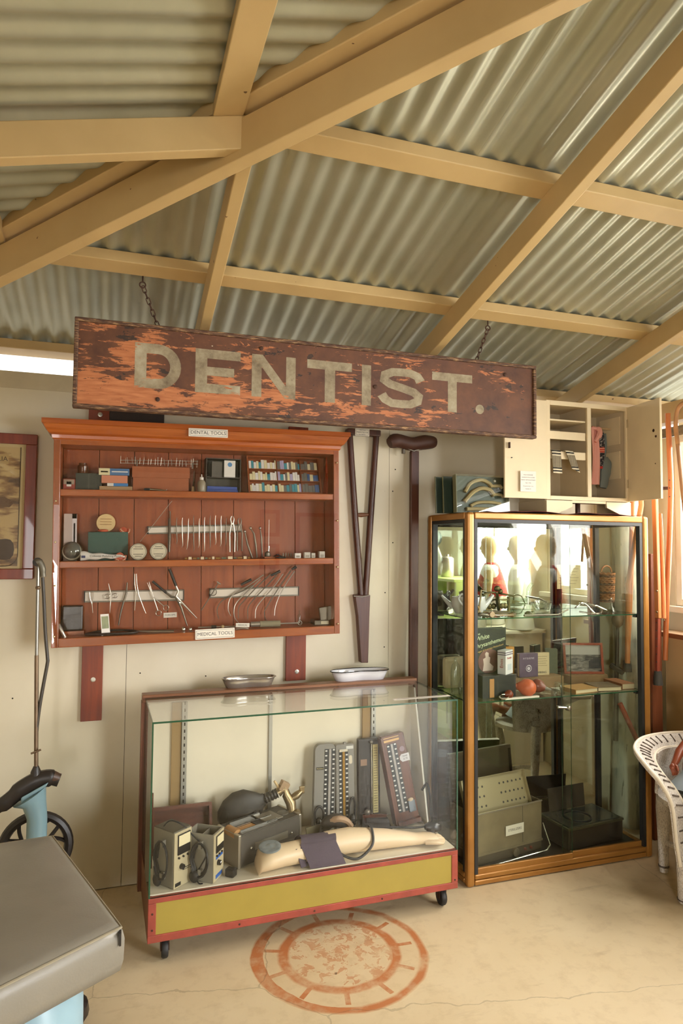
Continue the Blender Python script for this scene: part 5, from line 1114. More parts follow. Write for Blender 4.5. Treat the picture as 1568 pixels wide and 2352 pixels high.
# clothes: gingham on the drawer shelf, garments on the rail
def gingham(name, a, b_, red_=False):
    t = NT(name); w1 = t.math('GREATER_THAN', t.math('SINE', t.math('MULTIPLY', t.n('ShaderNodeSeparateXYZ').outputs[0], 1.)), 0.)
    sp_ = t.n('ShaderNodeSeparateXYZ'); t.l(t.tc('Object'), sp_.inputs[0])
    gx = t.math('GREATER_THAN', t.math('SINE', t.math('MULTIPLY', sp_.outputs[0], 900.)), 0.); gz = t.math('GREATER_THAN', t.math('SINE', t.math('MULTIPLY', sp_.outputs[2], 900.)), 0.)
    bx = t.math('GREATER_THAN', t.math('SINE', t.math('MULTIPLY', sp_.outputs[0], 70.)), .2); bz = t.math('GREATER_THAN', t.math('SINE', t.math('MULTIPLY_ADD', sp_.outputs[2], 62., 1.)), .25)
    f_ = t.math('MULTIPLY', t.math('ADD', gx, gz), .5); g_ = t.math('MAXIMUM', bx, bz)
    gz2 = t.math('GREATER_THAN', t.math('SINE', t.math('MULTIPLY', sp_.outputs[2], 420.)), 0.)
    c = t.mix(f_, rgb(a), rgb(b_)); c2 = t.mix(gz2, rgb((38,34,30)), rgb((206,194,166))); t.base(t.mix(bz, c, c2)); t.b.inputs['Roughness'].default_value = .9; return t.m
GH = gingham('gingham_cloth', (70,62,52), (164,150,122))
def hang(name, label, x0, x1, ztop, zbot, y, skew=0., mt=GH, cat='doll clothes', wav=.006, flare=1., curl=0.):
    def P(u, v):
        x = x0+(x1-x0)*(.5+(u-.5)*(1+(flare-1)*v))+skew*v; return (x, y-wav*math.sin(u*7+v*3)-.004*math.sin(PI*v)-curl*v, ztop-(ztop-zbot)*v)
    return one(name, B().grid(P, 14, 14, .003), mt, label, cat, smooth=True)
X_ = lambda px, py: at(px, py, Y=-.46)
a_, b_ = X_(1266,1056), X_(1299,1108)
one('gingham_trousers', B().grid(lambda u, v: (a_.x+.006+.055*u+.010*v, wyf+.011-.013*min(1,v*6)-.003*math.sin(u*6), (2.1032+.001)-.0 - (max(0,v-.12))*.135 + (.0 if v > .12 else .0)), 8, 16, .003), GH, 'checked black and cream cloth leg hanging over the wardrobe drawer at left', 'doll clothes', smooth=True)
one('gingham_trousers', B().grid(lambda u, v: (a_.x+.086+.050*u+.045*v, wyf+.011-.013*min(1,v*6)-.003*math.sin(u*6), 2.1042-(max(0,v-.12))*.105-.018*u*v), 8, 16, .003), GH, 'checked black and cream cloth leg hanging over the wardrobe drawer at right', 'doll clothes', smooth=True)
xp = at(1357,1000,Y=-.36).x
hang('pink_dress', 'pale pink doll dress hanging beside the wardrobe partition', xp, xp+.042, 2.258, 1.945, -.36, .004, mat('pink_cloth', (222,156,140), .85, bump=.2, bs=120), flare=1.25)
one('pink_sleeve', B().tube(spline([(xp+.004,-.36,2.256),(xp+.040,-.372,2.245),(xp+.038,-.378,2.215),(xp+.016,-.37,2.178)],5), [.010]*4+[.016]*8+[.012]*4, 8), MATS['pink_cloth'], 'folded sleeve of the pink dress over the rail', 'doll clothes', smooth=True)
t = NT('floral_cloth'); fl2 = t.noise(t.tc('Object'), 95, 3, .7); sp_ = t.n('ShaderNodeSeparateXYZ'); t.l(t.tc('Object'), sp_.inputs[0])
c = t.mix(t.math('GREATER_THAN', fl2, .56), rgb((46,42,46)), rgb((170,160,150))); hz = sp_.outputs[2]
gg = t.mix(t.math('GREATER_THAN', t.math('SINE', t.math('MULTIPLY', hz, 520.)), .5), rgb((196,66,48)), rgb((226,170,140)))
bnd = t.math('MULTIPLY', t.math('GREATER_THAN', hz, .088), t.math('LESS_THAN', hz, .118)); hem = t.math('LESS_THAN', hz, .014)
t.base(t.mix(hem, t.mix(bnd, c, gg), rgb((190,50,40)))); t.b.inputs['Roughness'].default_value = .9
hang('floral_dress', 'dark floral doll dress with a red check band on the wardrobe rail', xp+.030, xp+.092, 2.240, 2.035, -.345, -.004, t.m, flare=1.05)
hang('blue_overalls', 'grey blue denim doll overalls hanging at the right of the rail', xp+.088, xp+.122, 2.235, 2.09, -.33, -.006, mat('denim_pale', (112,118,112), .9, bump=.3, bs=150))
one('denim_legs', B().tube(spline([(xp+.108,-.335,2.10),(xp+.112,-.34,2.05),(xp+.100,-.345,1.99),(xp+.088,-.345,1.93)],5), [.020,.026,.032,.036,.036,.034,.032,.032,.032,.030,.028,.026,.026,.026,.024,.02], 10, flat=.6), MATS['denim_pale'], 'bunched legs of the denim doll overalls below the rail', 'doll clothes', smooth=True)
# plaster casts mounted on green boards
GRB = mat('green_board', (52,64,54), .3, var=.1); PLS = mat('plaster', (186,164,124), .7, var=.08, vs=30)
c = at(1104, 1172, Y=-.40); zt_ = 1.958
for k, (dx, dy) in enumerate(((0,0),(-.030,.055),(-.052,.095))):
    M = T(c.x+dx, -.40+dy, TZ) @ Rx(-.06) @ Rz(0); t = thing('cast_board', ['front green board mounted with curved plaster casts on the glass cabinet','middle green board behind the plaster cast board','rearmost green board behind the plaster cast board'][k], 'display board', M.to_translation(), M.to_euler())
    part('board', B(M).box(-.147,.147,0,.008,0,.186), GRB, t, bevel=.001)
    if k == 0: part('acrylic_cover', B(M).box(-.15,.15,-.030,-.027,0.001,.19), glass_mat('acrylic', (.93,.95,.92), .06), t)
    for q in ((-.15,-.147),(.147,.15)): part('edge_strip', B(M).box(q[0],q[1],-.027 if k == 0 else 0,.008,0,.188), mat('edge_olive', (110,108,72), .4), t)
    if k == 0:
        for pts, r in (([(-.09,.105),(-.055,.15),(0,.168),(.045,.155),(.065,.135)],.014),([(-.095,.055),(-.05,.10),(.0,.125),(.05,.118),(.075,.09)],.016),([(-.06,.035),(-.02,.052),(.05,.056),(.11,.05)],.012),([(-.085,.018),(.0,.020),(.105,.018)],.015)):
            part('plaster_cast', B(M).tube(spline([(x,-.004,z) for x, z in pts],5), r, 8, flat=.7), PLS, t, smooth=True)
        for pts in ([(.07,.14),(.115,.142),(.125,.13)], [(.08,.098),(.12,.095),(.13,.085)]): part('plaster_cast', B(M).tube([(x,-.004,z) for x, z in pts], .008, 8), PLS, t, smooth=True)
        part('pin', B(M).lathe([(.007,0),(.006,.004)], 12, (.085,-.0,.166), (0,-1,0)), white, t)

# ------------------------------------------------------------------ contents of the tall cabinet: upper glass shelf
ZA = TSH[0]+.0064; ZB = TSH[1]+.0064; ZD = BR+.0005
EN = mat('enamel_grey_white', (200,198,196), .15, coat=.4)
def cup(label, x, y, r, h, ang, name='feeding_cup'):
    t = thing(name, label, 'cup', (x,y,ZA)); d = V((math.cos(ang), math.sin(ang), 0))
    part('bowl', B().lathe([(r*.55,0),(r*.6,.003),(r*.95,h*.4),(r,h*.7),(r*.93,h),(r*.88,h),(r*.9,h*.5),(r*.3,.006)], 20, (x,y,ZA)), EN, t, smooth=True)
    part('spout', B().tube([V((x,y,ZA+h*.35))+d*r*.8, V((x,y,ZA+h*.7))+d*r*1.5, V((x,y,ZA+h*1.05))+d*r*2.1], [r*.34,r*.24,r*.13], 10), EN, t, smooth=True)
    part('handle', B().tube(spline([V((x,y,ZA+h*.9))-d*r*.85, V((x,y,ZA+h*1.15))-d*r*1.3, V((x,y,ZA+h*.9))-d*r*1.7, V((x,y,ZA+h*.4))-d*r*.95],5), .0055, 8), EN, t, smooth=True)
    return t
cup('white enamel feeding cup nearest the left glass of the tall cabinet', 1.725, -.21, .045, .085, 2.6)
cup('large white enamel feeding cup with a long spout by the gold post', 1.735, -.345, .058, .095, .15)
t = thing('forceps', 'old brass coloured ring-handled forceps propped in the tall cabinet', 'forceps', (1.70,-.43,ZA))
for s_, m in ((-1,BRS),(1,mat('old_brass',(120,94,60),.4,.8))): part('arm', B().tube(spline([(1.715+.006*s_,-.43,ZA+.006),(1.71-.004*s_,-.43,ZA+.05),(1.70-.022*s_,-.43,ZA+.10),(1.70-.026*s_,-.43,ZA+.135)],4), [.006]*5+[.0045]*8, 8), m, t, smooth=True)
part('ring', B().tube([(1.675+.014*math.cos(2*PI*k/16),-.43,ZA+.13+.026*math.sin(2*PI*k/16)) for k in range(16)], .0038, 6, closed=True), BRS, t, smooth=True)
rod('bone_saw', 'dark iron tool lying along the left end of the upper shelf', 'medical tool', spline([(1.66,-.455,ZA+.006),(1.70,-.458,ZA+.016),(1.74,-.46,ZA+.012),(1.77,-.462,ZA+.006)]), [.005]*6+[.010]*7+[.005]*6, DST)
NKL = mat('pinkish_nickel', (186,156,132), .25, .9)
t = thing('nickel_clamp', 'pinkish nickel clamp with a flared end lying at the shelf front', 'medical tool', (1.83,-.455,ZA))
part('shaft', B().tube([(1.745,-.455,ZA+.012),(1.76,-.455,ZA+.012),(1.80,-.456,ZA+.010),(1.86,-.458,ZA+.010),(1.885,-.458,ZA+.012)], [.010,.011,.006,.007,.014], 10), NKL, t, smooth=True); part('screw', B().lathe([(.014,-.008),(.016,0),(.014,.008)], 14, (1.765,-.462,ZA+.016), (0,1,0)), NKL, t, smooth=True); part('jaw', B().tube(spline([(1.74,-.455,ZA+.03),(1.735,-.458,ZA+.012),(1.742,-.46,ZA+.0045)],4), .0042, 6), NKL, t, smooth=True)
rod('retractor', 'flat steel retractor lying slanted on the upper shelf', 'medical tool', [(1.83,-.36,ZA+.018),(1.93,-.42,ZA+.008)], [.009,.007], STL)
BRZ = mat('bronze_dark', (92,82,52), .4, .8, var=.2, vs=20)
t = thing('trial_frame', 'dark bronze optician trial frame with oval discs on the upper shelf', 'optical instrument', (1.93,-.25,ZA))
for x, y in ((1.86,-.22),(1.93,-.25)): part('lens_disc', B().lathe([(.034,-.005),(.036,0),(.034,.005)], 20, (x,y,ZA+.055), (.92,-.3,.1), (1.35,.85), xdir=(-.1,0,1)), BRZ, t, smooth=True)
part('base_bar', B().box(1.83,2.005,-.25,-.235,ZA,ZA+.010), BRZ, t, bevel=.002); part('upright', B().box(1.995,2.005,-.25,-.235,ZA+.010,ZA+.085), BRZ, t); part('cross_bar', B().box(1.84,1.995,-.247,-.238,ZA+.065,ZA+.072), BRZ, t)
for x in (1.88,1.905,1.955,1.975): part('thumb_screw', B().ball((x,-.25,ZA+.035), (.016,.006,.016), 8, 5), BRZ, t, smooth=True)
part('side_arm', B().tube(spline([(1.84,-.23,ZA+.09),(1.90,-.22,ZA+.105),(1.96,-.21,ZA+.10),(2.03,-.25,ZA+.085)],4), .005, 6), BRZ, t, smooth=True); part('eyepiece', B().ball((1.945,-.22,ZA+.125), (.02,.01,.016), 8, 5).ball((1.965,-.22,ZA+.11), (.014,.01,.014), 8, 5), BRZ, t, smooth=True)
CLG = glass_mat('clear_glassware', (.90,.94,.92), .10)
t = thing('glass_inhaler', 'clear bent glass tube on a small dark foot', 'glassware', (2.06,-.335,ZA))
part('tube', B().tube(spline([(2.06,-.335,ZA+.015),(2.06,-.335,ZA+.10),(2.063,-.335,ZA+.13),(2.085,-.335,ZA+.155)],4), .011, 10), CLG, t, smooth=True); part('foot', B().lathe([(.02,0),(.02,.004),(.008,.014)], 14, (2.06,-.335,ZA)), DST, t, smooth=True)
one('glass_dish', B().lathe([(.05,0),(.06,.004),(.075,.04),(.078,.055),(.074,.055),(.07,.04),(.04,.008)], 24, (2.20,-.25,ZA), (0,0,1), (1.15,.7)), CLG, 'shallow clear oval glass dish in the middle of the upper shelf', 'dish', smooth=True)
rod('long_scalpel', 'long dark steel bent blade lying along the upper shelf front', 'medical tool', [(1.95,-.462,ZA+.006),(2.15,-.462,ZA+.006),(2.215,-.458,ZA+.03)], [.006,.005,.004], DST)
t = thing('wire_speculum', 'chrome looped wire speculum on the right of the upper shelf', 'medical tool', (2.42,-.38,ZA))
part('loop', B().tube(spline([(2.32,-.41,ZA+.012),(2.38,-.44,ZA+.0045),(2.44,-.43,ZA+.004),(2.47,-.40,ZA+.02),(2.44,-.38,ZA+.04),(2.38,-.38,ZA+.05)],5), .004, 6), CHR, t, smooth=True); part('loop', B().tube(spline([(2.30,-.40,ZA+.03),(2.32,-.42,ZA+.055),(2.36,-.41,ZA+.05),(2.40,-.43,ZA+.004)],5), .004, 6), CHR, t, smooth=True)
part('rod', B().tube([(2.36,-.36,ZA+.05),(2.46,-.37,ZA+.035),(2.52,-.38,ZA+.012)], [.006,.007,.005], 8), CHR, t, smooth=True)
one('glass_funnel', B().lathe([(.026,0),(.02,.006),(.006,.03),(.005,.075)], 16, (2.60,-.32,ZA)), CLG, 'small upturned glass funnel at the right end of the upper shelf', 'funnel', smooth=True)
p0, p1 = at(1279,1298,Y=-.115), at(1334,1352,Y=-.115)
t = thing('note_card', 'yellowed note card fixed to the mirror above the upper glass shelf', 'card', ((p0.x+p1.x)/2,-.113,p1.z)); part('paper', B().box(p0.x,p1.x,-.1135,-.1125,p1.z,p0.z), mat('yellowed_paper', (196,180,136), .7, var=.08, vs=30), t)
for k in range(6): part('written_line', B().box(p0.x+.012,p1.x-.015-.01*(k % 3),-.1138,-.1135,p0.z-.022-.017*k,p0.z-.020-.017*k), mat('ink_brown', (130,112,80), .7), t)
# ------------------------------------------------------------------ lower glass shelf
one('glass_bottle', B().lathe([(.0,0),(.036,0),(.040,.004),(.040,.115),(.034,.14),(.014,.158),(.011,.17),(.014,.176),(.011,.178),(.0,.178)], 20, (1.675,-.26,ZB), (0,0,1), (1,.6)), CLG, 'tall clear glass bottle at the left end of the lower shelf', 'bottle', smooth=True)
one('glass_flask', B().lathe([(.0,0),(.03,0),(.042,.02),(.044,.045),(.03,.085),(.014,.11),(.011,.13),(.014,.135),(.0,.135)], 20, (1.690,-.345,ZB)), CLG, 'round bellied clear glass flask in front of the cream case', 'flask', smooth=True)
one('cream_case', B().box(1.66,1.80,-.17,-.125,ZB,ZB+.165), mat('cream_board', (206,188,150), .6, var=.06), 'rounded cream case at the back left of the lower shelf', 'case', bevel=.02)
def bk(name, label, x0, x1, y, z0, z1, m, th_=.025, rot=0., faces=(), cat='book'):
    M = T((x0+x1)/2, y, z0) @ Rz(rot); w = x1-x0; t = thing(name, label, cat, M.to_translation(), M.to_euler())
    part('cover', B(M).box(-w/2, w/2, 0, .003, 0, z1-z0), m, t); part('pages', B(M).box(-w/2+.003, w/2-.003, .003, th_-.003, .003, z1-z0-.003), mat('pages', (206,190,156), .8), t); part('cover', B(M).box(-w/2, w/2, th_-.003, th_, 0, z1-z0), m, t)
    return t, M
blk = one('black_box', B().box(1.735,1.925,-.425,-.30,ZB,ZB+.110), mat('black_card', (40,37,32), .45), 'black box standing under the large picture book', 'box', bevel=.001)
part('flap', B().box(1.775,1.80,-.4262,-.425,ZB+.004,ZB+.095), mat('tan_flap', (176,124,70), .6), blk)
zk = ZB+.1105
t, M = bk('picture_book', 'dark green book titled White Chrysanthemum standing on the black box', 1.725, 1.925, -.345, zk, zk+.225, mat('book_green', (46,48,38), .4), .03, .10)
cov = t.children[0]
SI = Matrix.Shear('XZ', 4, (0,0)); sl = Ry(-.20)
for s_, x, z, sz in (('The', -.075, .196, .022), ('White', -.045, .178, .040), ('Chrysanthemum', -.002, .150, .036)): text('lettering', s_, cov, M @ T(x,-.0006,z) @ sl @ Rx(PI/2) @ Matrix(((1,.25,0,0),(0,1,0,0),(0,0,1,0),(0,0,0,1))), sz*.82, mat('title_cream', (216,226,180), .5), extrude=.0002)
text('lettering', 'Images of Australian Motherhood', cov, M @ T(.0,-.0006,.122) @ sl @ Rx(PI/2), .0125, mat('title_gold', (206,170,100), .5), extrude=.0002)
part('picture', B(M).prism([(.068*math.cos(2*PI*k/28), .062*math.sin(2*PI*k/28)) for k in range(28)], (-.005,-.0008,.058), (1,0,0), (0,0,1), (0,.0008,0)), mat('picture_mauve', (118,80,72), .5, var=.25, vs=40), cov)
part('figure', B(M).prism([(-.03,-.05),(.03,-.05),(.036,-.03),(.012,-.01),(.016,.016),(.006,.022),(.006,.04),(-.008,.046),(-.016,.036),(-.012,.018),(-.028,.01),(-.024,-.016)], (-.015,-.0012,.06), (1,0,0), (0,0,1), (0,.0004,0)), mat('picture_pale', (214,190,176), .5), cov)
t = thing('medicine_carton', 'white medicine carton with red script standing on the black box', 'carton', (1.90,-.40,zk)); M = T(1.90,-.405,zk) @ Rz(.55)
part('carton', B(M).box(-.04,.04,0,.045,0,.118), mat('carton_white', (216,212,210), .5), t, bevel=.001)
for z in (.096,.106): part('stripe', B(M).box(-.0402,.0402,-.0004,.0452,z,z+.004), mat('stripe_purple', (92,70,96), .5), t)
text('lettering', 'Enos', t, M @ T(-.0405,.022,.055) @ Rz(-PI/2) @ Rx(PI/2) @ Rz(PI/2), .024, mat('script_red', (176,54,48), .5), extrude=.0002); text('lettering', 'Powder', t, M @ T(.0,-.0005,.08) @ Rx(PI/2), .016, mat('script_red', (176,54,48), .5), extrude=.0002)
part('mark', B(M).box(-.02,.024,-.0005,0,.02,.05), mat('mark_pale', (190,196,200), .5), t)
pl_ = one('brown_board_box', B().box(1.945,2.31,-.29,-.155,ZB,ZB+.058), mat('box_brown', (128,100,66), .6, var=.1), 'low brown box the small books stand on', 'box', bevel=.001); zq = ZB+.0586
t, M = bk('tan_book', 'tan paper-covered booklet with a round portrait on the lower shelf', 1.955, 2.055, -.215, zq, zq+.155, mat('book_tan', (192,136,66), .6), .02, .1); part('portrait', B(M).prism([(.026*math.cos(2*PI*k/20), .032*math.sin(2*PI*k/20)) for k in range(20)], (.0,-.0008,.085), (1,0,0), (0,0,1), (0,.0008,0)), mat('portrait_brown', (150,88,44), .6), t)
t, M = bk('purple_book', 'purple book lettered HYGIENE with a round white emblem', 2.05, 2.165, -.265, zq, zq+.125, mat('book_purple', (88,70,92), .55), .025, .0)
text('lettering', 'HYGIENE', t, M @ T(0,-.0006,.098) @ Rx(PI/2), .013, mat('foil_silver', (206,196,206), .4), extrude=.0002, spacing=1.4)
part('emblem', B(M).tube([(.016*math.cos(2*PI*k/24),-.0006,.045+.016*math.sin(2*PI*k/24)) for k in range(24)], .0025, 4, closed=True).lathe([(.0,0),(.009,0),(.009,.0006),(.0,.0006)], 16, (0,0,.045), (0,-1,0)), MATS['foil_silver'], t)
t, M = bk('cream_booklet', 'cream booklet with faint print right of the purple book', 2.17, 2.255, -.235, zq, zq+.12, mat('booklet_cream', (200,182,142), .6), .012, -.1); text('lettering', 'VIKING', t, M @ T(0,-.0006,.014) @ Rx(PI/2), .016, INK, extrude=.0002)
for k in range(5): part('print_line', B(M).box(-.03,.03-.006*(k % 2),-.0004,0,.05+.012*k,.052+.012*k), mat('ink_brown', (130,112,80), .7), t)
t, M = bk('green_book', 'dull green upright book behind the sliding door overlap', 2.265, 2.33, -.20, ZB, ZB+.19, mat('book_dullgreen', (92,98,74), .6), .03, -.45)
ORG = mat('orange_rubber', (196,92,50), .45, var=.08, vs=10); DOR = mat('dark_orange_rubber', (120,52,30), .35, var=.15)
def bulb(label, x, y, r, ax_, m, tube_):
    t = thing('rubber_syringe', label, 'rubber bulb', (x,y,ZB)); c = V((x,y,ZB+r)); a = V(ax_).normalized(); part('bulb', B().lathe([(.002,-r),(r*.5,-r*.88),(r*.9,-r*.45),(r,0),(r*.88,r*.5),(r*.5,r*.95),(r*.32,r*1.2)], 20, c, a), m, t, smooth=True); part('nozzle', B().cyl(c+a*r*1.15, c+a*r*2.0, r*.26, r*.12), tube_, t, smooth=True)
bulb('large orange rubber bulb syringe at the shelf front', 1.985, -.435, .044, (-.9,.4,.15), ORG, ORG); bulb('dark orange rubber syringe inside the black box shadow', 1.865, -.455, .022, (-1,-.1,.05), DOR, CHR)
bulb('brown rubber bulb behind the large orange one', 1.945, -.345, .034, (-.3,1,.1), DOR, DOR); bulb('orange and black rubber bulb with a glass nozzle pointing down', 2.085, -.375, .036, (.5,-.6,-.15), DOR, mat('nozzle_grey', (150,148,138), .2))
one('glass_jar', B().lathe([(.0,0),(.026,0),(.028,.004),(.028,.04),(.022,.05),(.022,.058),(.019,.058),(.019,.05),(.02,.01)], 18, (2.175,-.43,ZB)), CLG, 'small clear open jar at the edge of the sliding doors', 'jar', smooth=True)
one('ceramic_dish', B().lathe([(.03,0),(.05,.006),(.062,.014),(.058,.014),(.03,.004)], 22, (1.85,-.445,ZB+.0005), (0,0,1), (1.2,.4)), mat('dish_pale', (206,196,170), .3), 'pale shallow dish with a red rim at the shelf front', 'dish', smooth=True)
M = T(1.93,-.466,ZB) @ Rz(.03) ; one('paper_label', B(M).box(-.10,.10,-.008,.008,0,.008), mat('paper_white', (222,214,200), .6), 'long white label strip along the front of the lower shelf', 'label')
t = thing('framed_photograph', 'framed black and white harbour photograph propped on the lower shelf', 'framed photograph', (2.51,-.20,ZB)); M = T(2.50,-.215,ZB+.046) @ Rz(-.30) @ Rx(-.14); FR = wood('photo_frame', (124,52,30), (156,78,48), .4, 0)
part('print', B(M).box(-.10,.10,.002,.006,.012,.158), (lambda t_: (t_.base(t_.ramp(t_.math('ADD', t_.noise(t_.tc(scale=(1,1,3)), 18, 5, .65), t_.math('MULTIPLY', t_.math('GREATER_THAN', t_.n('ShaderNodeSeparateXYZ').outputs[2], 9.), 0.)), [(.35, rgb((40,40,40))), (.55, rgb((120,116,108))), (.7, rgb((176,172,162)))])), t_.m)[1])(NT('photo_print')), t)
for q in ((-.112,.112,0,.013),(-.112,.112,.157,.170),(-.112,-.099,.013,.157),(.099,.112,.013,.157)): part('frame', B(M).box(q[0],q[1],-.006,.006,q[2],q[3]), FR, t, bevel=.001)
part('sky', B(M).box(-.099,.099,.0012,.002,.105,.157), mat('photo_sky', (170,166,158), .5), t)
part('hull', B(M).prism([(.03,.03),(.095,.03),(.098,.08),(.06,.085),(.032,.07)], (0,.001,0), (1,0,0), (0,0,1), (0,.001,0)), mat('photo_dark', (44,44,46), .5), t)
one('photo_stand_box', B().box(2.38,2.62,-.26,-.13,ZB,ZB+.0455), mat('box_brown', (128,100,66), .6), 'low brown box the framed photograph stands on', 'box')
def flatbook(label, x0, x1, y0, y1, z, h, m, rot):
    M = T((x0+x1)/2,(y0+y1)/2,z) @ Rz(rot); w, d = (x1-x0)/2, (y1-y0)/2; t = thing('flat_book', label, 'book', M.to_translation(), M.to_euler())
    part('cover', B(M).box(-w,w,-d,d,0,.002).box(-w,w,-d,d,h-.002,h).box(-w,-w+.003,-d,d,.002,h-.002), m, t); part('pages', B(M).box(-w+.003,w-.003,-d+.003,d-.003,.002,h-.002), mat('pages', (206,190,156), .8), t)
flatbook('tan book lying flat at the front of the lower shelf', 2.245, 2.40, -.455, -.34, ZB, .022, mat('book_ochre', (168,126,70), .6), .12)
flatbook('grey brown book lying flat right of the tan book', 2.415, 2.555, -.45, -.32, ZB, .022, mat('book_umber', (110,92,68), .6), -.12)
flatbook('reddish brown book lying at the right end of the lower shelf', 2.568, 2.648, -.44, -.29, ZB, .03, mat('book_rust', (140,90,56), .6), -.04)
one('paper_sheet', B(T(2.30,-.31,ZB) @ Rz(.2)).box(-.07,.07,-.02,.045,0,.001), mat('paper_white', (222,214,200), .6), 'loose white printed sheet behind the flat tan book', 'paper')
# ------------------------------------------------------------------ cabinet deck: sterilizer and steel boxes
SST = mat('steriliser_steel', (150,136,108), .34, .45, var=.18, vs=9)
SM = T(1.69,-.435,ZD) @ Rz(.17); st = thing('steriliser', 'large steel instrument steriliser with raised lid and perforated tray', 'steriliser', (1.69,-.435,ZD), (0,0,.17)); sw_, sd, sh = .43, .20, .245
part('base', B(SM).box(.0,sw_,.0,sd,0,.045), mat('steriliser_base', (104,92,74), .4, .4), st, bevel=.004)
tk = part('tank', B(SM).box(-.004,sw_+.004,-.004,sd,.045,.055).box(0,sw_,0,.003,.055,sh).box(0,sw_,sd-.003,sd,.055,sh).box(0,.003,.003,sd-.003,.055,sh).box(sw_-.003,sw_,.003,sd-.003,.055,sh), SST, st)
part('seam', B(SM).box(.30,.302,-.0015,0,.06,sh-.004), DST, st); part('rim', B(SM).box(-.003,sw_+.003,-.003,.003,sh-.004,sh+.002), STL, st)
part('dial', B(SM).lathe([(.022,0),(.02,.012),(.01,.016)], 16, (.25,0,.022), (0,-1,0)), mat('dial_brown', (96,84,64), .5), st, smooth=True)
for x in (.315,.355): part('lamp', B(SM).lathe([(.008,0),(.006,.008)], 10, (x,0,.024), (0,-1,0)), mat('lamp_red', (120,62,46), .4), st, smooth=True)
LM = SM @ T(0,sd-.01,sh+.002) @ Rx(-.12); part('lid', B(LM).box(-.01,sw_-.03,-.002,.002,0,.235).box(-.01,sw_-.03,-.022,-.002,.218,.235).box(-.01,-.007,-.022,-.002,0,.218).box(sw_-.033,sw_-.03,-.022,-.002,0,.218), mat('lid_dark', (96,84,66), .35, .5, var=.1), st)
LM = SM @ T(0,sd,sh) @ Rx(-.45)
TMx = SM @ T(-.03,.04,sh-.03) @ Rx(-.36); tr_ = part('perforated_tray', B(TMx).box(.005,sw_-.01,0,.002,0,.175).box(.005,sw_-.01,-.02,0,.173,.175).box(.005,.007,-.02,0,0,.173).box(sw_-.012,sw_-.01,-.02,0,0,.173), mat('tray_steel', (176,162,128), .35, .4), st)
for r in range(3):
    for c in range(14):
        if 5 <= c <= 7: continue
        part('hole', B(TMx).lathe([(.0,0),(.0055,0),(.0055,.0006),(.0,.0006)], 8, (.03+c*.028,-.0002,.04+r*.045), (0,-1,0)), INK, tr_)
part('handle', B(SM).tube([(.0,-.012,.10),(-.02,-.035,.02),(0,-.045,.012),(sw_-.01,-.045,.012),(sw_+.02,-.038,.03),(sw_+.008,.0,.13)], .0045, 8), CHR, st, smooth=True)
Mp = SM @ T(.245,-.0035,.135) @ Rx(PI/2); plaque('label_card', [('STERILIZERS',0)], Mp, .118, .048, 'white card reading STERILIZERS on the steel steriliser', .0165, border=False)
SM2 = T(2.23,-.43,ZD) @ Rz(.10); t = thing('steel_case', 'low dark steel instrument case with a glazed lid on the cabinet deck', 'instrument case', (2.23,-.43,ZD), (0,0,.1)); DK = mat('case_darksteel', (74,67,58), .3, .4, var=.15)
part('body', B(SM2).box(0,.37,0,.22,0,.10), DK, t, bevel=.004); part('lid_rim', B(SM2).box(-.004,.374,-.004,.224,.10,.112), mat('rim_olive', (104,100,78), .35, .6), t, bevel=.002); part('glass', B(SM2).box(.01,.36,.01,.21,.112,.115), mat('dark_pane', (70,72,66), .08), t)
part('open_lid', B(SM2 @ T(0,.20,.118) @ Rx(-.1)).box(.05,.30,0,.004,0,.12), DK, t); part('coil', B(SM2).tube(arc((.15,.1,.118), .07, 0, 360, 24, (1,0,0), (0,1,0))[:-1], .004, 6, closed=True), BLK, t, smooth=True)

# ------------------------------------------------------------------ crutches on the back wall
DKW = wood('crutch_dark', (58,30,20), (92,52,34), .4, 2, .8, .15)
def wpt(px, py, Y): return at(px, py, Y=Y)
t = thing('crutch', 'old dark wooden crutch shaped like a long V hung on the wall', 'crutch', wpt(834,1520,-.03))
yw_ = -.026
part('side_rail', B().tube([wpt(803,1000,yw_), wpt(816,1200,yw_), wpt(829,1372,yw_)], [.0165,.0175,.0165], 10), DKW, t, smooth=True); part('side_rail', B().tube([wpt(864,996,yw_), wpt(850,1200,yw_), wpt(839,1372,yw_)], [.0165,.0175,.0165], 10), DKW, t, smooth=True)
part('hand_grip', B().tube([wpt(812,1182,yw_), wpt(829,1183,yw_), wpt(847,1182,yw_)], [.007,.012,.007], 10), mat('grip_wood', (112,70,44), .45), t, smooth=True)
a, c = wpt(795,992,yw_), wpt(872,988,yw_); part('underarm_rest', B().box(a.x, c.x, yw_-.02, -.002, a.z-.016, a.z+.018), DKW, t, bevel=.006)
p = [wpt(x, y, yw_) for x, y in ((812,1366),(847,1366),(845,1415),(842,1521),(826,1521),(819,1415))]
part('foot', B().prism([(q.x,q.z) for q in p], (0,-.048,0), (1,0,0), (0,0,1), (0,.044,0)), wood('crutch_foot', (70,36,24), (104,60,40), .4, 2), t, bevel=.003); part('wire_binding', B().tube([wpt(812,1369,-.05), wpt(830,1371,-.052), wpt(848,1367,-.05)], .003, 6), DST, t, smooth=True)
p = wpt(832, 993, -.05); plaque('label_card', [('CRUTCH',.012),('PRESENTED FOR',0),('A CHILD',-.012)], T(p.x, -.0468, p.z) @ Rx(PI/2), .080, .040, 'small white card on the V-shaped crutch below the sign', .0088)
t = thing('crutch', 'tall dark T-shaped crutch with a padded top leaning on the wall', 'crutch', (1.515,-.10,0))
top, bot = V((1.538,-.045,2.12)), V((1.500,-.115,.002)); part('shaft', B().bar(bot, top, .046, .026, (0,-1,0)), wood('crutch_shaft', (64,32,22), (96,54,36), .45, 2), t, bevel=.003)
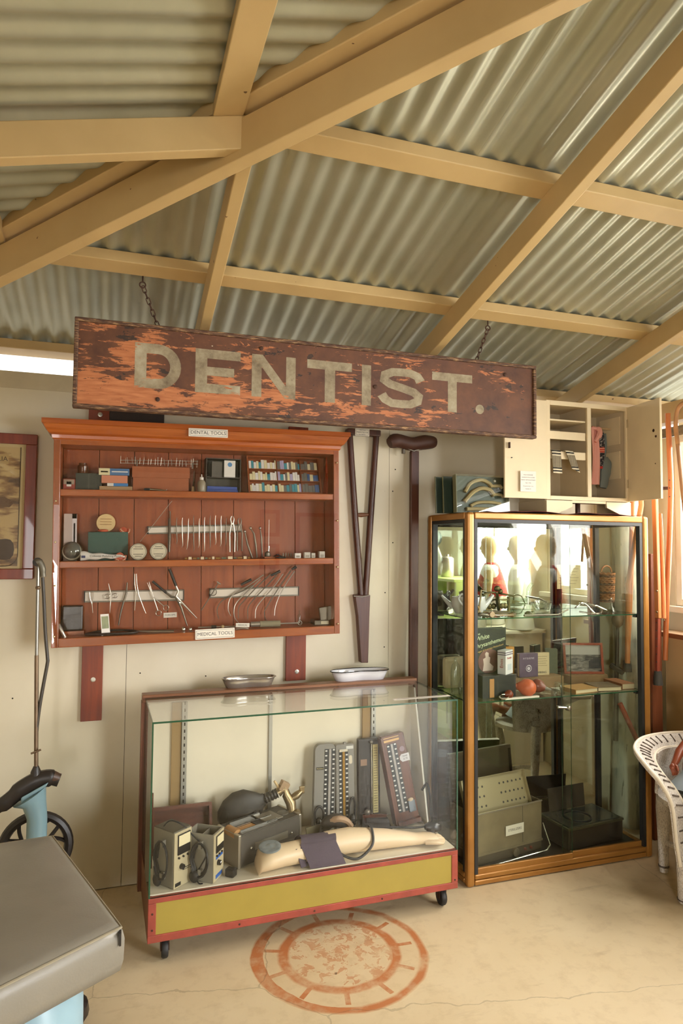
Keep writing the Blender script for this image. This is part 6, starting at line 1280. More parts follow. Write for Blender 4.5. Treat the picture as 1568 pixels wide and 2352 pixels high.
pd = [wpt(x, y, -.06) for x, y in ((894,1018),(912,1012),(945,1020),(975,1016),(999,1016))]
part('pad', B().tube(spline(pd, 4), [.030,.036,.040,.041,.040,.039,.039,.039,.039,.039,.040,.041,.042,.041,.039,.036,.028], 12, flat=.95), mat('pad_leather', (78,46,34), .55, bump=.4, bs=40), t, smooth=True)
part('bracket', B().cyl(wpt(926,1032,-.06), wpt(926,1042,-.06), .010), DST, t); part('bracket', B().tube([wpt(935,1030,-.07), wpt(950,1036,-.075), wpt(968,1030,-.07)], .004, 6), DST, t, smooth=True)

# ------------------------------------------------------------------ framed picture at the left
FRD = wood('frame_mahogany', (106,40,22), (136,58,32), .4, 2, .8, .2)
fx1 = -.3476; fx0 = -.98; fz0, fz1 = 1.437, 2.098; fw = .047
t = thing('framed_print', 'sepia advertising print in a mahogany frame at the left edge', 'framed picture', ((fx0+fx1)/2,-.01,fz0))
for q in ((fx0,fx1,fz1-fw,fz1),(fx0,fx1,fz0,fz0+fw),(fx0,fx0+fw,fz0+fw,fz1-fw),(fx1-fw,fx1,fz0+fw,fz1-fw)): part('frame', B().box(q[0],q[1],-.032,-.004,q[2],q[3]), FRD, t, bevel=.003)
n_ = NT('sepia_print'); nz = n_.noise(n_.tc(scale=(1.0,1,3.2)), 6.5, 5, .55); n_.base(n_.ramp(nz, [(.36, rgb((84,58,38))), (.46, rgb((140,104,64))), (.54, rgb((190,160,106)))])); n_.b.inputs['Roughness'].default_value = .5
part('print', B().box(fx0+fw,fx1-fw,-.014,-.010,fz0+fw,fz1-fw), n_.m, t)
part('mat_border', B().box(fx1-fw-.022,fx1-fw,-.0155,-.014,fz0+fw,fz1-fw).box(fx0+fw,fx1-fw-.022,-.0155,-.014,fz1-fw-.014,fz1-fw).box(fx0+fw,fx1-fw-.022,-.0155,-.014,fz0+fw,fz0+fw+.012), mat('mat_cream', (196,170,120), .6), t)
xi, zi0, zi1 = fx1-fw-.022, fz0+fw+.012, fz1-fw-.014
part('border_line', B().tube([(xi,-.016,zi1),(xi,-.016,zi0+.05)]+[(xi-.05+.05*math.cos(a),-.016,zi0+.05-.05*math.sin(a)) for a in [PI/2*k/6 for k in range(7)]]+[(xi-.25,-.016,zi0)], .002, 4), mat('line_brown', (74,50,30), .6), t)
part('dark_vignette', B().prism([(.085*math.cos(2*PI*k/20), .055*math.sin(2*PI*k/20)+.012*math.sin(6*PI*k/20)) for k in range(20)], (xi-.10,-.0148,zi0+.075), (1,0,0), (0,0,1), (0,.0008,0)), mat('print_umber', (66,46,32), .6), t)
part('dark_vignette', B().prism([(-.2,-.02),(-.02,-.024),(.0,.0),(-.04,.022),(-.2,.03)], (xi-.02,-.0148,zi0+.29), (1,0,0), (0,0,1), (0,.0008,0)), mat('print_umber2', (96,66,42), .6), t); part('print_banner', B().box(xi-.2,xi-.05,-.0148,-.014,zi1-.078,zi1-.034), mat('banner_tan', (176,146,94), .6), t); text('lettering', 'AUSTRALIA', t, T(xi-.13,-.0152,zi1-.056) @ Rx(PI/2), .03, mat('print_umber', (66,46,32), .6), extrude=.0001)
part('glass', B().box(fx0+fw,fx1-fw,-.0205,-.019,fz0+fw,fz1-fw), MATS['cabinet_glass'], t)

# ------------------------------------------------------------------ treadle dental engine at the left
PB = mat('powder_blue', (124,152,160), .35, var=.04); BRON = mat('engine_black', (38,31,27), .4, var=.2, vs=12); IRON = mat('rod_iron', (112,92,72), .45, .7, var=.2, vs=20)
YE = -.40
t = thing('dental_engine', 'treadle dental engine with blue post, black flywheel and tall drill arm', 'dental engine', (at(85,1850,Y=YE).x, YE, 0)); e = lambda px, py, Y=YE: at(px, py, Y=Y)
px_ = e(86,1850).x; zt = e(86,1826).z
part('post', B().tube([(px_,YE,.02),(px_,YE,zt-.09),(px_-.012,YE,zt-.03),(px_-.03,YE,zt)], [.04,.038,.046,.07], 12, flat=.8), PB, t, smooth=True)
part('bracket', B().hexa([e(48,1848,YE-.03),e(106,1806,YE-.03),e(106,1806,YE+.03),e(48,1848,YE+.03),e(48,1832,YE-.03),e(112,1796,YE-.03),e(112,1796,YE+.03),e(48,1832,YE+.03)]), PB, t, bevel=.006)
hd = [e(136,1792),e(112,1787),e(85,1793),e(50,1813),e(15,1842),e(-20,1866)]
part('head', B().tube(spline(hd, 4), [.026]*3+[.034]*5+[.036]*6+[.03]*4+[.022]*3, 10, flat=.75, up=(0,1,0)), BRON, t, smooth=True); part('head_cap', B().tube([e(137,1788),e(122,1784)], [.018,.024], 10), mat('cap_brown', (74,52,38), .45), t, smooth=True)
YW = YE+.10; wc0 = e(82,1945,YW); wr_ = e(168,1945,YW).x-wc0.x
wl_ = part('flywheel', B().tube([wc0+V((wr_*.88*math.cos(2*PI*k/36),0,wr_*.88*math.sin(2*PI*k/36))) for k in range(36)], wr_*.13, 8, closed=True, flat=1.), BRON, t, smooth=True); part('hub', B().lathe([(.03,-.03),(.034,0),(.03,.03)], 16, wc0, (0,1,0)), BRON, wl_, smooth=True)
for k in range(6):
    a = 2*PI*k/6+.35; d = V((math.cos(a),0,math.sin(a))); s_ = V((-math.sin(a),0,math.cos(a)))
    part('spoke', B().tube(spline([wc0+d*.02, wc0+d*wr_*.4+s_*.012, wc0+d*wr_*.62+s_*.03, wc0+d*wr_*.84+s_*.05],4), .008, 6).tube(spline([wc0+d*wr_*.4+s_*.012, wc0+d*wr_*.65-s_*.012, wc0+d*wr_*.84-s_*.045],4), .008, 6), BRON, wl_, smooth=True)
part('axle', B().cyl(wc0, wc0+V((0,-.10,0)), .012), BRON, t)
part('base_plate', B().lathe([(.0,0),(.16,0),(.16,.012),(.10,.025),(.05,.05),(.0,.05)], 20, (px_,YE,0.0)), BRON, t, smooth=True)
part('socket', B().lathe([(.020,0),(.020,.028),(.010,.05)], 12, e(82,1783)-V((0,0,.01))), BRON, t, smooth=True)
part('rod', B().tube([e(83,1775),e(83,1700),e(84,1505)], [.008,.008,.008], 8), IRON, t, smooth=True); part('rod_upper', B().tube([e(84,1505),e(87,1340),e(88,1300)], [.0065,.0065,.006], 8), mat('rod_grey', (124,120,112), .35, .8), t, smooth=True)
part('cross_pin', B().cyl(e(71,1731,YE-.02), e(94,1722,YE-.02), .004), IRON, t); part('collar', B().ball(e(87,1350), .010, 10, 6), IRON, t, smooth=True)
part('elbow', B().tube(spline([e(84,1292),e(90,1290),e(97,1305),e(99,1325)],4), [.014]*5+[.013]*5+[.011]*3, 10), mat('elbow_grey', (104,98,84), .4, .5), t, smooth=True); part('pulley', B().lathe([(.018,-.006),(.014,0),(.018,.006)], 14, e(86,1291), (.2,1,0)), BRON, t, smooth=True)
part('flex_arm', B().tube(spline([e(98,1326),e(101,1380),e(104,1450),e(109,1510),e(109,1522),e(102,1560),e(93,1610),e(86,1660),e(83,1690)],4), .0068, 8), mat('flex_dark', (60,52,42), .5), t, smooth=True)

# ------------------------------------------------------------------ dental chair: foot cushion on a blue pedestal
VIN = NT('grey_vinyl'); v1 = VIN.noise(VIN.tc(), 2.5, 4); v2 = VIN.noise(VIN.tc(), 160, 3); v3 = VIN.noise(VIN.tc(loc=(4,2,1)), 26, 5, .7)
cc = VIN.ramp(v1, [(.3, rgb((126,120,108))), (.7, rgb((146,139,125)))]); VIN.base(VIN.mix(VIN.math('MULTIPLY', VIN.math('GREATER_THAN', v3, .70), .5), cc, rgb((104,94,78)))); VIN.b.inputs['Roughness'].default_value = .36; VIN.bump(v2, .15)
ZC = .60
t = thing('dental_chair', 'dental chair with a grey vinyl foot cushion on a pale blue pedestal', 'dental chair', (-.30,-1.25,0))
cor = [V((-.175,-.815,0)), V((.050,-1.485,0)), V((-.52,-1.86,0)), V((-.70,-.86,0))]   # back right, front right, front left, back left
def cush(u, v): return cor[0]*(1-u)*(1-v)+cor[1]*u*(1-v)+cor[2]*u*v+cor[3]*(1-u)*v
N1 = 12; b = B(); rs = []
cen = sum(cor, V())/4
for dz, sc_ in ((-.125,.93),(-.118,.975),(-.09,.995),(-.035,1.0),(-.014,.985),(-.003,.955),(.004,.90),(.010,.6),(.012,.25)):
    r = []
    for k in range(4):
        a, c_ = cor[k], cor[(k+1) % 4]
        for j in range(N1): r.append(cen+(a.lerp(c_, j/N1)-cen)*sc_+V((0,0,ZC+dz)))
    rs.append(r)
part('foot_cushion', b.rings(rs), VIN.m, t, smooth=True, angle=70)
part('piping', B().tube([cen+(cor[k].lerp(cor[(k+1)%4], j/N1)-cen)*.975+V((0,0,ZC-.008)) for k in range(4) for j in range(N1)], .0035, 6, closed=True), mat('vinyl_piping', (150,140,118), .4), t, smooth=True)
part('worn_corner', B().box(.036,.041,-1.50,-1.478,ZC-.045,ZC-.012), DARKGAP, t)
pc = at(15, 2345, Z=.42); part('pedestal', B().lathe([(.19,0),(.20,.03),(.17,.06),(.145,.12),(.14,.40),(.10,.47),(.06,.47)], 26, (pc.x+.035, pc.y+.08, 0)), mat('pedestal_blue', (146,176,188), .35, var=.05), t, smooth=True)
part('foot_lever', B().lathe([(.085,0),(.10,.02),(.095,.05),(.06,.075),(.0,.08)], 20, (at(138,2335,Z=.03).x, at(138,2335,Z=.03).y, 0.0), (0,0,1), (1,.8)), BRON, t, smooth=True); part('lever_disc', B().lathe([(.04,0),(.035,.012),(.0,.016)], 16, (at(138,2335,Z=.03).x+.02, at(138,2335,Z=.03).y-.05, .06), (.4,-.6,.5)), mat('disc_brown', (112,92,66), .4, .4), t, smooth=True)

# ------------------------------------------------------------------ right side: post, crutches, counter
t = NT('peeling_white'); n1 = t.noise(t.tc(scale=(6,6,.9)), 4, 7, .65, .3); n2 = t.noise(t.tc(scale=(10,10,1.2), loc=(2,1,0)), 6, 5)
c = t.ramp(n1, [(.34, rgb((130,128,110))), (.46, rgb((206,204,188))), (.7, rgb((226,224,210)))]); c = t.mix(t.ramp(t.noise(t.tc(scale=(2,2,1)), 2.2, 4), [(.5, (0,0,0)), (.7, (.75,.75,.75))]), c, rgb((150,170,172)))
t.base(t.mix(t.math('MULTIPLY', t.math('GREATER_THAN', n2, .68), .7), c, rgb((104,96,78)))); t.b.inputs['Roughness'].default_value = .7; t.bump(n1, .6, .004)
rs = []
for k in range(15):
    z = 2.30*k/14; rs.append([V((2.885+.012*math.sin(z*2)+(.098-.012*z)*(1+.05*math.sin(3*a+z*2))*math.cos(a), -.115+(.098-.012*z)*(1+.05*math.sin(4*a-z))*math.sin(a), z)) for a in [2*PI*j/18 for j in range(18)]])
one('timber_post', B().rings(rs), t.m, 'weathered round post with peeling white paint behind the glass cabinet', 'post', smooth=True, angle=60)
OW = wood('crutch_orange', (172,92,44), (204,128,72), .4, 2, .7, .15); OB = wood('crutch_tan', (196,120,66), (220,150,92), .4, 2, .7, .15); RB = mat('rubber_tip', (70,66,58), .7); RW = wood('crutch_red', (134,60,42), (164,84,62), .45, 2)
ex = lambda px, py, X: at(px, py, X=X)
XA = 2.935
t = thing('crutch', 'bowed orange wooden crutch rail hanging before the window', 'crutch', ex(1530,1515,XA))
part('rail', B().tube(spline([ex(1533,950,XA),ex(1537,1040,XA),ex(1540,1120,XA),ex(1536,1260,XA),ex(1530,1400,XA),ex(1527,1516,XA)],4), .0148, 12), OW, t, smooth=True)
for py in (1103,1121,1141): part('peg_hole', B().cyl(ex(1541,py,XA)+V((-.016,-.004,0)), ex(1541,py,XA)+V((-.013,-.003,0)), .003, n=8), INK, t)
part('bolt', B().ball(ex(1528,1424,XA)+V((-.014,-.004,0)), .006, 8, 5), BRS, t, smooth=True); part('hand_grip', B().cyl(ex(1523,1121,XA)+V((0,.02,0)), ex(1537,1121,XA), .010), DKW, t, smooth=True)
XB = 2.852
t = thing('crutch', 'adjustable tan crutch with a grey rubber tip beside the glass cabinet', 'crutch', ex(1510,1572,XB))
part('rail', B().bar(ex(1511,1420,XB), ex(1503,1130,XB), .030, .022, (1,0,0)), OB, t, bevel=.004); part('extension', B().bar(ex(1509,1550,XB), ex(1510,1415,XB)+V((.0,0,0)), .022, .020, (1,0,0)), RW, t, bevel=.003)
part('rubber_tip', B().lathe([(.026,0),(.024,.03),(.019,.075),(.0,.075)], 14, ex(1511,1573,XB)), RB, t, smooth=True)
for k in range(6): part('peg_hole', B().cyl(ex(1509,1430+18*k,XB)+V((-.0120,-.007,0)), ex(1509,1430+18*k,XB)+V((-.009,-.005,0)), .003, n=8), INK, t)
for py in (1357,1405): part('bolt', B().ball(ex(1510,py,XB)+V((-.013,-.008,0)), .006, 8, 5), BRS, t, smooth=True)
part('second_rail', B().tube(spline([ex(1524,1420,XB+.05),ex(1521,1300,XB+.05),ex(1515,1180,XB+.05)],4), .012, 10), OB, t, smooth=True)
XC = 2.80
t = thing('crutch', 'tan crutch top showing above the right corner of the glass cabinet', 'crutch', (2.80,-.30,.9))
part('rail', B().tube([(2.775,-.24,.95),(2.770,-.26,1.4),ex(1472,1160,2.765),ex(1470,1100,2.765)], .0145, 10), OB, t, smooth=True); part('rail', B().tube([(2.79,-.22,.95),(2.81,-.235,1.4),(2.83,-.24,1.95)], .0145, 10), OB, t, smooth=True)
part('rubber_tip', B().lathe([(.026,0),(.024,.03),(.019,.06),(.0,.06)], 14, (2.782,-.23,.90)), RB, t, smooth=True)
XD = 2.92
t = thing('walking_stick', 'knotted cane walking stick with a hooked handle at the right edge', 'walking stick', ex(1580,1250,XD))
part('hook', B().tube(spline([ex(1590,945,XD),ex(1575,925,XD),ex(1557,938,XD),ex(1551,975,XD),ex(1556,1020,XD)],5), .0115, 10), mat('cane_tan', (166,120,78), .5, var=.2, vs=12), t, smooth=True); part('shaft', B().tube([ex(1556,1020,XD),ex(1566,1120,XD),ex(1585,1300,XD)], [.0115,.0105,.009], 10), wood('cane_brown', (96,64,42), (150,108,70), .5, 2), t, smooth=True)
one('plank', B().box(2.845,2.915,-.352,-.328,.0,1.57), wood('plank_redbrown', (112,58,34), (140,80,50), .45, 2), 'tall red-brown plank standing against the right side of the glass cabinet', 'plank', bevel=.002)
t = thing('crutch', 'red painted crutch leg with a black rubber foot standing on the floor', 'crutch', (2.70,-.58,0)); fz = at(1517,1925,Z=.0)
part('leg', B().tube([fz+V((0,0,.05)), at(1500,1780,Y=fz.y+.05)], [.016,.015], 10), mat('crutch_paint_red', (160,64,44), .45), t, smooth=True); part('rubber_foot', B().lathe([(.024,0),(.022,.03),(.018,.06),(.0,.06)], 12, fz), BLK, t, smooth=True)
part('leg_upper', B().tube([at(1500,1780,Y=fz.y+.05), (2.742,fz.y+.12,.72)], [.015,.014], 10), MATS['crutch_paint_red'], t, smooth=True)
kn = V((2.745,-.20,1.19)); t = thing('knob_stick', 'dark stick with a round knob head seen through the cabinet side glass', 'walking stick', (2.748,-.18,.5))
part('knob', B().lathe([(.01,-.045),(.028,-.025),(.034,0),(.026,.028),(.006,.038)], 14, kn), mat('knob_brown', (112,86,60), .5), t, smooth=True); part('stick', B().tube([kn-V((0,0,.04)), (2.745,-.185,.85), (2.748,-.17,.5)], [.009,.012,.014], 10), mat('stick_dark', (76,66,54), .5), t, smooth=True); part('cross_piece', B().bar((2.725,-.16,.93), (2.768,-.22,.89), .03, .03), mat('stick_dark', (76,66,54), .5), t, bevel=.006)
WK = mat('wicker_brown', (170,108,60), .6, var=.25, vs=50)
bc = V((2.738,-.12,1.285)); t = thing('wicker_basket', 'round brown wicker basket hanging between the glass cabinet and the post', 'basket', bc)
for k in range(14): part('weave_ring', B().tube([bc+V(((.038+.0005*k)*math.cos(2*PI*j/20), (.038+.0005*k)*math.sin(2*PI*j/20), .008+.012*k+(.003 if (j+k) % 2 else -.003))) for j in range(20)], .0062, 5, closed=True), WK if k % 4 else mat('wicker_dark', (104,66,40), .6), t, smooth=True)
part('base', B().lathe([(.0,0),(.038,0),(.038,.006),(.0,.006)], 20, bc), WK, t); part('handle', B().tube(arc(bc+V((0,0,.175)), .036, 0, 180, 12), .005, 6), WK, t, smooth=True)
# counter below the window
CTN = mat('counter_tan', (196,164,116), .5, var=.06, vs=3); t = thing('counter', 'tan counter with a brown edged top below the right window', 'counter', (3.0,-.60,0))
part('body', B().box(2.99,3.085,-.56,-.30,0,1.105), CTN, t); part('counter_top', B().box(2.955,3.09,-.58,-.27,1.105,1.13), mat('counter_top', (206,180,150), .4), t, bevel=.002); part('edge_strip', B().box(2.949,2.955,-.58,-.27,1.103,1.128), wood('counter_edge', (112,66,40), (148,96,62), .4, 1), t)

# ------------------------------------------------------------------ white wicker armchair with a doll
n_ = NT('white_wicker'); sv = n_.n('ShaderNodeTexVoronoi'); sv.inputs['Scale'].default_value = 210; n_.l(n_.tc(scale=(1,1,.55)), sv.inputs['Vector'])
nz = n_.noise(n_.tc(), 16, 4); n_.base(n_.mix(n_.ramp(sv.outputs['Distance'], [(.45, (0,0,0)), (.85, (.5,.5,.5))]), n_.ramp(nz, [(.3, rgb((206,196,186))), (.7, rgb((228,222,214)))]), rgb((138,124,116))))
n_.b.inputs['Roughness'].default_value = .6; inv = n_.math('SUBTRACT', 1., sv.outputs['Distance']); n_.bump(inv, .8, .004); WICK = n_.m
RIM = mat('wicker_rim', (232,222,204), .5)
ch = thing('wicker_armchair', 'white painted wicker armchair at the right edge of the room', 'armchair', (2.62,-.85,0))
outp = [(1562,1990,-.955),(1553,1930,-.962),(1543,1850,-.965),(1517,1798,-.935),(1490,1766,-.885),(1463,1732,-.81),(1457,1714,-.75),(1472,1696,-.67),(1508,1686,-.60),(1560,1682,-.545),(1625,1686,-.575),(1665,1712,-.70),(1672,1800,-.95),(1680,1990,-1.12)]
innp = [(1590,1990,-.935),(1582,1930,-.935),(1574,1860,-.93),(1550,1812,-.905),(1524,1780,-.865),(1506,1752,-.80),(1503,1736,-.76),(1510,1724,-.715),(1530,1716,-.67),(1570,1714,-.625),(1612,1716,-.645),(1635,1738,-.74),(1640,1815,-.93),(1650,1990,-1.10)]
O_ = spline([at(x, y, Y=Y) for x, y, Y in outp], 5); I_ = spline([at(x, y, Y=Y) for x, y, Y in innp], 5); m_ = len(O_)-1
def rib(u, v):
    f_ = u*m_; i = min(int(f_), m_-1); w = f_-i; a = O_[i].lerp(O_[i+1], w); c_ = I_[i].lerp(I_[i+1], w); p = a.lerp(c_, v); return p+V((0,0,.012*math.sin(PI*v)))
part('arm_band', B().grid(rib, 80, 6, -.016), WICK, ch, smooth=True, angle=60)
part('rim', B().tube(O_, .0075, 8), RIM, ch, smooth=True); part('rim', B().tube(I_, .006, 8), RIM, ch, smooth=True)
for k in range(26):
    u = (4+k*1.9)/64; d = (V(rib(u+.01,.5))-V(rib(u,.5))).normalized(); p0, p1 = V(rib(u,.28)), V(rib(u+.006,.78)); nn = (p1-p0).cross(d).normalized(); nn = nn if nn.z > 0 or nn.y < 0 else -nn
    part('weave_slot', B().bar(p0+V((-.001,-.002,.0025)), p1+V((-.001,-.002,.0025)), .0055, .006, nn), mat('slot_dark', (96,84,74), .8), ch)
lg = [at(1568,2072,Z=.004), at(1524,2002,Z=.004), at(1672,2085,Z=.004), at(1628,2002,Z=.004)]
tops = [V(rib(2/m_,.5)), V((lg[1].x+.01, lg[1].y+.01, .44)), V(rib(1-2/m_,.5)), V((lg[3].x, lg[3].y, .44))]
for a, c_ in zip(lg, tops): part('leg', B().tube([a, a.lerp(c_,.08), a.lerp(c_,.3), a.lerp(c_,.7), c_], [.019,.023,.026,.034,.030], 10), WICK, ch, smooth=True); 
for a, c_ in zip(lg[:2], tops[:2]): part('leg_wrap', B().tube([a+(c_-a)*.055, a+(c_-a)*.075], .0255, 10), mat('slot_dark', (96,84,74), .8), ch)
part('stretcher', B().tube(spline([lg[1].lerp(tops[1],.33), lg[1].lerp(lg[2],.3)+V((0,0,.14)), lg[0].lerp(tops[0],.33)],5), .014, 8), WICK, ch, smooth=True)
zs = .42; sc0 = (lg[0]+lg[1]+lg[2]+lg[3])/4
def seatp(u, v):
    a = 2*PI*u; r = v; c_ = V((sc0.x, sc0.y, zs)); return c_+V((.27*r*math.cos(a), .23*r*math.sin(a), .01*(1-r)))
part('seat', B().lathe([(.0,.012),(.15,.010),(.185,0),(.185,-.025),(.0,-.025)], 26, (sc0.x+.02,sc0.y,zs), (0,0,1), (1.05,.95)), WICK, ch, smooth=True)
def backp(u, v):
    f_ = (.50+u*.34)*m_; i = min(int(f_), m_-1); w = f_-i; top_ = I_[i].lerp(I_[i+1], w); d = top_-V((sc0.x,sc0.y,top_.z)); bot_ = V((sc0.x+.02,sc0.y,zs))+d.normalized()*.185; p = top_.lerp(bot_, v); return p
part('back_weave', B().grid(backp, 30, 8, .012), WICK, ch, smooth=True, angle=60)
# doll sitting in the chair
DSK = mat('doll_brown', (122,58,34), .3, var=.1); dl = thing('doll', 'brown skinned doll in a pale blue dress sitting in the wicker armchair', 'doll', (sc0.x,sc0.y,zs+.012))
sh_ = at(1590,1690,Y=-.80); el = at(1560,1728,Y=-.86); ha = at(1543,1766,Y=-.88); hp0 = V((sc0.x,sc0.y,zs+.05)); nk_ = V((sh_.x+.05, sh_.y, sh_.z+.035)); b = B()
b.tube([hp0, hp0.lerp(nk_,.4), hp0.lerp(nk_,.8), nk_, nk_+V((0,0,.02))], [.055,.06,.052,.025,.022], 12)
b.tube([nk_+V((-.035,0,-.02)), sh_, el, el.lerp(ha,.8)], [.022,.024,.020,.014], 10); b.tube([nk_+V((.035,0,-.02)), sh_+V((.12,0,0)), el+V((.17,0,0)), ha+V((.18,0,0))], [.022,.024,.020,.016], 10)
b.ball(nk_+V((0,0,.075)), (.052,.052,.062), 16, 10); b.ball(nk_+V((-.01,-.053,.07)), (.007,.008,.008), 8, 5)
for k in range(4): b.tube([el.lerp(ha,.78), ha+V((-.010+.009*k,-.006,.004)), ha+V((-.008+.008*k,-.014,-.014)), ha+V((-.004+.006*k,-.008,-.024))], [.008,.0075,.0065,.005], 6)
b.tube([el.lerp(ha,.75), ha+V((.016,-.012,.012)), ha+V((.012,-.022,-.004))], [.008,.0075,.0055], 6); b.ball(el.lerp(ha,.9), (.017,.014,.018), 10, 6)
for s_ in (-1,1): b.tube([hp0+V((s_*.03,0,0)), hp0+V((s_*.05-.08,-.14,.03)), hp0+V((s_*.06-.10,-.17,-.10))], [.035,.03,.02], 10)
part('body', b, DSK, dl, smooth=True, angle=70)
part('dress', B().lathe([(.115,0),(.105,.03),(.068,.08),(.062,.13),(.058,.17),(.03,.185)], 18, hp0+V((.0,-.005,-.03)), (nk_-hp0).normalized()), mat('dress_blue', (176,190,200), .85, bump=.2), dl, smooth=True)
part('hair', B().ball(nk_+V((.004,.014,.092)), (.056,.05,.056), 14, 8), mat('doll_hair', (38,26,20), .6), dl, smooth=True)
for s_ in (-1,1): part('eye', B().ball(nk_+V((s_*.02-.012,-.046,.08)), (.007,.004,.006), 8, 5), mat('doll_eye', (30,26,24), .2), dl, smooth=True)
part('mouth', B().ball(nk_+V((-.01,-.048,.05)), (.011,.004,.004), 8, 4), mat('doll_mouth', (150,56,46), .4), dl, smooth=True)

# ------------------------------------------------------------------ the room beside the camera, seen in the mirror
LG = mat('lime_paint', (176,196,110), .45, var=.05); t = thing('green_dresser', 'lime green dresser against the right wall, seen in the mirror', 'dresser', (2.86,-2.38,0))
part('body', B().box(2.68,3.08,-2.80,-1.95,0,.98), LG, t, bevel=.003); part('top', B().box(2.64,3.09,-2.84,-1.91,.98,1.005), LG, t, bevel=.004)
part('upper_shelf', B().box(2.72,3.09,-2.80,-1.95,1.30,1.325), LG, t, bevel=.003); part('upper_side', B().box(2.74,3.08,-2.80,-2.775,1.005,1.30), LG, t); part('upper_side', B().box(2.74,3.08,-1.975,-1.95,1.005,1.30), LG, t)
for z in (.12,.42,.70): d = part('drawer', B().box(2.668,2.68,-2.76,-1.99,z,z+.24), LG, t, bevel=.003); part('knob', B().ball((2.66,-2.38,z+.12), .015, 10, 6), BRS, d, smooth=True)
WHT = mat('white_form', (232,230,224), .6); SKM = mat('mannequin_skin', (218,188,140), .4); CAPE = mat('cape_red', (176,40,34), .85, var=.06, bump=.2)
t = thing('white_chest', 'white chest of drawers under the window, seen in the mirror', 'chest of drawers', (2.86,-1.5,0)); part('body', B().box(2.74,3.08,-1.84,-1.22,0,.96), FRAMEW, t, bevel=.003); part('top', B().box(2.71,3.09,-1.87,-1.19,.96,.985), FRAMEW, t, bevel=.004)
for z in (.10,.38,.66): d = part('drawer', B().box(2.728,2.74,-1.80,-1.26,z,z+.25), FRAMEW, t, bevel=.003); part('knob', B().ball((2.72,-1.53,z+.125), .015, 10, 6), BRS, d, smooth=True)
def form(label, x, y, z, face, cape):
    M = T(x, y, z) @ Rz(face) @ Matrix.Scale(.8, 4); t = thing('mannequin', label, 'mannequin', M.to_translation(), (0,0,face))
    b = B(M); pr_ = [(.15,.0,.10),(.15,.16,.10),(.12,.28,.09),(.145,.40,.10),(.18,.50,.095),(.165,.555,.075),(.06,.60,.055),(.052,.64,.052),(.05,.67,.055),(.075,.72,.085),(.078,.78,.09),(.065,.85,.08),(.03,.885,.04)]
    b.rings([[(rx*math.cos(2*PI*k/20), ry*math.sin(2*PI*k/20)-(.015 if h > .66 else 0), h) for k in range(20)] for rx, h, ry in pr_])
    b.ball((0,-.105,.755), (.011,.014,.02), 8, 5)
    for s_ in (-1,1): b.tube(spline([(s_*.165,0,.53),(s_*.20,.0,.40),(s_*.205,-.02,.27),(s_*.20,-.05,.14)],4), [.045]*4+[.04]*5+[.03]*4, 10)
    part('figure', b, SKM, t, smooth=True, angle=70)
    part('dress', B(M).rings([[(rx*math.cos(2*PI*k/24)*(1+.03*math.sin(6*PI*k/12)), ry*math.sin(2*PI*k/24), h) for k in range(24)] for rx, h, ry in [(.19,.004,.14),(.17,.15,.115),(.135,.28,.10),(.158,.40,.112),(.192,.50,.105),(.175,.565,.085),(.07,.605,.065)]]), WHT, t, smooth=True, angle=70)
    if cape:
        def cp_(u, v):
            a = math.radians(-62+304*u); w = .075+(.235-.075)*(v**.6); h = .615-.33*v; return M @ V((w*1.0*math.cos(a), (w*.72)*math.sin(a)+.0, h+.006*math.sin(9*a)*v))
        part('cape', B().grid(cp_, 36, 10, -.006), CAPE, t, smooth=True, angle=70)
    else:
        for s_ in (-1,1): part('sleeve', B(M).tube(spline([(s_*.155,0,.545),(s_*.20,.0,.42),(s_*.208,-.02,.28)],4), [.055]*4+[.052]*3+[.045]*2, 10), WHT, t, smooth=True)
    return t
form('mannequin bust in a short red cape on the white chest, seen in the mirror', 2.90, -1.66, .986, -.9, True)
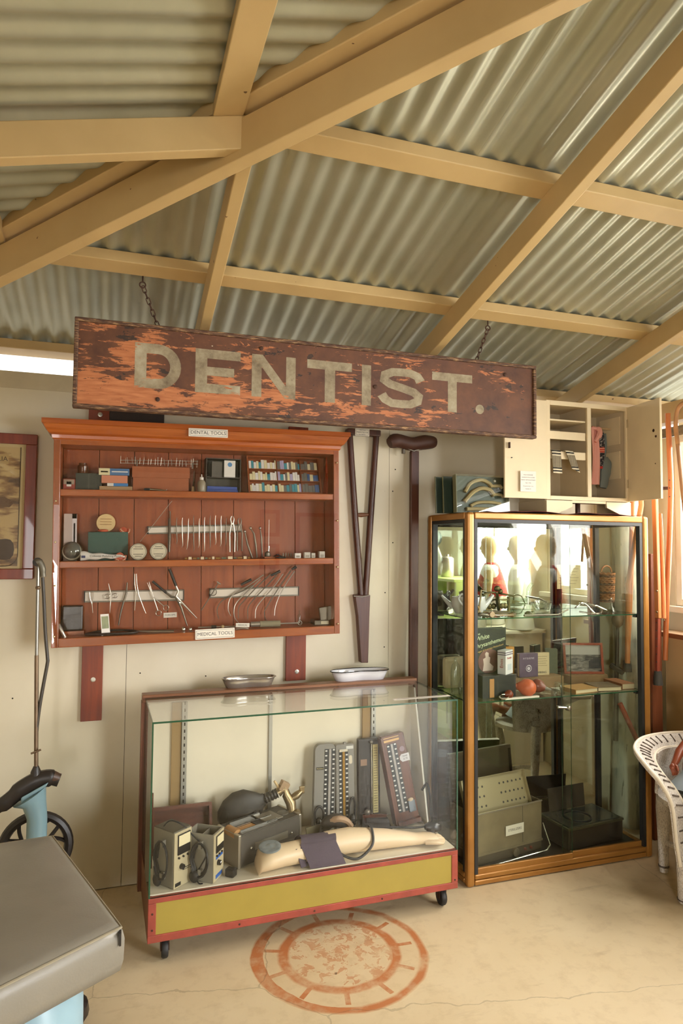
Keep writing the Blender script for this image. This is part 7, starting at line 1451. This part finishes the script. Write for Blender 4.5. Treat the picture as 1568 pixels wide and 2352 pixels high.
form('mannequin bust in a plain white uniform on the white chest, seen in the mirror', 2.94, -1.31, .986, -.9, False)
t = thing('white_tripod', 'white tripod stand with a dark round lamp on the green dresser', 'lamp', (2.90,-2.62,1.326))
for k in range(3): a = 2*PI*k/3+.4; part('leg', B().cyl((2.90+.10*math.cos(a),-2.62+.10*math.sin(a),1.326),(2.90,-2.62,1.60), .009), WHT, t)
part('lamp_head', B().ball((2.88,-2.64,1.68), (.07,.07,.08), 16, 9), mat('lamp_dark', (60,70,70), .35), t, smooth=True); part('stem', B().cyl((2.90,-2.62,1.59),(2.89,-2.63,1.63), .012), BRS, t)
one('steel_canister', B().lathe([(.0,0),(.055,0),(.058,.005),(.058,.17),(.05,.18),(.015,.19),(.015,.205),(.0,.205)], 20, (2.88,-2.38,1.326)), STN, 'brushed steel canister on the green dresser shelf', 'canister', smooth=True)
t = thing('notice_board', 'white printed notice leaning on the chest between the mannequins', 'notice', (2.76,-1.49,.986)); M = T(2.728,-1.50,.986) @ Rz(-1.3) @ Rx(-.08); part('sheet', B(M).box(-.07,.07,0,.006,0,.26), mat('paper_white', (222,214,200), .6), t)
for k in range(4): part('print_line', B(M).box(-.05,.05-.02*(k % 2),-.0006,0,.14+.03*k,.147+.03*k), INK, t)
# framed pictures on the front wall, mirrored faintly in the cabinet glass
for k, (x0, x1, z0, z1, lb) in enumerate(((2.35,2.95,1.35,2.05,'large framed print on the front wall behind the camera'),(1.85,2.12,1.72,2.08,'upper small framed print on the front wall'),(1.85,2.12,1.28,1.62,'lower small framed print on the front wall'))):
    t = thing('framed_print', lb, 'framed picture', ((x0+x1)/2,YF+.02,z0)); part('print', B().box(x0+.05,x1-.05,YF+.004,YF+.010,z0+.05,z1-.05), mat('print_pale', (196,180,146), .6, var=.2, vs=8), t)
    for q in ((x0,x1,z1-.05,z1),(x0,x1,z0,z0+.05),(x0,x0+.05,z0+.05,z1-.05),(x1-.05,x1,z0+.05,z1-.05)): part('frame', B().box(q[0],q[1],YF+.001,YF+.025,q[2],q[3]), FRD, t, bevel=.003)
